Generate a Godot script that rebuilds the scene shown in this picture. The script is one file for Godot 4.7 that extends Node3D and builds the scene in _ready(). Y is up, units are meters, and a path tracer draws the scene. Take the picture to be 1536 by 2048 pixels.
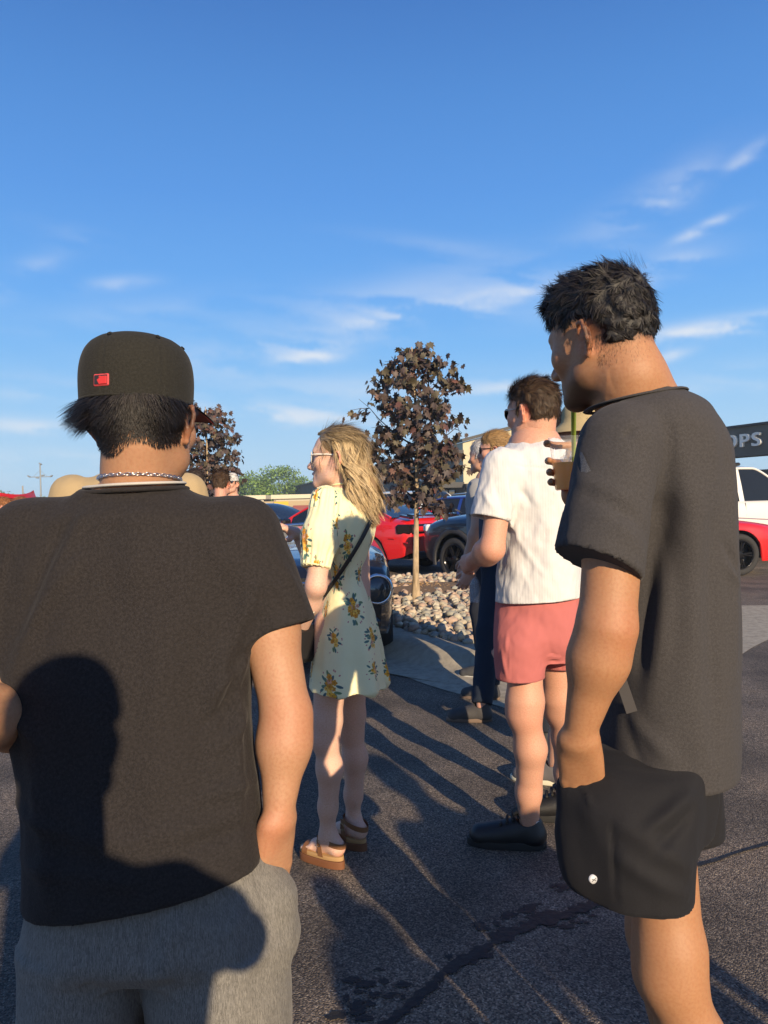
extends Node3D
# A parking lot meet at low sun: two men close by, a woman in a floral dress, a man in a white shirt, parked cars, maples, a strip of shops.

const F := 1538.0
const EYE := Vector3(0, 1.4, 0)
const SUN_AZ := 21.5     # light travels away from the view and this much to the left
const SUN_EL := 19.0
var look := Basis(Vector3.RIGHT, deg_to_rad(-0.67)) * Basis(Vector3.BACK, deg_to_rad(-1.3))


# a point of the place from where it stands in the photograph and how far off it is
func P(px: float, py: float, d: float) -> Vector3:
	return EYE + look * (Vector3((px - 768.0) / F, (1024.0 - py) / F, -1.0) * d)


# where the line of sight through a point of the photograph meets the height h
func G(px: float, py: float, h := 0.0) -> Vector3:
	var v := P(px, py, 1.0) - EYE
	return EYE + v * ((h - EYE.y) / v.y)


func G2(px: float, py: float, h := 0.0) -> Vector2:
	var g := G(px, py, h)
	return Vector2(g.x, g.z)


func _ready() -> void:
	var cam := Camera3D.new()
	cam.name = "camera"
	cam.keep_aspect = Camera3D.KEEP_HEIGHT
	cam.fov = rad_to_deg(2.0 * atan(1024.0 / F))
	cam.near = 0.05
	cam.far = 1500.0
	add_child(cam)
	cam.transform = Transform3D(look, EYE)
	cam.current = true
	var we := WorldEnvironment.new()
	we.name = "world"
	var env := Environment.new()
	env.background_mode = Environment.BG_SKY
	env.tonemap_mode = Environment.TONE_MAPPER_LINEAR
	env.tonemap_exposure = 1.38
	env.sdfgi_enabled = true
	env.ssao_enabled = true
	env.ssil_enabled = true
	env.fog_enabled = true
	env.fog_density = 0.0011
	env.fog_light_color = Color(0.80, 0.88, 0.96)
	var sky := Sky.new()
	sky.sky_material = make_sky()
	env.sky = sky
	we.environment = env
	add_child(we)
	var sun := DirectionalLight3D.new()
	sun.name = "sun"
	sun.light_energy = 1.6
	sun.light_color = Color(1.0, 0.90, 0.755)
	sun.light_angular_distance = 0.5
	sun.shadow_enabled = true
	add_child(sun)
	var to := Vector3(-sin(deg_to_rad(SUN_AZ)) * cos(deg_to_rad(SUN_EL)), -sin(deg_to_rad(SUN_EL)), -cos(deg_to_rad(SUN_AZ)) * cos(deg_to_rad(SUN_EL)))
	sun.look_at_from_position(Vector3(0, 30, 0), Vector3(0, 30, 0) + to, Vector3.UP)
	var t0 := Time.get_ticks_msec()
	make_materials()
	make_ground()
	make_buildings()
	print("ground %d" % (Time.get_ticks_msec() - t0))
	make_trees()
	make_poles()
	print("trees %d" % (Time.get_ticks_msec() - t0))
	make_cars()
	print("cars %d" % (Time.get_ticks_msec() - t0))
	make_people()
	print("people %d" % (Time.get_ticks_msec() - t0))


func make_sky() -> PanoramaSkyMaterial:
	var w := 2048
	var h := 1024
	var stops := [[0.0, Color8(196, 225, 245)], [4.0, Color8(178, 216, 246)], [7.7, Color8(154, 204, 248)], [11.3, Color8(129, 189, 247)], [14.9, Color8(113, 176, 244)], [21.6, Color8(96, 157, 231)], [27.7, Color8(85, 143, 216)], [33.0, Color8(74, 127, 200)], [50.0, Color8(58, 104, 172)], [90.0, Color8(48, 88, 152)]]
	var img := Image.create(w, h, false, Image.FORMAT_RGBF)
	var f := FastNoiseLite.new()
	f.seed = 4
	f.fractal_octaves = 5
	f.frequency = 0.06
	f.domain_warp_enabled = true
	f.domain_warp_amplitude = 12.0
	f.domain_warp_frequency = 0.04
	# streaks: azimuth, elevation, half length, half thickness, tilt, strength
	var streaks := []
	for s in [[590, 825, 210, 17, 2, 0.42], [640, 700, 110, 15, -14, 0.40], [880, 612, 190, 17, -9, 0.50], [1010, 600, 90, 12, -16, 0.3], [1440, 655, 150, 15, -2, 0.75], [1345, 708, 40, 9, -12, 0.45], [1410, 452, 48, 7, -16, 0.5], [1340, 385, 70, 26, -30, 0.22], [1480, 320, 40, 10, -30, 0.3], [235, 566, 60, 10, -8, 0.3], [50, 545, 60, 18, -30, 0.22], [60, 850, 90, 12, 3, 0.4], [1050, 768, 110, 12, -3, 0.4], [150, 470, 70, 14, 8, 0.12], [120, 925, 220, 20, 0, 0.35], [870, 490, 150, 14, 8, 0.10], [700, 770, 300, 22, 0, 0.2], [780, 590, 260, 34, -10, 0.20], [480, 700, 240, 30, -6, 0.16], [180, 790, 200, 26, 4, 0.18], [1220, 560, 160, 26, -14, 0.18], [960, 850, 240, 24, 0, 0.16], [300, 620, 220, 26, -8, 0.10], [1250, 430, 160, 30, -24, 0.12], [1430, 760, 140, 22, -4, 0.2], [1340, 525, 60, 12, -6, 0.25]]:
		var v := P(s[0], s[1], 10.0) - EYE
		streaks.append([rad_to_deg(atan2(v.x, -v.z)), rad_to_deg(atan2(v.y, Vector2(v.x, v.z).length())), s[2] / 22.0, s[3] / 22.0, deg_to_rad(s[4]), s[5]])
	var rows := []
	for y in h / 2:
		var el := 90.0 - (y + 0.5) * 180.0 / h
		var k := 0
		while k < stops.size() - 2 and el > stops[k + 1][0]:
			k += 1
		var c: Color = stops[k][1].srgb_to_linear().lerp(stops[k + 1][1].srgb_to_linear(), (el - stops[k][0]) / (stops[k + 1][0] - stops[k][0]))
		rows.append(c)
		img.fill_rect(Rect2i(0, y, w, 1), c)
	for y in range(h / 2, h):
		img.fill_rect(Rect2i(0, y, w, 1), rows[h / 2 - 1] * 0.5)
	# whitening added to the sky about the sun, behind the viewer, as neutral shadow fill
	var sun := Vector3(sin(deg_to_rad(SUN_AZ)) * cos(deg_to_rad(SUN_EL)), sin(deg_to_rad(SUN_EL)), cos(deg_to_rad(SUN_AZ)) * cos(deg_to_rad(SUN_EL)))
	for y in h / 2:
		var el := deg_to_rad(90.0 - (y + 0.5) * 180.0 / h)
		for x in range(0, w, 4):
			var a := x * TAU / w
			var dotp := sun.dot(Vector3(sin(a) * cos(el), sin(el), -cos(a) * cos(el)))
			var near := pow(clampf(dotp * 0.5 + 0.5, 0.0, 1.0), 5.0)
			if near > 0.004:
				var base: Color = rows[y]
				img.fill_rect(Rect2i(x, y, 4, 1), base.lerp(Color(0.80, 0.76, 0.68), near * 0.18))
	for y in range(h / 2 - 300, h / 2):
		var el := 90.0 - (y + 0.5) * 180.0 / h
		for x in w:
			var az := (x + 0.5) * 360.0 / w
			if az > 180.0:
				az -= 360.0
			var a := 0.0
			var n := f.get_noise_2d(az * 1.3, el * 7.0 + az * 0.7)
			if absf(az) < 40.0:
				for s in streaks:
					var dx: float = az - s[0]
					var dy: float = el - s[1]
					if absf(dx) > s[2] * 2.2 or absf(dy) > s[2] * 1.3 + s[3] * 2.2:
						continue
					var u: float = (dx * cos(s[4]) - dy * sin(s[4])) / s[2]
					var v: float = (dx * sin(s[4]) + dy * cos(s[4])) / s[3]
					v += n * 0.9
					var g := exp(-u * u * 1.6 - v * v * 1.1)
					a += s[5] * 1.25 * g * clampf(0.7 + n * 2.0, 0.05, 1.4)
			else:
				a += maxf(0.0, n - 0.12) * 0.9 * exp(-el * el / 500.0)
			if a > 0.004:
				img.set_pixel(x, y, img.get_pixel(x, y).lerp(Color(0.82, 0.86, 0.92), clampf(a, 0.0, 0.85)))
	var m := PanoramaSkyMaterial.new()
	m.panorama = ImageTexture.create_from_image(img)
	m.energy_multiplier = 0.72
	return m
# ---------------------------------------------------------------- fields: smooth unions of limbs, ellipsoids, lofts
class Prim:
	var kind := 0   # 0 tapered capsule, 1 ellipsoid, 2 half space, 3 loft
	var op := 0     # 0 join, 1 carve, 2 keep
	var a := Vector3.ZERO
	var ab := Vector3.ZERO
	var inv := 0.0
	var ra := 0.0
	var dr := 0.0
	var k := 0.01
	var f := Vector3.ZERO
	var s := 1.0
	var m := Transform3D()
	var r := Vector3.ONE
	var cut := false
	var cn := Vector3.ZERO
	var cc := 0.0
	var tab := PackedFloat32Array()
	var y0 := 0.0
	var dy := 0.01
	var n := 0
	var e := 2.0
	var box := AABB()

	func dist(p: Vector3) -> float:
		var d := 0.0
		if kind == 0:
			var o := p - a
			var t := clampf(o.dot(ab) * inv, 0.0, 1.0)
			o -= ab * t
			if s != 1.0:
				o += f * (o.dot(f) * (s - 1.0))
			d = o.length() - ra - dr * t
		elif kind == 1:
			var l := m * p
			var k0 := l.length()
			if k0 < 0.001:
				d = -minf(r.x, minf(r.y, r.z))
			else:
				d = k0 * (k0 - 1.0) / (l / r).length()
		elif kind == 2:
			return p.dot(cn) - cc
		else:
			var l := m * p
			var q := clampf((l.y - y0) / dy, 0.0, n - 1.001)
			var i := int(q)
			var t := q - i
			i *= 7
			var cx := lerpf(tab[i], tab[i + 7], t)
			var cz := lerpf(tab[i + 1], tab[i + 8], t)
			var rx := lerpf(tab[i + 2], tab[i + 9], t)
			var rz := lerpf(tab[i + 3], tab[i + 10], t)
			var co := lerpf(tab[i + 4], tab[i + 11], t)
			var si := lerpf(tab[i + 5], tab[i + 12], t)
			var dx := l.x - cx
			var dz := l.z - cz
			var u := (dx * co + dz * si) / rx
			var w := (dz * co - dx * si) / rz
			var k0 := sqrt(u * u + w * w) if e == 2.0 else pow(pow(absf(u), e) + pow(absf(w), e), 1.0 / e)
			var k1 := sqrt(u * u / (rx * rx) + w * w / (rz * rz))
			d = (k0 * (k0 - 1.0) / k1 if k1 > 0.01 else -minf(rx, rz)) * tab[i + 6]
			d = maxf(d, maxf(y0 - l.y, l.y - y0 - dy * (n - 1)))
		if cut:
			d = maxf(d, p.dot(cn) - cc)
		return d


func limb(a: Vector3, b: Vector3, ra: float, rb: float, k := 0.01, op := 0) -> Prim:
	var q := Prim.new()
	q.a = a; q.ab = b - a; q.inv = 1.0 / maxf((b - a).length_squared(), 1e-9)
	q.ra = ra; q.dr = rb - ra; q.k = k; q.op = op
	var g := maxf(ra, rb)
	q.box = AABB(a, Vector3.ZERO).expand(b).grow(g)
	return q


func flat(q: Prim, axis: Vector3, by: float) -> Prim:
	q.f = axis.normalized(); q.s = by
	if by < 1.0:
		q.box = q.box.grow(maxf(q.ra, q.ra + q.dr) * (1.0 / by - 1.0))
	return q


func cutp(q: Prim, normal: Vector3, at: Vector3) -> Prim:
	q.cut = true; q.cn = normal.normalized(); q.cc = q.cn.dot(at)
	return q


func ball(c: Vector3, r: Vector3, k := 0.01, op := 0, turn := Basis()) -> Prim:
	var q := Prim.new()
	q.kind = 1; q.op = op; q.k = k; q.r = r
	q.m = Transform3D(turn * Basis.from_scale(r), c).affine_inverse()
	var g := maxf(r.x, maxf(r.y, r.z))
	q.box = AABB(c - Vector3.ONE * g, Vector3.ONE * 2.0 * g)
	return q


func half(normal: Vector3, at: Vector3, k := 0.002) -> Prim:
	var q := Prim.new()
	q.kind = 2; q.op = 2; q.k = k; q.cn = normal.normalized(); q.cc = q.cn.dot(at)
	return q


# stations: [centre, rx, rz, turn in degrees] ordered along the frame's y axis
func loft(stations: Array, e := 2.0, k := 0.01, frame := Transform3D()) -> Prim:
	var q := Prim.new()
	q.kind = 3; q.e = e; q.k = k; q.m = frame.affine_inverse()
	var st := []
	for s in stations:
		var c: Vector3 = q.m * s[0]
		st.append([c.y, c.x, c.z, s[1], s[2], deg_to_rad(s[3] if s.size() > 3 else 0.0)])
	st.sort_custom(func(x, y): return x[0] < y[0])
	q.y0 = st[0][0]
	var span: float = st[-1][0] - st[0][0]
	q.n = clampi(int(span / 0.006), 12, 200)
	q.dy = span / (q.n - 1)
	q.tab.resize(q.n * 7)
	var j := 0
	for i in q.n:
		var y := q.y0 + q.dy * i
		while j < st.size() - 2 and y > st[j + 1][0]:
			j += 1
		var s1: Array = st[j]
		var s2: Array = st[j + 1]
		var s0: Array = st[maxi(j - 1, 0)]
		var s3: Array = st[mini(j + 2, st.size() - 1)]
		var t := clampf((y - s1[0]) / maxf(s2[0] - s1[0], 1e-5), 0.0, 1.0)
		var v := []
		for c in range(1, 6):
			v.append(cubic_interpolate_in_time(s1[c], s2[c], s0[c], s3[c], t, s2[0] - s1[0], s0[0] - s1[0] if j > 0 else -(s2[0] - s1[0]), s3[0] - s1[0] if j + 2 < st.size() else 2.0 * (s2[0] - s1[0])))
		q.tab[i * 7] = v[0]; q.tab[i * 7 + 1] = v[1]
		q.tab[i * 7 + 2] = maxf(v[2], 0.004); q.tab[i * 7 + 3] = maxf(v[3], 0.004)
		q.tab[i * 7 + 4] = cos(v[4]); q.tab[i * 7 + 5] = sin(v[4])
		q.tab[i * 7 + 6] = 1.0
	for i in q.n:
		var i0 := maxi(i - 1, 0)
		var i1 := mini(i + 1, q.n - 1)
		var g := maxf(absf(q.tab[i1 * 7 + 2] - q.tab[i0 * 7 + 2]), absf(q.tab[i1 * 7 + 3] - q.tab[i0 * 7 + 3])) / (q.dy * (i1 - i0))
		q.tab[i * 7 + 6] = 1.0 / sqrt(1.0 + minf(g * g, 9.0))
		var r := maxf(q.tab[i * 7 + 2], q.tab[i * 7 + 3])
		var c := frame * Vector3(q.tab[i * 7], q.y0 + q.dy * i, q.tab[i * 7 + 1])
		var b := AABB(c - Vector3.ONE * r, Vector3.ONE * 2.0 * r)
		q.box = b if i == 0 else q.box.merge(b)
	return q


static func field(p: Vector3, prims: Array) -> float:
	var d := 10.0
	for q: Prim in prims:
		var e := q.dist(p)
		if q.op == 0:
			var h := q.k - absf(d - e)
			d = minf(d, e)
			if h > 0.0:
				d -= h * h / (4.0 * q.k)
		else:
			if q.op == 1:
				e = -e
			var h := q.k - absf(d - e)
			d = maxf(d, e)
			if h > 0.0:
				d += h * h / (4.0 * q.k)
	return d


# surface nets over the blocks that the surface crosses; returns [vertices, normals, indices]
static func net(prims: Array, cell: float, sculpt = null, refine := false) -> Array:
	var box := AABB()
	var any := false
	for q: Prim in prims:
		if q.op == 0:
			box = box.merge(q.box) if any else q.box
			any = true
	box = box.grow(cell * 3.0)
	var bx := int(ceil(box.size.x / cell / 4.0)) + 1
	var by := int(ceil(box.size.y / cell / 4.0)) + 1
	var bz := int(ceil(box.size.z / cell / 4.0)) + 1
	var nx := bx * 4
	var ny := by * 4
	var nz := bz * 4
	var nxy := nx * ny
	var o := box.position
	var vals := PackedFloat32Array()
	vals.resize(nxy * nz)
	vals.fill(99.0)
	var active := PackedInt32Array()
	var reach := cell * 4.0
	for kz in bz:
		for ky in by:
			for kx in bx:
				var c := o + Vector3(kx * 4 + 1.5, ky * 4 + 1.5, kz * 4 + 1.5) * cell
				var near := []
				var d := 10.0
				var skip := false
				for q: Prim in prims:
					var e := q.dist(c)
					if q.op == 0:
						if e < reach * 1.6 + q.k:
							near.append(q)
						var h := q.k - absf(d - e)
						d = minf(d, e)
						if h > 0.0:
							d -= h * h / (4.0 * q.k)
					elif q.op == 1:
						if e < reach * 1.6 + q.k:
							near.append(q)
						d = maxf(d, -e)
					else:
						if e > -reach * 1.6 - q.k:
							near.append(q)
						d = maxf(d, e)
				if absf(d) > cell * 6.3:
					continue
				active.append(kx + bx * (ky + by * kz))
				for z in 4:
					for y in 4:
						var at := kx * 4 + nx * (ky * 4 + y) + nxy * (kz * 4 + z)
						for x in 4:
							vals[at + x] = field(o + Vector3(kx * 4 + x, ky * 4 + y, kz * 4 + z) * cell, near)
	var vid := PackedInt32Array()
	vid.resize(nxy * nz)
	vid.fill(-1)
	var verts := PackedVector3Array()
	var cells := PackedInt32Array()
	for b in active:
		var kx := b % bx
		var ky := (b / bx) % by
		var kz := b / (bx * by)
		for z in range(kz * 4, mini(kz * 4 + 4, nz - 1)):
			for y in range(ky * 4, mini(ky * 4 + 4, ny - 1)):
				for x in range(kx * 4, mini(kx * 4 + 4, nx - 1)):
					var i := x + nx * y + nxy * z
					var a0 := vals[i]
					var a1 := vals[i + 1]
					var a2 := vals[i + nx]
					var a3 := vals[i + nx + 1]
					var a4 := vals[i + nxy]
					var a5 := vals[i + nxy + 1]
					var a6 := vals[i + nxy + nx]
					var a7 := vals[i + nxy + nx + 1]
					var lo := minf(minf(minf(a0, a1), minf(a2, a3)), minf(minf(a4, a5), minf(a6, a7)))
					if lo >= 0.0:
						continue
					var hi := maxf(maxf(maxf(a0, a1), maxf(a2, a3)), maxf(maxf(a4, a5), maxf(a6, a7)))
					if hi < 0.0 or hi > 50.0:
						continue
					var p := Vector3.ZERO
					var n := 0
					if (a0 < 0.0) != (a1 < 0.0): p += Vector3(a0 / (a0 - a1), 0, 0); n += 1
					if (a2 < 0.0) != (a3 < 0.0): p += Vector3(a2 / (a2 - a3), 1, 0); n += 1
					if (a4 < 0.0) != (a5 < 0.0): p += Vector3(a4 / (a4 - a5), 0, 1); n += 1
					if (a6 < 0.0) != (a7 < 0.0): p += Vector3(a6 / (a6 - a7), 1, 1); n += 1
					if (a0 < 0.0) != (a2 < 0.0): p += Vector3(0, a0 / (a0 - a2), 0); n += 1
					if (a1 < 0.0) != (a3 < 0.0): p += Vector3(1, a1 / (a1 - a3), 0); n += 1
					if (a4 < 0.0) != (a6 < 0.0): p += Vector3(0, a4 / (a4 - a6), 1); n += 1
					if (a5 < 0.0) != (a7 < 0.0): p += Vector3(1, a5 / (a5 - a7), 1); n += 1
					if (a0 < 0.0) != (a4 < 0.0): p += Vector3(0, 0, a0 / (a0 - a4)); n += 1
					if (a1 < 0.0) != (a5 < 0.0): p += Vector3(1, 0, a1 / (a1 - a5)); n += 1
					if (a2 < 0.0) != (a6 < 0.0): p += Vector3(0, 1, a2 / (a2 - a6)); n += 1
					if (a3 < 0.0) != (a7 < 0.0): p += Vector3(1, 1, a3 / (a3 - a7)); n += 1
					vid[i] = verts.size()
					cells.append(i)
					verts.append(o + (Vector3(x, y, z) + p / n) * cell)
	var idx := PackedInt32Array()
	for c in cells:
		var s0 := vals[c] < 0.0
		for ax in 3:
			var st := 1 if ax == 0 else (nx if ax == 1 else nxy)
			if s0 == (vals[c + st] < 0.0):
				continue
			var u := nx if ax == 0 else (nxy if ax == 1 else 1)
			var w := nxy if ax == 0 else (1 if ax == 1 else nx)
			var i0 := vid[c]
			var i1 := vid[c - u]
			var i2 := vid[c - u - w]
			var i3 := vid[c - w]
			if i1 < 0 or i2 < 0 or i3 < 0:
				continue
			if s0:
				idx.append_array([i0, i2, i1, i0, i3, i2])
			else:
				idx.append_array([i0, i1, i2, i0, i2, i3])
	if refine:
		var n0 := normals_of(verts, idx)
		for i in verts.size():
			verts[i] -= n0[i] * clampf(field(verts[i], prims), -cell * 0.7, cell * 0.7)
	if sculpt != null:
		var nn := normals_of(verts, idx)
		for i in verts.size():
			verts[i] = sculpt.call(verts[i], nn[i])
	return [verts, normals_of(verts, idx), idx]


static func normals_of(verts: PackedVector3Array, idx: PackedInt32Array) -> PackedVector3Array:
	var nn := PackedVector3Array()
	nn.resize(verts.size())
	for t in range(0, idx.size(), 3):
		var a := idx[t]
		var b := idx[t + 1]
		var c := idx[t + 2]
		var f := (verts[c] - verts[a]).cross(verts[b] - verts[a])
		nn[a] += f
		nn[b] += f
		nn[c] += f
	for i in nn.size():
		nn[i] = nn[i].normalized()
	return nn


# several nets at once; jobs: [prims, cell, sculpt]
func nets(jobs: Array) -> Array:
	var out := []
	out.resize(jobs.size())
	var id := WorkerThreadPool.add_group_task(func(i: int) -> void: out[i] = net(jobs[i][0], jobs[i][1], jobs[i][2] if jobs[i].size() > 2 else null), jobs.size())
	WorkerThreadPool.wait_for_group_task_completion(id)
	return out


# several nets joined to one mesh; tint(p, n) gives vertex colours (linear), wrap(p, n) gives UVs
func weave(nets: Array, m: Material, tint = null, wrap = null) -> ArrayMesh:
	var v := PackedVector3Array()
	var n := PackedVector3Array()
	var x := PackedInt32Array()
	for t in nets:
		var base := v.size()
		v.append_array(t[0])
		n.append_array(t[1])
		if base == 0:
			x.append_array(t[2])
		else:
			for i in t[2]:
				x.append(i + base)
	var a := []
	a.resize(Mesh.ARRAY_MAX)
	a[Mesh.ARRAY_VERTEX] = v
	a[Mesh.ARRAY_NORMAL] = n
	a[Mesh.ARRAY_INDEX] = x
	if tint != null:
		var c := PackedColorArray()
		c.resize(v.size())
		for i in v.size():
			c[i] = tint.call(v[i], n[i])
		a[Mesh.ARRAY_COLOR] = c
	if wrap != null:
		var uv := PackedVector2Array()
		uv.resize(v.size())
		for i in v.size():
			uv[i] = wrap.call(v[i], n[i])
		a[Mesh.ARRAY_TEX_UV] = uv
	var mesh := ArrayMesh.new()
	mesh.add_surface_from_arrays(Mesh.PRIMITIVE_TRIANGLES, a)
	mesh.surface_set_material(0, m)
	return mesh


# ---------------------------------------------------------------- plain geometry helpers
class Geo:
	var v := PackedVector3Array()
	var n := PackedVector3Array()
	var c := PackedColorArray()
	var uv := PackedVector2Array()
	var x := PackedInt32Array()

	func quad(a: Vector3, b: Vector3, d: Vector3, e: Vector3, col := Color.WHITE) -> void:
		# a b d e in order round the face, anticlockwise seen from outside
		var f := (b - a).cross(d - a).normalized()
		var s := v.size()
		v.append_array([a, b, d, e])
		n.append_array([f, f, f, f])
		c.append_array([col, col, col, col])
		uv.append_array([Vector2(0, 1), Vector2(1, 1), Vector2(1, 0), Vector2(0, 0)])
		x.append_array([s, s + 2, s + 1, s, s + 3, s + 2])

	func box(t: Transform3D, size: Vector3, bevel := 0.0, col := Color.WHITE) -> void:
		var h := size * 0.5
		var b := minf(bevel, minf(h.x, minf(h.y, h.z)) * 0.9)
		if b <= 0.0:
			for ax in 3:
				for s in [-1.0, 1.0]:
					var u := Vector3.ZERO
					var w := Vector3.ZERO
					var o := Vector3.ZERO
					o[ax] = h[ax] * s
					u[(ax + 1) % 3] = h[(ax + 1) % 3]
					w[(ax + 2) % 3] = h[(ax + 2) % 3] * s
					quad(t * (o - u - w), t * (o + u - w), t * (o + u + w), t * (o - u + w), col)
			return
		for ax in 3:
			for s in [-1.0, 1.0]:
				var u := Vector3.ZERO
				var w := Vector3.ZERO
				var o := Vector3.ZERO
				o[ax] = h[ax] * s
				u[(ax + 1) % 3] = h[(ax + 1) % 3] - b
				w[(ax + 2) % 3] = (h[(ax + 2) % 3] - b) * s
				quad(t * (o - u - w), t * (o + u - w), t * (o + u + w), t * (o - u + w), col)
		for ax in 3:
			var a1 := (ax + 1) % 3
			var a2 := (ax + 2) % 3
			for s1 in [-1.0, 1.0]:
				for s2 in [-1.0, 1.0]:
					var p := Vector3.ZERO
					var q := Vector3.ZERO
					p[a1] = h[a1] * s1; p[a2] = (h[a2] - b) * s2
					q[a1] = (h[a1] - b) * s1; q[a2] = h[a2] * s2
					var l := Vector3.ZERO
					l[ax] = h[ax] - b
					if s1 * s2 > 0:
						quad(t * (p - l), t * (p + l), t * (q + l), t * (q - l), col) if false else quad(t * (p + l), t * (p - l), t * (q - l), t * (q + l), col)
					else:
						quad(t * (p - l), t * (p + l), t * (q + l), t * (q - l), col)
		for sx in [-1.0, 1.0]:
			for sy in [-1.0, 1.0]:
				for sz in [-1.0, 1.0]:
					var p := Vector3(h.x * sx, (h.y - b) * sy, (h.z - b) * sz)
					var q := Vector3((h.x - b) * sx, h.y * sy, (h.z - b) * sz)
					var r := Vector3((h.x - b) * sx, (h.y - b) * sy, h.z * sz)
					var f := (t.basis * Vector3(sx, sy, sz)).normalized()
					var i := v.size()
					v.append_array([t * p, t * q, t * r])
					n.append_array([f, f, f])
					c.append_array([col, col, col])
					uv.append_array([Vector2.ZERO, Vector2.ZERO, Vector2.ZERO])
					x.append_array([i, i + 2, i + 1] if sx * sy * sz > 0 else [i, i + 1, i + 2])

	# a tube along points; radii one per point; squash flattens across the given up vector
	func tube(pts: Array, radii: Array, sides := 8, col := Color.WHITE, caps := true, up := Vector3.UP, squash := 1.0) -> void:
		var s := v.size()
		var m := pts.size()
		for i in m:
			var d: Vector3 = (pts[mini(i + 1, m - 1)] - pts[maxi(i - 1, 0)]).normalized()
			var a := up.cross(d)
			if a.length() < 0.05:
				a = Vector3.RIGHT.cross(d) if absf(d.x) < 0.9 else Vector3.FORWARD.cross(d)
			a = a.normalized()
			var b := d.cross(a)
			var r: float = radii[mini(i, radii.size() - 1)]
			for j in sides:
				var g := TAU * j / sides
				var w := a * cos(g) + b * sin(g) * squash
				v.append(pts[i] + w * r)
				n.append((a * cos(g) * squash + b * sin(g)).normalized())
				c.append(col)
				uv.append(Vector2(float(j) / sides, float(i) / maxi(m - 1, 1)))
		for i in m - 1:
			for j in sides:
				var p := s + i * sides + j
				var q := s + i * sides + (j + 1) % sides
				x.append_array([p, p + sides, q, q, p + sides, q + sides])
		if caps:
			for e in 2:
				var i := 0 if e == 0 else m - 1
				var d: Vector3 = (pts[1] - pts[0]).normalized() * -1.0 if e == 0 else (pts[m - 1] - pts[m - 2]).normalized()
				var s2 := v.size()
				for j in sides:
					v.append(v[s + i * sides + j])
					n.append(d); c.append(col); uv.append(Vector2.ZERO)
				for j in range(1, sides - 1):
					x.append_array([s2, s2 + j, s2 + j + 1] if e == 0 else [s2, s2 + j + 1, s2 + j])

	# profile [radius, height] turned about the y axis of t
	func lathe(t: Transform3D, prof: Array, sides := 24, col := Color.WHITE) -> void:
		var s := v.size()
		var m := prof.size()
		for i in m:
			var a: Array = prof[maxi(i - 1, 0)]
			var b: Array = prof[mini(i + 1, m - 1)]
			var tn := Vector2(b[1] - a[1], -(b[0] - a[0])).normalized()
			for j in sides + 1:
				var g := TAU * j / sides
				v.append(t * Vector3(cos(g) * prof[i][0], prof[i][1], sin(g) * prof[i][0]))
				n.append((t.basis * Vector3(cos(g) * tn.x, tn.y, sin(g) * tn.x)).normalized())
				c.append(col)
				uv.append(Vector2(float(j) / sides, float(i) / (m - 1)))
		for i in m - 1:
			for j in sides:
				var p := s + i * (sides + 1) + j
				x.append_array([p, p + 1, p + sides + 1, p + 1, p + sides + 2, p + sides + 1])

	# grid of points rows x cols with smooth normals
	func sheet(rows: Array, col := Color.WHITE, flip := false) -> void:
		var s := v.size()
		var h := rows.size()
		var w: int = rows[0].size()
		for i in h:
			for j in w:
				var du: Vector3 = rows[i][mini(j + 1, w - 1)] - rows[i][maxi(j - 1, 0)]
				var dv: Vector3 = rows[mini(i + 1, h - 1)][j] - rows[maxi(i - 1, 0)][j]
				var f := du.cross(dv).normalized()
				v.append(rows[i][j])
				n.append(-f if flip else f)
				c.append(col)
				uv.append(Vector2(float(j) / (w - 1), float(i) / (h - 1)))
		for i in h - 1:
			for j in w - 1:
				var p := s + i * w + j
				if flip:
					x.append_array([p, p + 1, p + w, p + 1, p + w + 1, p + w])
				else:
					x.append_array([p, p + w, p + 1, p + 1, p + w, p + w + 1])

	func mesh(m: Material) -> ArrayMesh:
		var a := []
		a.resize(Mesh.ARRAY_MAX)
		a[Mesh.ARRAY_VERTEX] = v
		a[Mesh.ARRAY_NORMAL] = n
		a[Mesh.ARRAY_COLOR] = c
		a[Mesh.ARRAY_TEX_UV] = uv
		a[Mesh.ARRAY_INDEX] = x
		var o := ArrayMesh.new()
		o.add_surface_from_arrays(Mesh.PRIMITIVE_TRIANGLES, a)
		o.surface_set_material(0, m)
		return o


var taken := {}

func numbered(called: String) -> String:
	taken[called] = taken.get(called, -1) + 1
	return called if taken[called] == 0 else "%s_%03d" % [called, taken[called]]


func part(called: String, mesh: Mesh, parent: Node3D) -> MeshInstance3D:
	var o := MeshInstance3D.new()
	var base := called
	var i := 0
	while parent.has_node(NodePath(called)):
		i += 1
		called = "%s_%03d" % [base, i]
	o.name = called
	o.mesh = mesh
	parent.add_child(o, true)
	return o


func tag(o: Node3D, label: String, category: String, group := "", kind := "") -> void:
	if label: o.set_meta("label", label)
	if category: o.set_meta("category", category)
	if group: o.set_meta("group", group)
	if kind: o.set_meta("kind", kind)


func thing(called: String, label: String, category: String, at := Vector3.ZERO, turn := 0.0, group := "") -> Node3D:
	var o := Node3D.new()
	o.name = numbered(called)
	add_child(o, true)
	o.position = at
	o.rotation.y = deg_to_rad(turn)
	tag(o, label, category, group)
	return o


func lone(called: String, mesh: Mesh, label: String, category: String, group := "") -> MeshInstance3D:
	var o := MeshInstance3D.new()
	o.name = numbered(called)
	o.mesh = mesh
	add_child(o, true)
	tag(o, label, category, group)
	return o


func structure(called: String, mesh: Mesh, label := "") -> MeshInstance3D:
	var o := lone(called, mesh, label, "")
	o.set_meta("kind", "structure")
	return o


# ---------------------------------------------------------------- materials
func lin(r: float, g: float, b: float) -> Color:
	return Color(r, g, b).linear_to_srgb()


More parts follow.
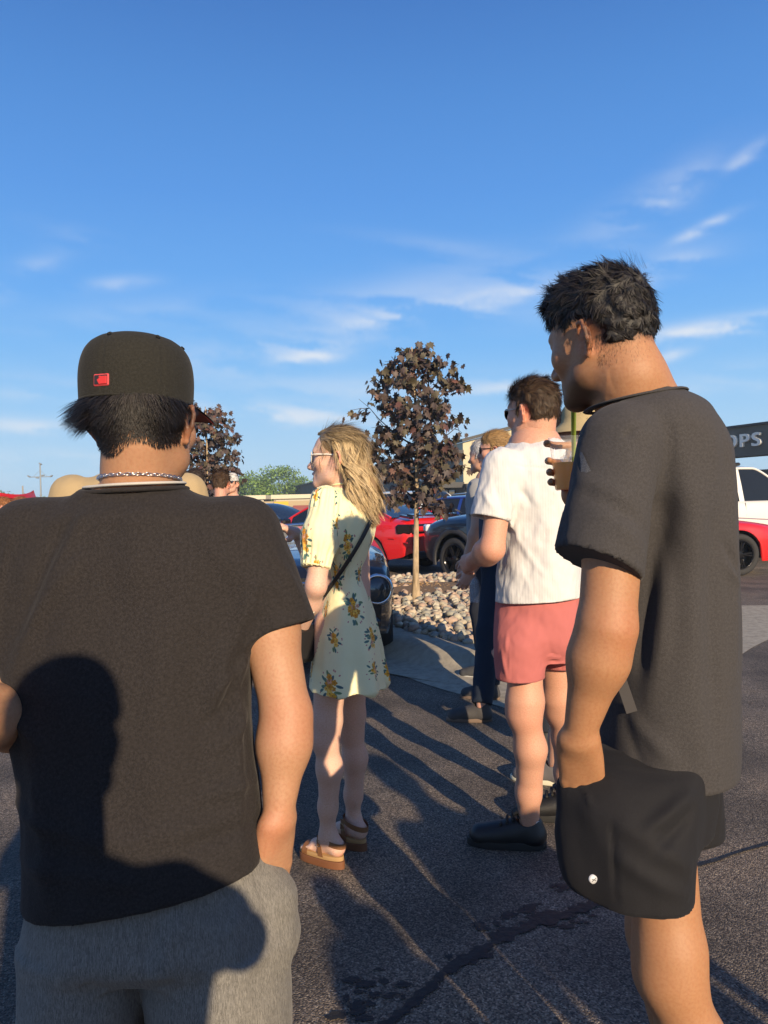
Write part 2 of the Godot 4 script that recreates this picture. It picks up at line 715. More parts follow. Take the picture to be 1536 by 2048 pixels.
func mat(r: float, g: float, b: float, rough := 0.8, metal := 0.0) -> StandardMaterial3D:
	var m := StandardMaterial3D.new()
	m.albedo_color = lin(r, g, b)
	m.roughness = rough
	m.metallic = metal
	return m


func noise_tex(size: int, freq: float, octaves := 4, seed_ := 1, ramp: Array = [], kind := FastNoiseLite.TYPE_SIMPLEX_SMOOTH, gain := 0.5) -> NoiseTexture2D:
	var t := NoiseTexture2D.new()
	t.width = size; t.height = size
	t.seamless = true
	t.generate_mipmaps = false
	var f := FastNoiseLite.new()
	f.noise_type = kind
	f.frequency = freq
	f.fractal_octaves = octaves
	f.fractal_gain = gain
	f.seed = seed_
	t.noise = f
	if ramp:
		var g := Gradient.new()
		g.offsets = PackedFloat32Array(ramp.map(func(x): return x[0]))
		g.colors = PackedColorArray(ramp.map(func(x): return x[1]))
		t.color_ramp = g
	return t


func grey(v: float) -> Color:
	return Color(v, v, v)


func tri(m: StandardMaterial3D, scale_: float) -> StandardMaterial3D:
	m.uv1_triplanar = true
	m.uv1_scale = Vector3.ONE * scale_
	return m


func hsh(i: int) -> float:
	var s := sin(i * 12.9898 + 4.137) * 43758.5453
	return s - floorf(s)
# ---------------------------------------------------------------- the setting
var M := {}

func make_materials() -> void:
	var a := StandardMaterial3D.new()
	var cells := noise_tex(2048, 0.34, 1, 3, [[0.0, lin(0.042, 0.034, 0.029)], [0.25, lin(0.090, 0.073, 0.058)], [0.5, lin(0.16, 0.130, 0.102)], [0.78, lin(0.235, 0.192, 0.150)], [0.94, lin(0.33, 0.275, 0.215)], [1.0, lin(0.45, 0.385, 0.31)]], FastNoiseLite.TYPE_CELLULAR)
	(cells.noise as FastNoiseLite).cellular_return_type = FastNoiseLite.RETURN_CELL_VALUE
	(cells.noise as FastNoiseLite).fractal_type = FastNoiseLite.FRACTAL_NONE
	a.albedo_texture = cells
	var bump := noise_tex(2048, 0.34, 1, 3, [], FastNoiseLite.TYPE_CELLULAR)
	(bump.noise as FastNoiseLite).cellular_return_type = FastNoiseLite.RETURN_DISTANCE
	(bump.noise as FastNoiseLite).fractal_type = FastNoiseLite.FRACTAL_NONE
	a.heightmap_enabled = true
	a.heightmap_texture = bump
	a.heightmap_scale = -0.5
	a.roughness = 0.85
	a.detail_enabled = true
	a.detail_blend_mode = BaseMaterial3D.BLEND_MODE_MUL
	a.detail_uv_layer = BaseMaterial3D.DETAIL_UV_2
	a.detail_albedo = noise_tex(1024, 0.012, 6, 9, [[0.0, grey(0.62)], [0.4, grey(0.80)], [0.6, grey(0.92)], [0.8, Color(1.0, 0.98, 0.95)], [1.0, Color(1.0, 0.97, 0.93)]])
	M.asphalt = a
	var c := mat(0.42, 0.375, 0.29, 0.85)
	c.albedo_texture = noise_tex(1024, 0.02, 6, 11, [[0.0, grey(0.72)], [0.5, grey(0.9)], [1.0, grey(1.0)]], FastNoiseLite.TYPE_SIMPLEX_SMOOTH, 0.7)
	c.uv1_triplanar = true
	c.uv1_world_triplanar = true
	c.uv1_scale = Vector3.ONE * 0.4
	c.heightmap_enabled = true
	c.heightmap_texture = noise_tex(512, 0.08, 4, 5)
	c.heightmap_scale = 0.25
	M.concrete = c
	M.tar = mat(0.012, 0.012, 0.013, 0.7)
	M.tar.heightmap_enabled = true
	M.tar.heightmap_texture = noise_tex(256, 0.03, 4, 6)
	M.tar.heightmap_scale = 0.5
	tri(M.tar, 3.0)
	M.bark = mat(0.50, 0.38, 0.24, 0.9)
	M.bark.albedo_texture = noise_tex(256, 0.02, 5, 21, [[0.0, grey(0.6)], [0.6, grey(0.95)], [1.0, grey(1.0)]])
	M.bark.uv1_triplanar = true
	M.bark.uv1_scale = Vector3(3, 0.8, 3)
	M.dark_bark = mat(0.07, 0.05, 0.035, 0.9)
	M.earth = mat(0.17, 0.11, 0.06, 0.95)
	M.glass_dark = mat(0.012, 0.014, 0.016, 0.04)
	M.black = mat(0.012, 0.012, 0.012, 0.5)
	M.steel = mat(0.28, 0.29, 0.28, 0.55, 0.4)


func ribbon(g: Geo, pts: Array, widths: Array, y: float, seed_: int) -> void:
	# an uneven flat strip on the ground
	var rows := []
	for i in pts.size() - 1:
		for s in 10:
			var t := s / 10.0
			var p: Vector2 = pts[i].lerp(pts[i + 1], t)
			var d: Vector2 = (pts[i + 1] - pts[i]).normalized()
			var nrm := Vector2(-d.y, d.x)
			var w: float = lerpf(widths[i], widths[i + 1], t)
			var j := seed_ + i * 40 + s * 2
			var l := p + nrm * (w * (0.25 + 1.1 * hsh(j)))
			var r := p - nrm * (w * (0.25 + 1.1 * hsh(j + 1)))
			rows.append([Vector3(l.x, y, l.y), Vector3(p.x, y + 0.002, p.y), Vector3(r.x, y, r.y)])
	g.sheet(rows, Color.WHITE, rows[0][0].x > rows[0][2].x if absf(rows[0][0].x - rows[0][2].x) > 0.01 else false)


func blot(g: Geo, at: Vector2, rx: float, rz: float, y: float, seed_: int) -> void:
	var n := 18
	var s := g.v.size()
	g.v.append(Vector3(at.x, y, at.y)); g.n.append(Vector3.UP); g.c.append(Color.WHITE); g.uv.append(Vector2.ZERO)
	for i in n:
		var a := TAU * i / n
		var k := 0.6 + 0.6 * hsh(seed_ + i)
		g.v.append(Vector3(at.x + cos(a) * rx * k, y, at.y + sin(a) * rz * k)); g.n.append(Vector3.UP); g.c.append(Color.WHITE); g.uv.append(Vector2.ZERO)
	for i in n:
		g.x.append_array([s, s + 1 + i, s + 1 + (i + 1) % n])


func flat_poly(pts: PackedVector2Array, y: float, m: Material) -> ArrayMesh:
	var g := Geo.new()
	for p in pts:
		g.v.append(Vector3(p.x, y, p.y)); g.n.append(Vector3.UP); g.c.append(Color.WHITE); g.uv.append(p * 0.25)
	var t := Geometry2D.triangulate_polygon(pts)
	for i in range(0, t.size(), 3):
		var a := pts[t[i]]
		var b := pts[t[i + 1]]
		var c := pts[t[i + 2]]
		if (b - a).cross(c - a) > 0:
			g.x.append_array([t[i], t[i + 1], t[i + 2]])
		else:
			g.x.append_array([t[i], t[i + 2], t[i + 1]])
	return g.mesh(m)


func ring_at(pts: PackedVector2Array, off: float) -> PackedVector2Array:
	var o := PackedVector2Array()
	for i in pts.size():
		var d := (pts[mini(i + 1, pts.size() - 1)] - pts[maxi(i - 1, 0)]).normalized()
		o.append(pts[i] + Vector2(-d.y, d.x) * off)
	return o


func smooth_line(pts: Array, per := 6) -> PackedVector2Array:
	var o := PackedVector2Array()
	for i in pts.size() - 1:
		for s in per:
			o.append(pts[i].cubic_interpolate(pts[i + 1], pts[maxi(i - 1, 0)], pts[mini(i + 2, pts.size() - 1)], s / float(per)))
	o.append(pts[-1])
	return o


func stone_mesh(seed_: int) -> ArrayMesh:
	var g := Geo.new()
	var f := FastNoiseLite.new()
	f.seed = seed_
	f.frequency = 0.9
	var rows := []
	for i in 7:
		var th := PI * i / 6.0
		var row := []
		for j in 11:
			var ph := -TAU * (j % 10) / 10.0
			var v := Vector3(sin(th) * cos(ph), cos(th), sin(th) * sin(ph))
			row.append(v * (0.5 + 0.16 * f.get_noise_3dv(v * 1.3)))
		rows.append(row)
	g.sheet(rows, Color.WHITE, true)
	return g.mesh(null)


func tar_spots() -> Array:
	var rng := RandomNumberGenerator.new()
	var o := []
	for q in [[1070, 1830, 70, 28, 16], [1130, 1838, 60, 22, 14], [1120, 1775, 40, 16, 8], [760, 1985, 60, 40, 12], [700, 2015, 60, 26, 10], [960, 1912, 50, 18, 8], [1000, 1862, 40, 16, 8]]:
		for i in q[4]:
			o.append([q[0] + rng.randfn() * q[2] * 0.55, q[1] + rng.randfn() * q[3] * 0.55, rng.randf_range(0.008, 0.034), rng.randf_range(0.006, 0.022)])
	return o


func make_ground() -> void:
	var g := Geo.new()
	var s := 700.0
	g.v.append_array([Vector3(-s, 0, -s), Vector3(s, 0, -s), Vector3(s, 0, 100), Vector3(-s, 0, 100)])
	for i in 4:
		g.n.append(Vector3.UP); g.c.append(Color.WHITE); g.uv.append(Vector2(g.v[i].x, g.v[i].z) / 3.4)
	g.x.append_array([0, 1, 2, 0, 2, 3])
	var a := []
	a.resize(Mesh.ARRAY_MAX)
	a[Mesh.ARRAY_VERTEX] = g.v; a[Mesh.ARRAY_NORMAL] = g.n; a[Mesh.ARRAY_TEX_UV] = g.uv
	a[Mesh.ARRAY_TEX_UV2] = PackedVector2Array([g.uv[0] * 0.31, g.uv[1] * 0.31, g.uv[2] * 0.31, g.uv[3] * 0.31])
	a[Mesh.ARRAY_INDEX] = g.x
	var gm := ArrayMesh.new()
	gm.add_surface_from_arrays(Mesh.PRIMITIVE_TRIANGLES, a)
	gm.surface_set_material(0, M.asphalt)
	var ground := structure("ground", gm, "dark worn asphalt of the parking lot")
	# sealed crack, blots of sealant
	g = Geo.new()
	var line := []
	for q in [[640, 2120, 0.018], [760, 2060, 0.02], [850, 1985, 0.02], [920, 1925, 0.018], [985, 1890, 0.02], [1060, 1850, 0.03], [1140, 1825, 0.03], [1230, 1790, 0.015], [1400, 1730, 0.01], [1700, 1640, 0.01]]:
		line.append([G2(q[0], q[1]), q[2]])
	ribbon(g, line.map(func(x): return x[0]), line.map(func(x): return x[1]), 0.004, 5)
	part("sealed_crack", g.mesh(M.tar), ground)
	g = Geo.new()
	var k := 0
	for q in tar_spots():
		blot(g, G2(q[0], q[1]), q[2], q[3], 0.0022 + k * 0.00002, 100 + k * 31)
		k += 1
	part("sealant_patch", g.mesh(M.tar), ground)
	# concrete apron and the rolled kerb of the island
	var apron := smooth_line([Vector2(-6.0, -8.6), Vector2(-3.0, -7.3), G2(560, 1322), G2(680, 1328), G2(780, 1345), G2(860, 1372), G2(940, 1395), G2(1110, 1442), G2(1290, 1440), G2(1400, 1375), G2(1480, 1312), G2(1536, 1280), Vector2(5.2, -9.0), Vector2(9.0, -9.5)])
	apron.append_array([Vector2(9.0, -9.9), Vector2(5.2, -9.6), Vector2(3.0, -9.9), Vector2(2.4, -13.6), Vector2(-6.0, -13.6)])
	structure("concrete_apron", flat_poly(apron, 0.004, M.concrete), "pale concrete apron round the gravel island")
	var edge := smooth_line([Vector2(0.12, -12.4), Vector2(0.10, -10.5), Vector2(0.06, -8.2), Vector2(0.14, -7.6), G2(850, 1270, 0.155), G2(980, 1289, 0.155), Vector2(1.6, -6.75), Vector2(2.2, -7.1), Vector2(2.5, -8.2), Vector2(2.4, -10.0), Vector2(2.1, -12.2), Vector2(1.6, -12.8), Vector2(0.7, -12.9), Vector2(0.2, -12.75), Vector2(0.12, -12.4)], 8)
	var prof := [[-0.10, 0.10], [0.0, 0.155], [0.20, 0.158], [0.27, 0.150], [0.33, 0.125], [0.40, 0.07], [0.47, 0.03], [0.56, 0.016], [0.85, 0.0065]]
	var rows := []
	for q in prof:
		var row := []
		var at := ring_at(edge, q[0])
		for p in at:
			row.append(Vector3(p.x, q[1] + 0.004 * sin(p.x * 5.0 + q[0] * 9.0), p.y))
		rows.append(row)
	g = Geo.new()
	g.sheet(rows, Color.WHITE, false)
	structure("kerb", g.mesh(M.concrete), "rolled concrete kerb of the gravel island")
	# soil below the stones
	var bed := structure("gravel_bed", flat_poly(edge, 0.12, M.earth), "bed of rounded river stones round the tree")
	var mats := []
	for c in [[0.56, 0.48, 0.35], [0.58, 0.42, 0.31], [0.44, 0.42, 0.34], [0.66, 0.60, 0.46], [0.50, 0.36, 0.27], [0.38, 0.38, 0.33], [0.68, 0.55, 0.40]]:
		var m := mat(c[0], c[1], c[2], 0.75)
		m.albedo_texture = stone_tex
		tri(m, 2.0)
		mats.append(m)
	var shapes := [stone_mesh(1), stone_mesh(2), stone_mesh(3), stone_mesh(4)]
	var rng := RandomNumberGenerator.new()
	rng.seed = 7
	var poly := edge.duplicate()
	var spots := []
	for row in 3:
		var x := -2.6
		while x < 2.6:
			var z := -12.8
			while z < -6.6:
				var p := Vector2(x + rng.randf_range(-0.04, 0.04), z + rng.randf_range(-0.04, 0.04))
				var size := rng.randf_range(0.07, 0.135) * (0.8 if rng.randf() < 0.3 else 1.0)
				var mulch := Vector2(p.x - 0.49, p.y + 11.1).length() < 0.72 + 0.2 * hsh(int(p.x * 13))
				if Geometry2D.is_point_in_polygon(p, poly) and not (mulch and rng.randf() < 0.93):
					spots.append([p, size, row])
				z += 0.088 if row == 0 else 0.15
			x += 0.088 if row == 0 else 0.15
	spots.sort_custom(func(u, w): return u[0].y > w[0].y)
	var loose := []
	var placed := 0
	for q in spots:
		var p: Vector2 = q[0]
		var size: float = q[1]
		var b := Basis.from_euler(Vector3(rng.randf_range(-0.4, 0.4), rng.randf() * TAU, rng.randf_range(-0.4, 0.4))) * Basis.from_scale(Vector3(1.0, rng.randf_range(0.55, 0.8), rng.randf_range(0.65, 0.9)) * size)
		var t := Transform3D(b, Vector3(p.x, 0.12 + size * 0.28 + q[2] * 0.022, p.y))
		var px := 768.0 + F * p.x / -p.y
		if placed < 290 and px > 735 and px < 985 and q[2] > 0:
			var o := part("stone", shapes[rng.randi() % 4], bed)
			o.transform = t
			o.material_override = mats[rng.randi() % 7]
			placed += 1
		else:
			loose.append([t, rng.randi() % 7])
	var mm := MultiMesh.new()
	mm.transform_format = MultiMesh.TRANSFORM_3D
	mm.use_colors = true
	var white := mat(1, 1, 1, 0.75)
	white.vertex_color_use_as_albedo = true
	white.albedo_texture = stone_tex
	tri(white, 2.0)
	var sm := stone_mesh(5)
	sm.surface_set_material(0, white)
	mm.mesh = sm
	mm.instance_count = loose.size()
	for i in loose.size():
		mm.set_instance_transform(i, loose[i][0])
		mm.set_instance_color(i, mats[loose[i][1]].albedo_color.srgb_to_linear())
	var mi := MultiMeshInstance3D.new()
	mi.name = "small_stones"
	mi.multimesh = mm
	mi.set_meta("kind", "stuff")
	bed.add_child(mi)
	# mulch
	g = Geo.new()
	g.lathe(Transform3D(Basis(), Vector3(0.49, 0.1, -11.1)), [[1.15, 0.0], [0.9, 0.06], [0.5, 0.1], [0.15, 0.12], [0.0, 0.12]], 24)
	var mulch := part("mulch", g.mesh(M.earth), bed)
	g = Geo.new()
	for i in 1500:
		var r := 1.1 * sqrt(rng.randf())
		var an := rng.randf() * TAU
		var c := Vector3(0.49 + cos(an) * r, 0.12 + 0.1 * (1.0 - r) + rng.randf() * 0.02, -11.1 + sin(an) * r)
		g.box(Transform3D(Basis.from_euler(Vector3(rng.randf_range(-0.5, 0.5), rng.randf() * TAU, rng.randf_range(-0.5, 0.5))), c), Vector3(rng.randf_range(0.03, 0.09), 0.006, 0.014), 0.0, Color(0.30, 0.17, 0.07).lerp(Color(0.48, 0.33, 0.17), rng.randf()))
	var chip := mat(1, 1, 1, 0.9)
	chip.vertex_color_use_as_albedo = true
	var chips := part("wood_chips", g.mesh(chip), bed)
	chips.set_meta("kind", "stuff")


var stone_tex := noise_tex(256, 0.03, 5, 31, [[0.0, grey(0.62)], [0.5, grey(0.9)], [1.0, grey(1.0)]], FastNoiseLite.TYPE_SIMPLEX_SMOOTH, 0.65)


func letters(text: String, height: float, depth: float, m: Material, serif := false) -> TextMesh:
	var t := TextMesh.new()
	t.text = text
	var f := SystemFont.new()
	f.font_names = PackedStringArray(["Droid Sans"])
	f.font_weight = 700
	t.font = f
	t.font_size = 64
	t.pixel_size = height / 46.0
	t.depth = depth
	t.material = m
	return t


func wall_box(called: String, parent: Node3D, size: Vector3, at: Vector3, m: Material, bevel := 0.0) -> MeshInstance3D:
	var g := Geo.new()
	g.box(Transform3D(Basis(), Vector3.ZERO), size, bevel)
	var o := part(called, g.mesh(m), parent)
	o.position = at
	return o


func make_buildings() -> void:
	var dark := mat(0.155, 0.145, 0.115, 0.85)
	dark.albedo_texture = noise_tex(256, 0.01, 4, 41, [[0, grey(0.85)], [1, grey(1)]])
	tri(dark, 0.2)
	var cream := mat(0.52, 0.47, 0.32, 0.85)
	var trim := mat(0.035, 0.035, 0.036, 0.6)
	var white := mat(0.85, 0.82, 0.72, 0.6)
	# the row of shops: its front runs away to the left. local x along the front (0 at the near end), z towards the lot
	var far := Vector3(5.16, 0, -49.0)
	var dir := Vector3(-0.237, 0, -0.9715).normalized()
	var shop := thing("shop_row", "long grey row of shops with a cream gable, running off behind the maple", "building", far)
	shop.transform = Transform3D(Basis(-dir, Vector3.UP, -dir.cross(Vector3.UP)), far)
	# x axis = -dir (towards the viewer); z must face the lot on the left
	var zs := 1.0
	wall_box("wall", shop, Vector3(95, 4.45, 20), Vector3(-47.5, 2.225, zs * -10.0), dark)
	wall_box("parapet", shop, Vector3(95, 0.22, 0.5), Vector3(-47.5, 4.56, zs * 0.1), trim)
	wall_box("awning", shop, Vector3(95, 0.35, 1.6), Vector3(-47.5, 2.45, zs * 0.802), trim)
	for i in 18:
		wall_box("window", shop, Vector3(2.6, 1.9, 0.1), Vector3(-3.0 - i * 4.6, 1.2, zs * 0.04), M.glass_dark)
		wall_box("window_frame", shop, Vector3(0.12, 1.95, 0.16), Vector3(-3.0 - i * 4.6, 1.2, zs * 0.05), trim)
	# the taller cream block at the near end: its front faces the lot's low sun, its roof rises to the right
	var blk := thing("cream_block", "tall cream shop block with dark sloping roof edge, between the maple and the sunglasses man", "building", Vector3(5.16, 0, -49.0), 12.0)
	var g := Geo.new()
	var outline := [Vector2(-0.05, 2.5), Vector2(5.6, 2.5), Vector2(5.6, 6.55), Vector2(-0.05, 5.15)]
	for z in [[0.0, false], [-9.0, true]]:
		var q := outline.map(func(p): return Vector3(p.x, p.y, z[0]))
		if z[1]: g.quad(q[1], q[0], q[3], q[2])
		else: g.quad(q[0], q[1], q[2], q[3])
	for i in 4:
		var p: Vector2 = outline[i]
		var r: Vector2 = outline[(i + 1) % 4]
		g.quad(Vector3(r.x, r.y, 0), Vector3(p.x, p.y, 0), Vector3(p.x, p.y, -9), Vector3(r.x, r.y, -9))
	part("upper_wall", g.mesh(cream), blk)
	g = Geo.new()
	g.box(Transform3D(Basis(Vector3.BACK, atan2(1.4, 5.65)), Vector3(2.78, 5.98, -4.5)), Vector3(6.1, 0.2, 9.6))
	part("roof_edge", g.mesh(trim), blk)
	wall_box("lower_wall", blk, Vector3(5.6, 2.5, 8.0), Vector3(2.78, 1.25, -4.6), dark)
	wall_box("awning", blk, Vector3(5.7, 0.28, 0.9), Vector3(2.78, 2.36, 0.2), trim)
	for i in 3:
		wall_box("shop_window", blk, Vector3(1.5, 1.9, 0.1), Vector3(0.95 + i * 1.75, 1.15, -0.57), M.glass_dark)
		wall_box("window_frame", blk, Vector3(0.09, 1.9, 0.16), Vector3(0.15 + i * 1.75, 1.15, -0.55), trim)
		wall_box("blind", blk, Vector3(0.45, 1.5, 0.06), Vector3(0.6 + i * 1.75, 1.3, -0.5), mat(0.35, 0.40, 0.38, 0.8))
	for s in [["noma", -29.0, 3.25, 0.95], ["oteva", -8.0, 3.15, 0.9]]:
		var l := part("sign_lettering", letters(s[0], s[3], 0.12, white), shop)
		l.position = Vector3(s[1], s[2] + 0.25, zs * 0.16)
		l.scale = Vector3(1.45, 1, 1)
	# the shop on the right with a sign
	var near := Vector3(19.2, 0, -40.4)
	var d2 := Vector3(-0.383, 0, -0.924).normalized()
	var top := thing("sign_shop", "dark grey shop front with large white letters TOPS", "building", near)
	top.transform = Transform3D(Basis(-d2, Vector3.UP, -d2.cross(Vector3.UP)), near)
	wall_box("fascia", top, Vector3(40, 1.55, 1.2), Vector3(0, 4.17, zs * 0.0), dark)
	wall_box("coping", top, Vector3(40.2, 0.1, 1.5), Vector3(0, 4.99, zs * 0.0), trim)
	wall_box("shopfront", top, Vector3(40, 2.7, 12), Vector3(0, 1.35, zs * -6.4), dark)
	wall_box("roof", top, Vector3(40, 0.3, 12), Vector3(0, 4.5, zs * -6.7), trim)
	for i in 8:
		wall_box("window", top, Vector3(3.4, 2.1, 0.1), Vector3(-16 + i * 4.5, 1.3, zs * -0.37), M.glass_dark)
	var tl := part("sign_lettering", letters("TOPS", 0.66, 0.14, white), top)
	tl.scale = Vector3(1.45, 1, 1)
	tl.position = Vector3(-0.12, 4.2, zs * 0.68)
	# low far wall with sheds, boards and a yellow banner
	var fence := thing("boundary_wall", "long low tan wall at the far side of the lot below the trees", "wall", Vector3(-14, 0, -92))
	var tan_ := mat(0.42, 0.33, 0.20, 0.9)
	for i in 12:
		wall_box("panel", fence, Vector3(5.9, 1.9, 0.25), Vector3(-32 + i * 6.0, 0.95, 0), tan_)
		wall_box("post", fence, Vector3(0.2, 2.1, 0.32), Vector3(-35 + i * 6.0, 1.05, 0), mat(0.3, 0.25, 0.17, 0.9))
	var b := Geo.new()
	b.box(Transform3D(), Vector3(1.7, 1.1, 0.12), 0.02)
	var o := lone("banner", b.mesh(mat(0.62, 0.42, 0.02, 0.7)), "bright yellow banner hung on the far tan wall", "banner")
	o.position = Vector3(-12.2, 1.3, -91.6)
	for q in [[-9.0, 3.6, 0.8, 0.25, 0.06, 0.05, "red board low on the far tan wall beside the yellow banner"], [-17.6, 3.0, 0.8, 0.34, 0.05, 0.05, "small red and white board on the far wall beyond the dark cars"], [-6.0, 2.4, 1.3, 0.55, 0.57, 0.6, "pale notice board on the far wall near the grey shops"]]:
		b = Geo.new()
		b.box(Transform3D(), Vector3(q[1], q[2], 0.1), 0.02)
		o = lone("board", b.mesh(mat(q[3], q[4], q[5], 0.7)), q[6], "board")
		o.position = Vector3(q[0], 0.95 if q[0] != -6.0 else 1.3, -91.55)
	for q in [[-19.0, 8.5, "long flat roofed pale shed behind the far wall, left of the trees"], [-10.5, 6.0, "small pale shed roof behind the far wall under the green trees"]]:
		var shed := thing("shed", q[2], "shed", Vector3(q[0], 0, -97))
		wall_box("wall", shed, Vector3(q[1], 2.2, 5), Vector3(0, 1.1, 0), mat(0.5, 0.45, 0.35, 0.9))
		wall_box("roof", shed, Vector3(q[1] + 0.6, 0.5, 5.6), Vector3(0, 2.45, 0), mat(0.62, 0.57, 0.42, 0.8))
# ---------------------------------------------------------------- trees and poles
func leaf_mesh(m: Material, lobed := true) -> ArrayMesh:
	var g := Geo.new()
	var out := []
	if lobed:
		for q in [[0.0, -0.02], [0.22, -0.16], [0.30, 0.02], [0.52, 0.12], [0.33, 0.30], [0.42, 0.58], [0.16, 0.50], [0.0, 0.92]]:
			out.append(Vector2(q[0], q[1]))
		for i in range(6, 0, -1):
			out.append(Vector2(-out[i].x, out[i].y))
	else:
		for q in [[0.0, 0.0], [0.28, 0.3], [0.24, 0.6], [0.0, 1.0], [-0.24, 0.6], [-0.28, 0.3]]:
			out.append(Vector2(q[0], q[1]))
	g.v.append(Vector3(0, 0.25, 0.0)); g.n.append(Vector3.BACK); g.c.append(Color.WHITE); g.uv.append(Vector2.ZERO)
	for q in out:
		g.v.append(Vector3(q.x, q.y, -0.10 * absf(q.x) - 0.14 * q.y * q.y))
		g.n.append(Vector3(0.35 * signf(q.x), 0.15, 1).normalized()); g.c.append(Color.WHITE); g.uv.append(Vector2.ZERO)
	for i in out.size():
		g.x.append_array([0, 1 + (i + 1) % out.size(), 1 + i])
	return g.mesh(m)


func leaves(parent: Node3D, mesh: Mesh, at: Array, cols: Array) -> void:
	var mm := MultiMesh.new()
	mm.transform_format = MultiMesh.TRANSFORM_3D
	mm.use_colors = true
	mm.mesh = mesh
	mm.instance_count = at.size()
	for i in at.size():
		mm.set_instance_transform(i, at[i])
		mm.set_instance_color(i, cols[i])
	var o := MultiMeshInstance3D.new()
	o.name = "crown"
	o.multimesh = mm
	o.set_meta("kind", "stuff")
	parent.add_child(o)


func maple(called: String, label: String, base: Vector3, h: float, prof: Array, seed_: int, n_limb: int, leaf: float, per: int) -> void:
	var rng := RandomNumberGenerator.new()
	rng.seed = seed_
	var t := thing(called, label, "tree", base, 0.0, "maroon leaved maples on the gravel islands")
	var g := Geo.new()
	var pts := []
	var rad := []
	for i in 13:
		var q := i / 12.0
		pts.append(Vector3(sin(q * 5.0 + seed_) * 0.025, h * 0.93 * q, cos(q * 4.0 + seed_) * 0.02))
		rad.append(lerpf(0.047, 0.007, pow(q, 0.85)) + (0.02 if i == 0 else 0.0))
	g.tube(pts, rad, 10)
	part("trunk", g.mesh(M.bark), t)
	g = Geo.new()
	var at := []
	var cols := []
	for i in n_limb:
		var q := (i + 0.5) / n_limb
		var y0 := lerpf(prof[0][0] * 0.92, h * 0.92, q)
		var az := i * 2.399 + rng.randf() * 0.7
		var wide := 0.1
		for j in prof.size() - 1:
			var yt := y0 + 0.35
			if yt >= prof[j][0] and yt <= prof[j + 1][0]:
				wide = lerpf(prof[j][1], prof[j + 1][1], (yt - prof[j][0]) / (prof[j + 1][0] - prof[j][0]))
		var reach := wide * rng.randf_range(0.72, 1.02)
		var rise := reach * rng.randf_range(0.5, 0.95)
		var dirh := Vector3(cos(az), 0, sin(az))
		var start := Vector3(0, y0 - rise * 0.2, 0)
		var path := []
		for s in 7:
			var u := s / 6.0
			path.append(start + dirh * reach * u + Vector3.UP * rise * pow(u, 1.25) + Vector3(rng.randf_range(-1, 1), rng.randf_range(-1, 1), rng.randf_range(-1, 1)) * 0.02 * u)
		g.tube(path, [0.013, 0.011, 0.009, 0.007, 0.006, 0.004, 0.002], 6, Color.WHITE, false)
		var tw := 2 + int(reach * 9.0)
		for k in tw:
			var u := rng.randf_range(0.25, 1.0)
			var p: Vector3 = path[int(u * 5.99)]
			var d := (dirh.rotated(Vector3.UP, rng.randf_range(-1.3, 1.3)) + Vector3.UP * rng.randf_range(-0.5, 0.8)).normalized()
			var len_ := rng.randf_range(0.12, 0.30)
			var e := p + d * len_
			g.tube([p, p.lerp(e, 0.5) + Vector3.UP * 0.01, e], [0.005, 0.004, 0.002], 5, Color.WHITE, false)
			for l in per:
				var c := p.lerp(e, rng.randf_range(0.2, 1.1)) + Vector3(rng.randf_range(-1, 1), rng.randf_range(-1, 0.6), rng.randf_range(-1, 1)) * 0.085
				var nz := (Vector3(rng.randf_range(-1, 1), rng.randf_range(-0.2, 1.0), rng.randf_range(-1, 1)) + dirh * 0.5).normalized()
				var down := (Vector3.DOWN * 0.8 + Vector3(rng.randf_range(-1, 1), rng.randf_range(-0.5, 0.5), rng.randf_range(-1, 1))).normalized()
				var x := down.cross(nz).normalized()
				var y := nz.cross(x).normalized()
				var sc := leaf * rng.randf_range(0.7, 1.25)
				at.append(Transform3D(Basis(x, y, nz) * sc, c))
				var r := rng.randf()
				var col := Color(0.075, 0.052, 0.044)
				if r < 0.25: col = Color(0.075, 0.062, 0.036)
				elif r < 0.4: col = Color(0.10, 0.045, 0.032)
				elif r < 0.6: col = Color(0.045, 0.033, 0.033)
				cols.append(col * rng.randf_range(0.75, 1.35))
	part("branches", g.mesh(M.dark_bark), t)
	leaves(t, leaf_mesh(M.maple_leaf), at, cols)


func green_tree(label: String, base: Vector3, h: float, w: float, seed_: int, n: int) -> void:
	var rng := RandomNumberGenerator.new()
	rng.seed = seed_
	var t := thing("green_tree", label, "tree", base, 0.0, "green trees beyond the far wall")
	var g := Geo.new()
	g.tube([Vector3.ZERO, Vector3(0.1, h * 0.3, 0), Vector3(-0.1, h * 0.7, 0.1)], [0.32, 0.24, 0.08], 8)
	part("trunk", g.mesh(M.dark_bark), t)
	var lobes := []
	for i in 26:
		var a := rng.randf() * TAU
		var q := rng.randf()
		var r := w * 0.5 * sqrt(rng.randf()) * (1.0 - 0.55 * q * q)
		lobes.append([Vector3(cos(a) * r, h * (0.28 + 0.62 * q), sin(a) * r), w * rng.randf_range(0.13, 0.22)])
	var at := []
	var cols := []
	for i in n:
		var l: Array = lobes[rng.randi() % 26]
		var v: Vector3 = Vector3(rng.randfn(), rng.randfn() * 0.8, rng.randfn()).normalized() * l[1] * pow(rng.randf(), 0.35)
		var s := rng.randf_range(0.24, 0.5)
		at.append(Transform3D(Basis.from_euler(Vector3(rng.randf() * TAU, rng.randf() * TAU, rng.randf() * TAU)) * s, l[0] + v))
		var tone: float = 0.75 + 0.5 * hsh(int(l[1] * 9999.0))
		cols.append(Color(0.20, 0.31, 0.05).lerp(Color(0.08, 0.16, 0.03), rng.randf()) * tone)
	leaves(t, leaf_mesh(M.green_leaf, false), at, cols)


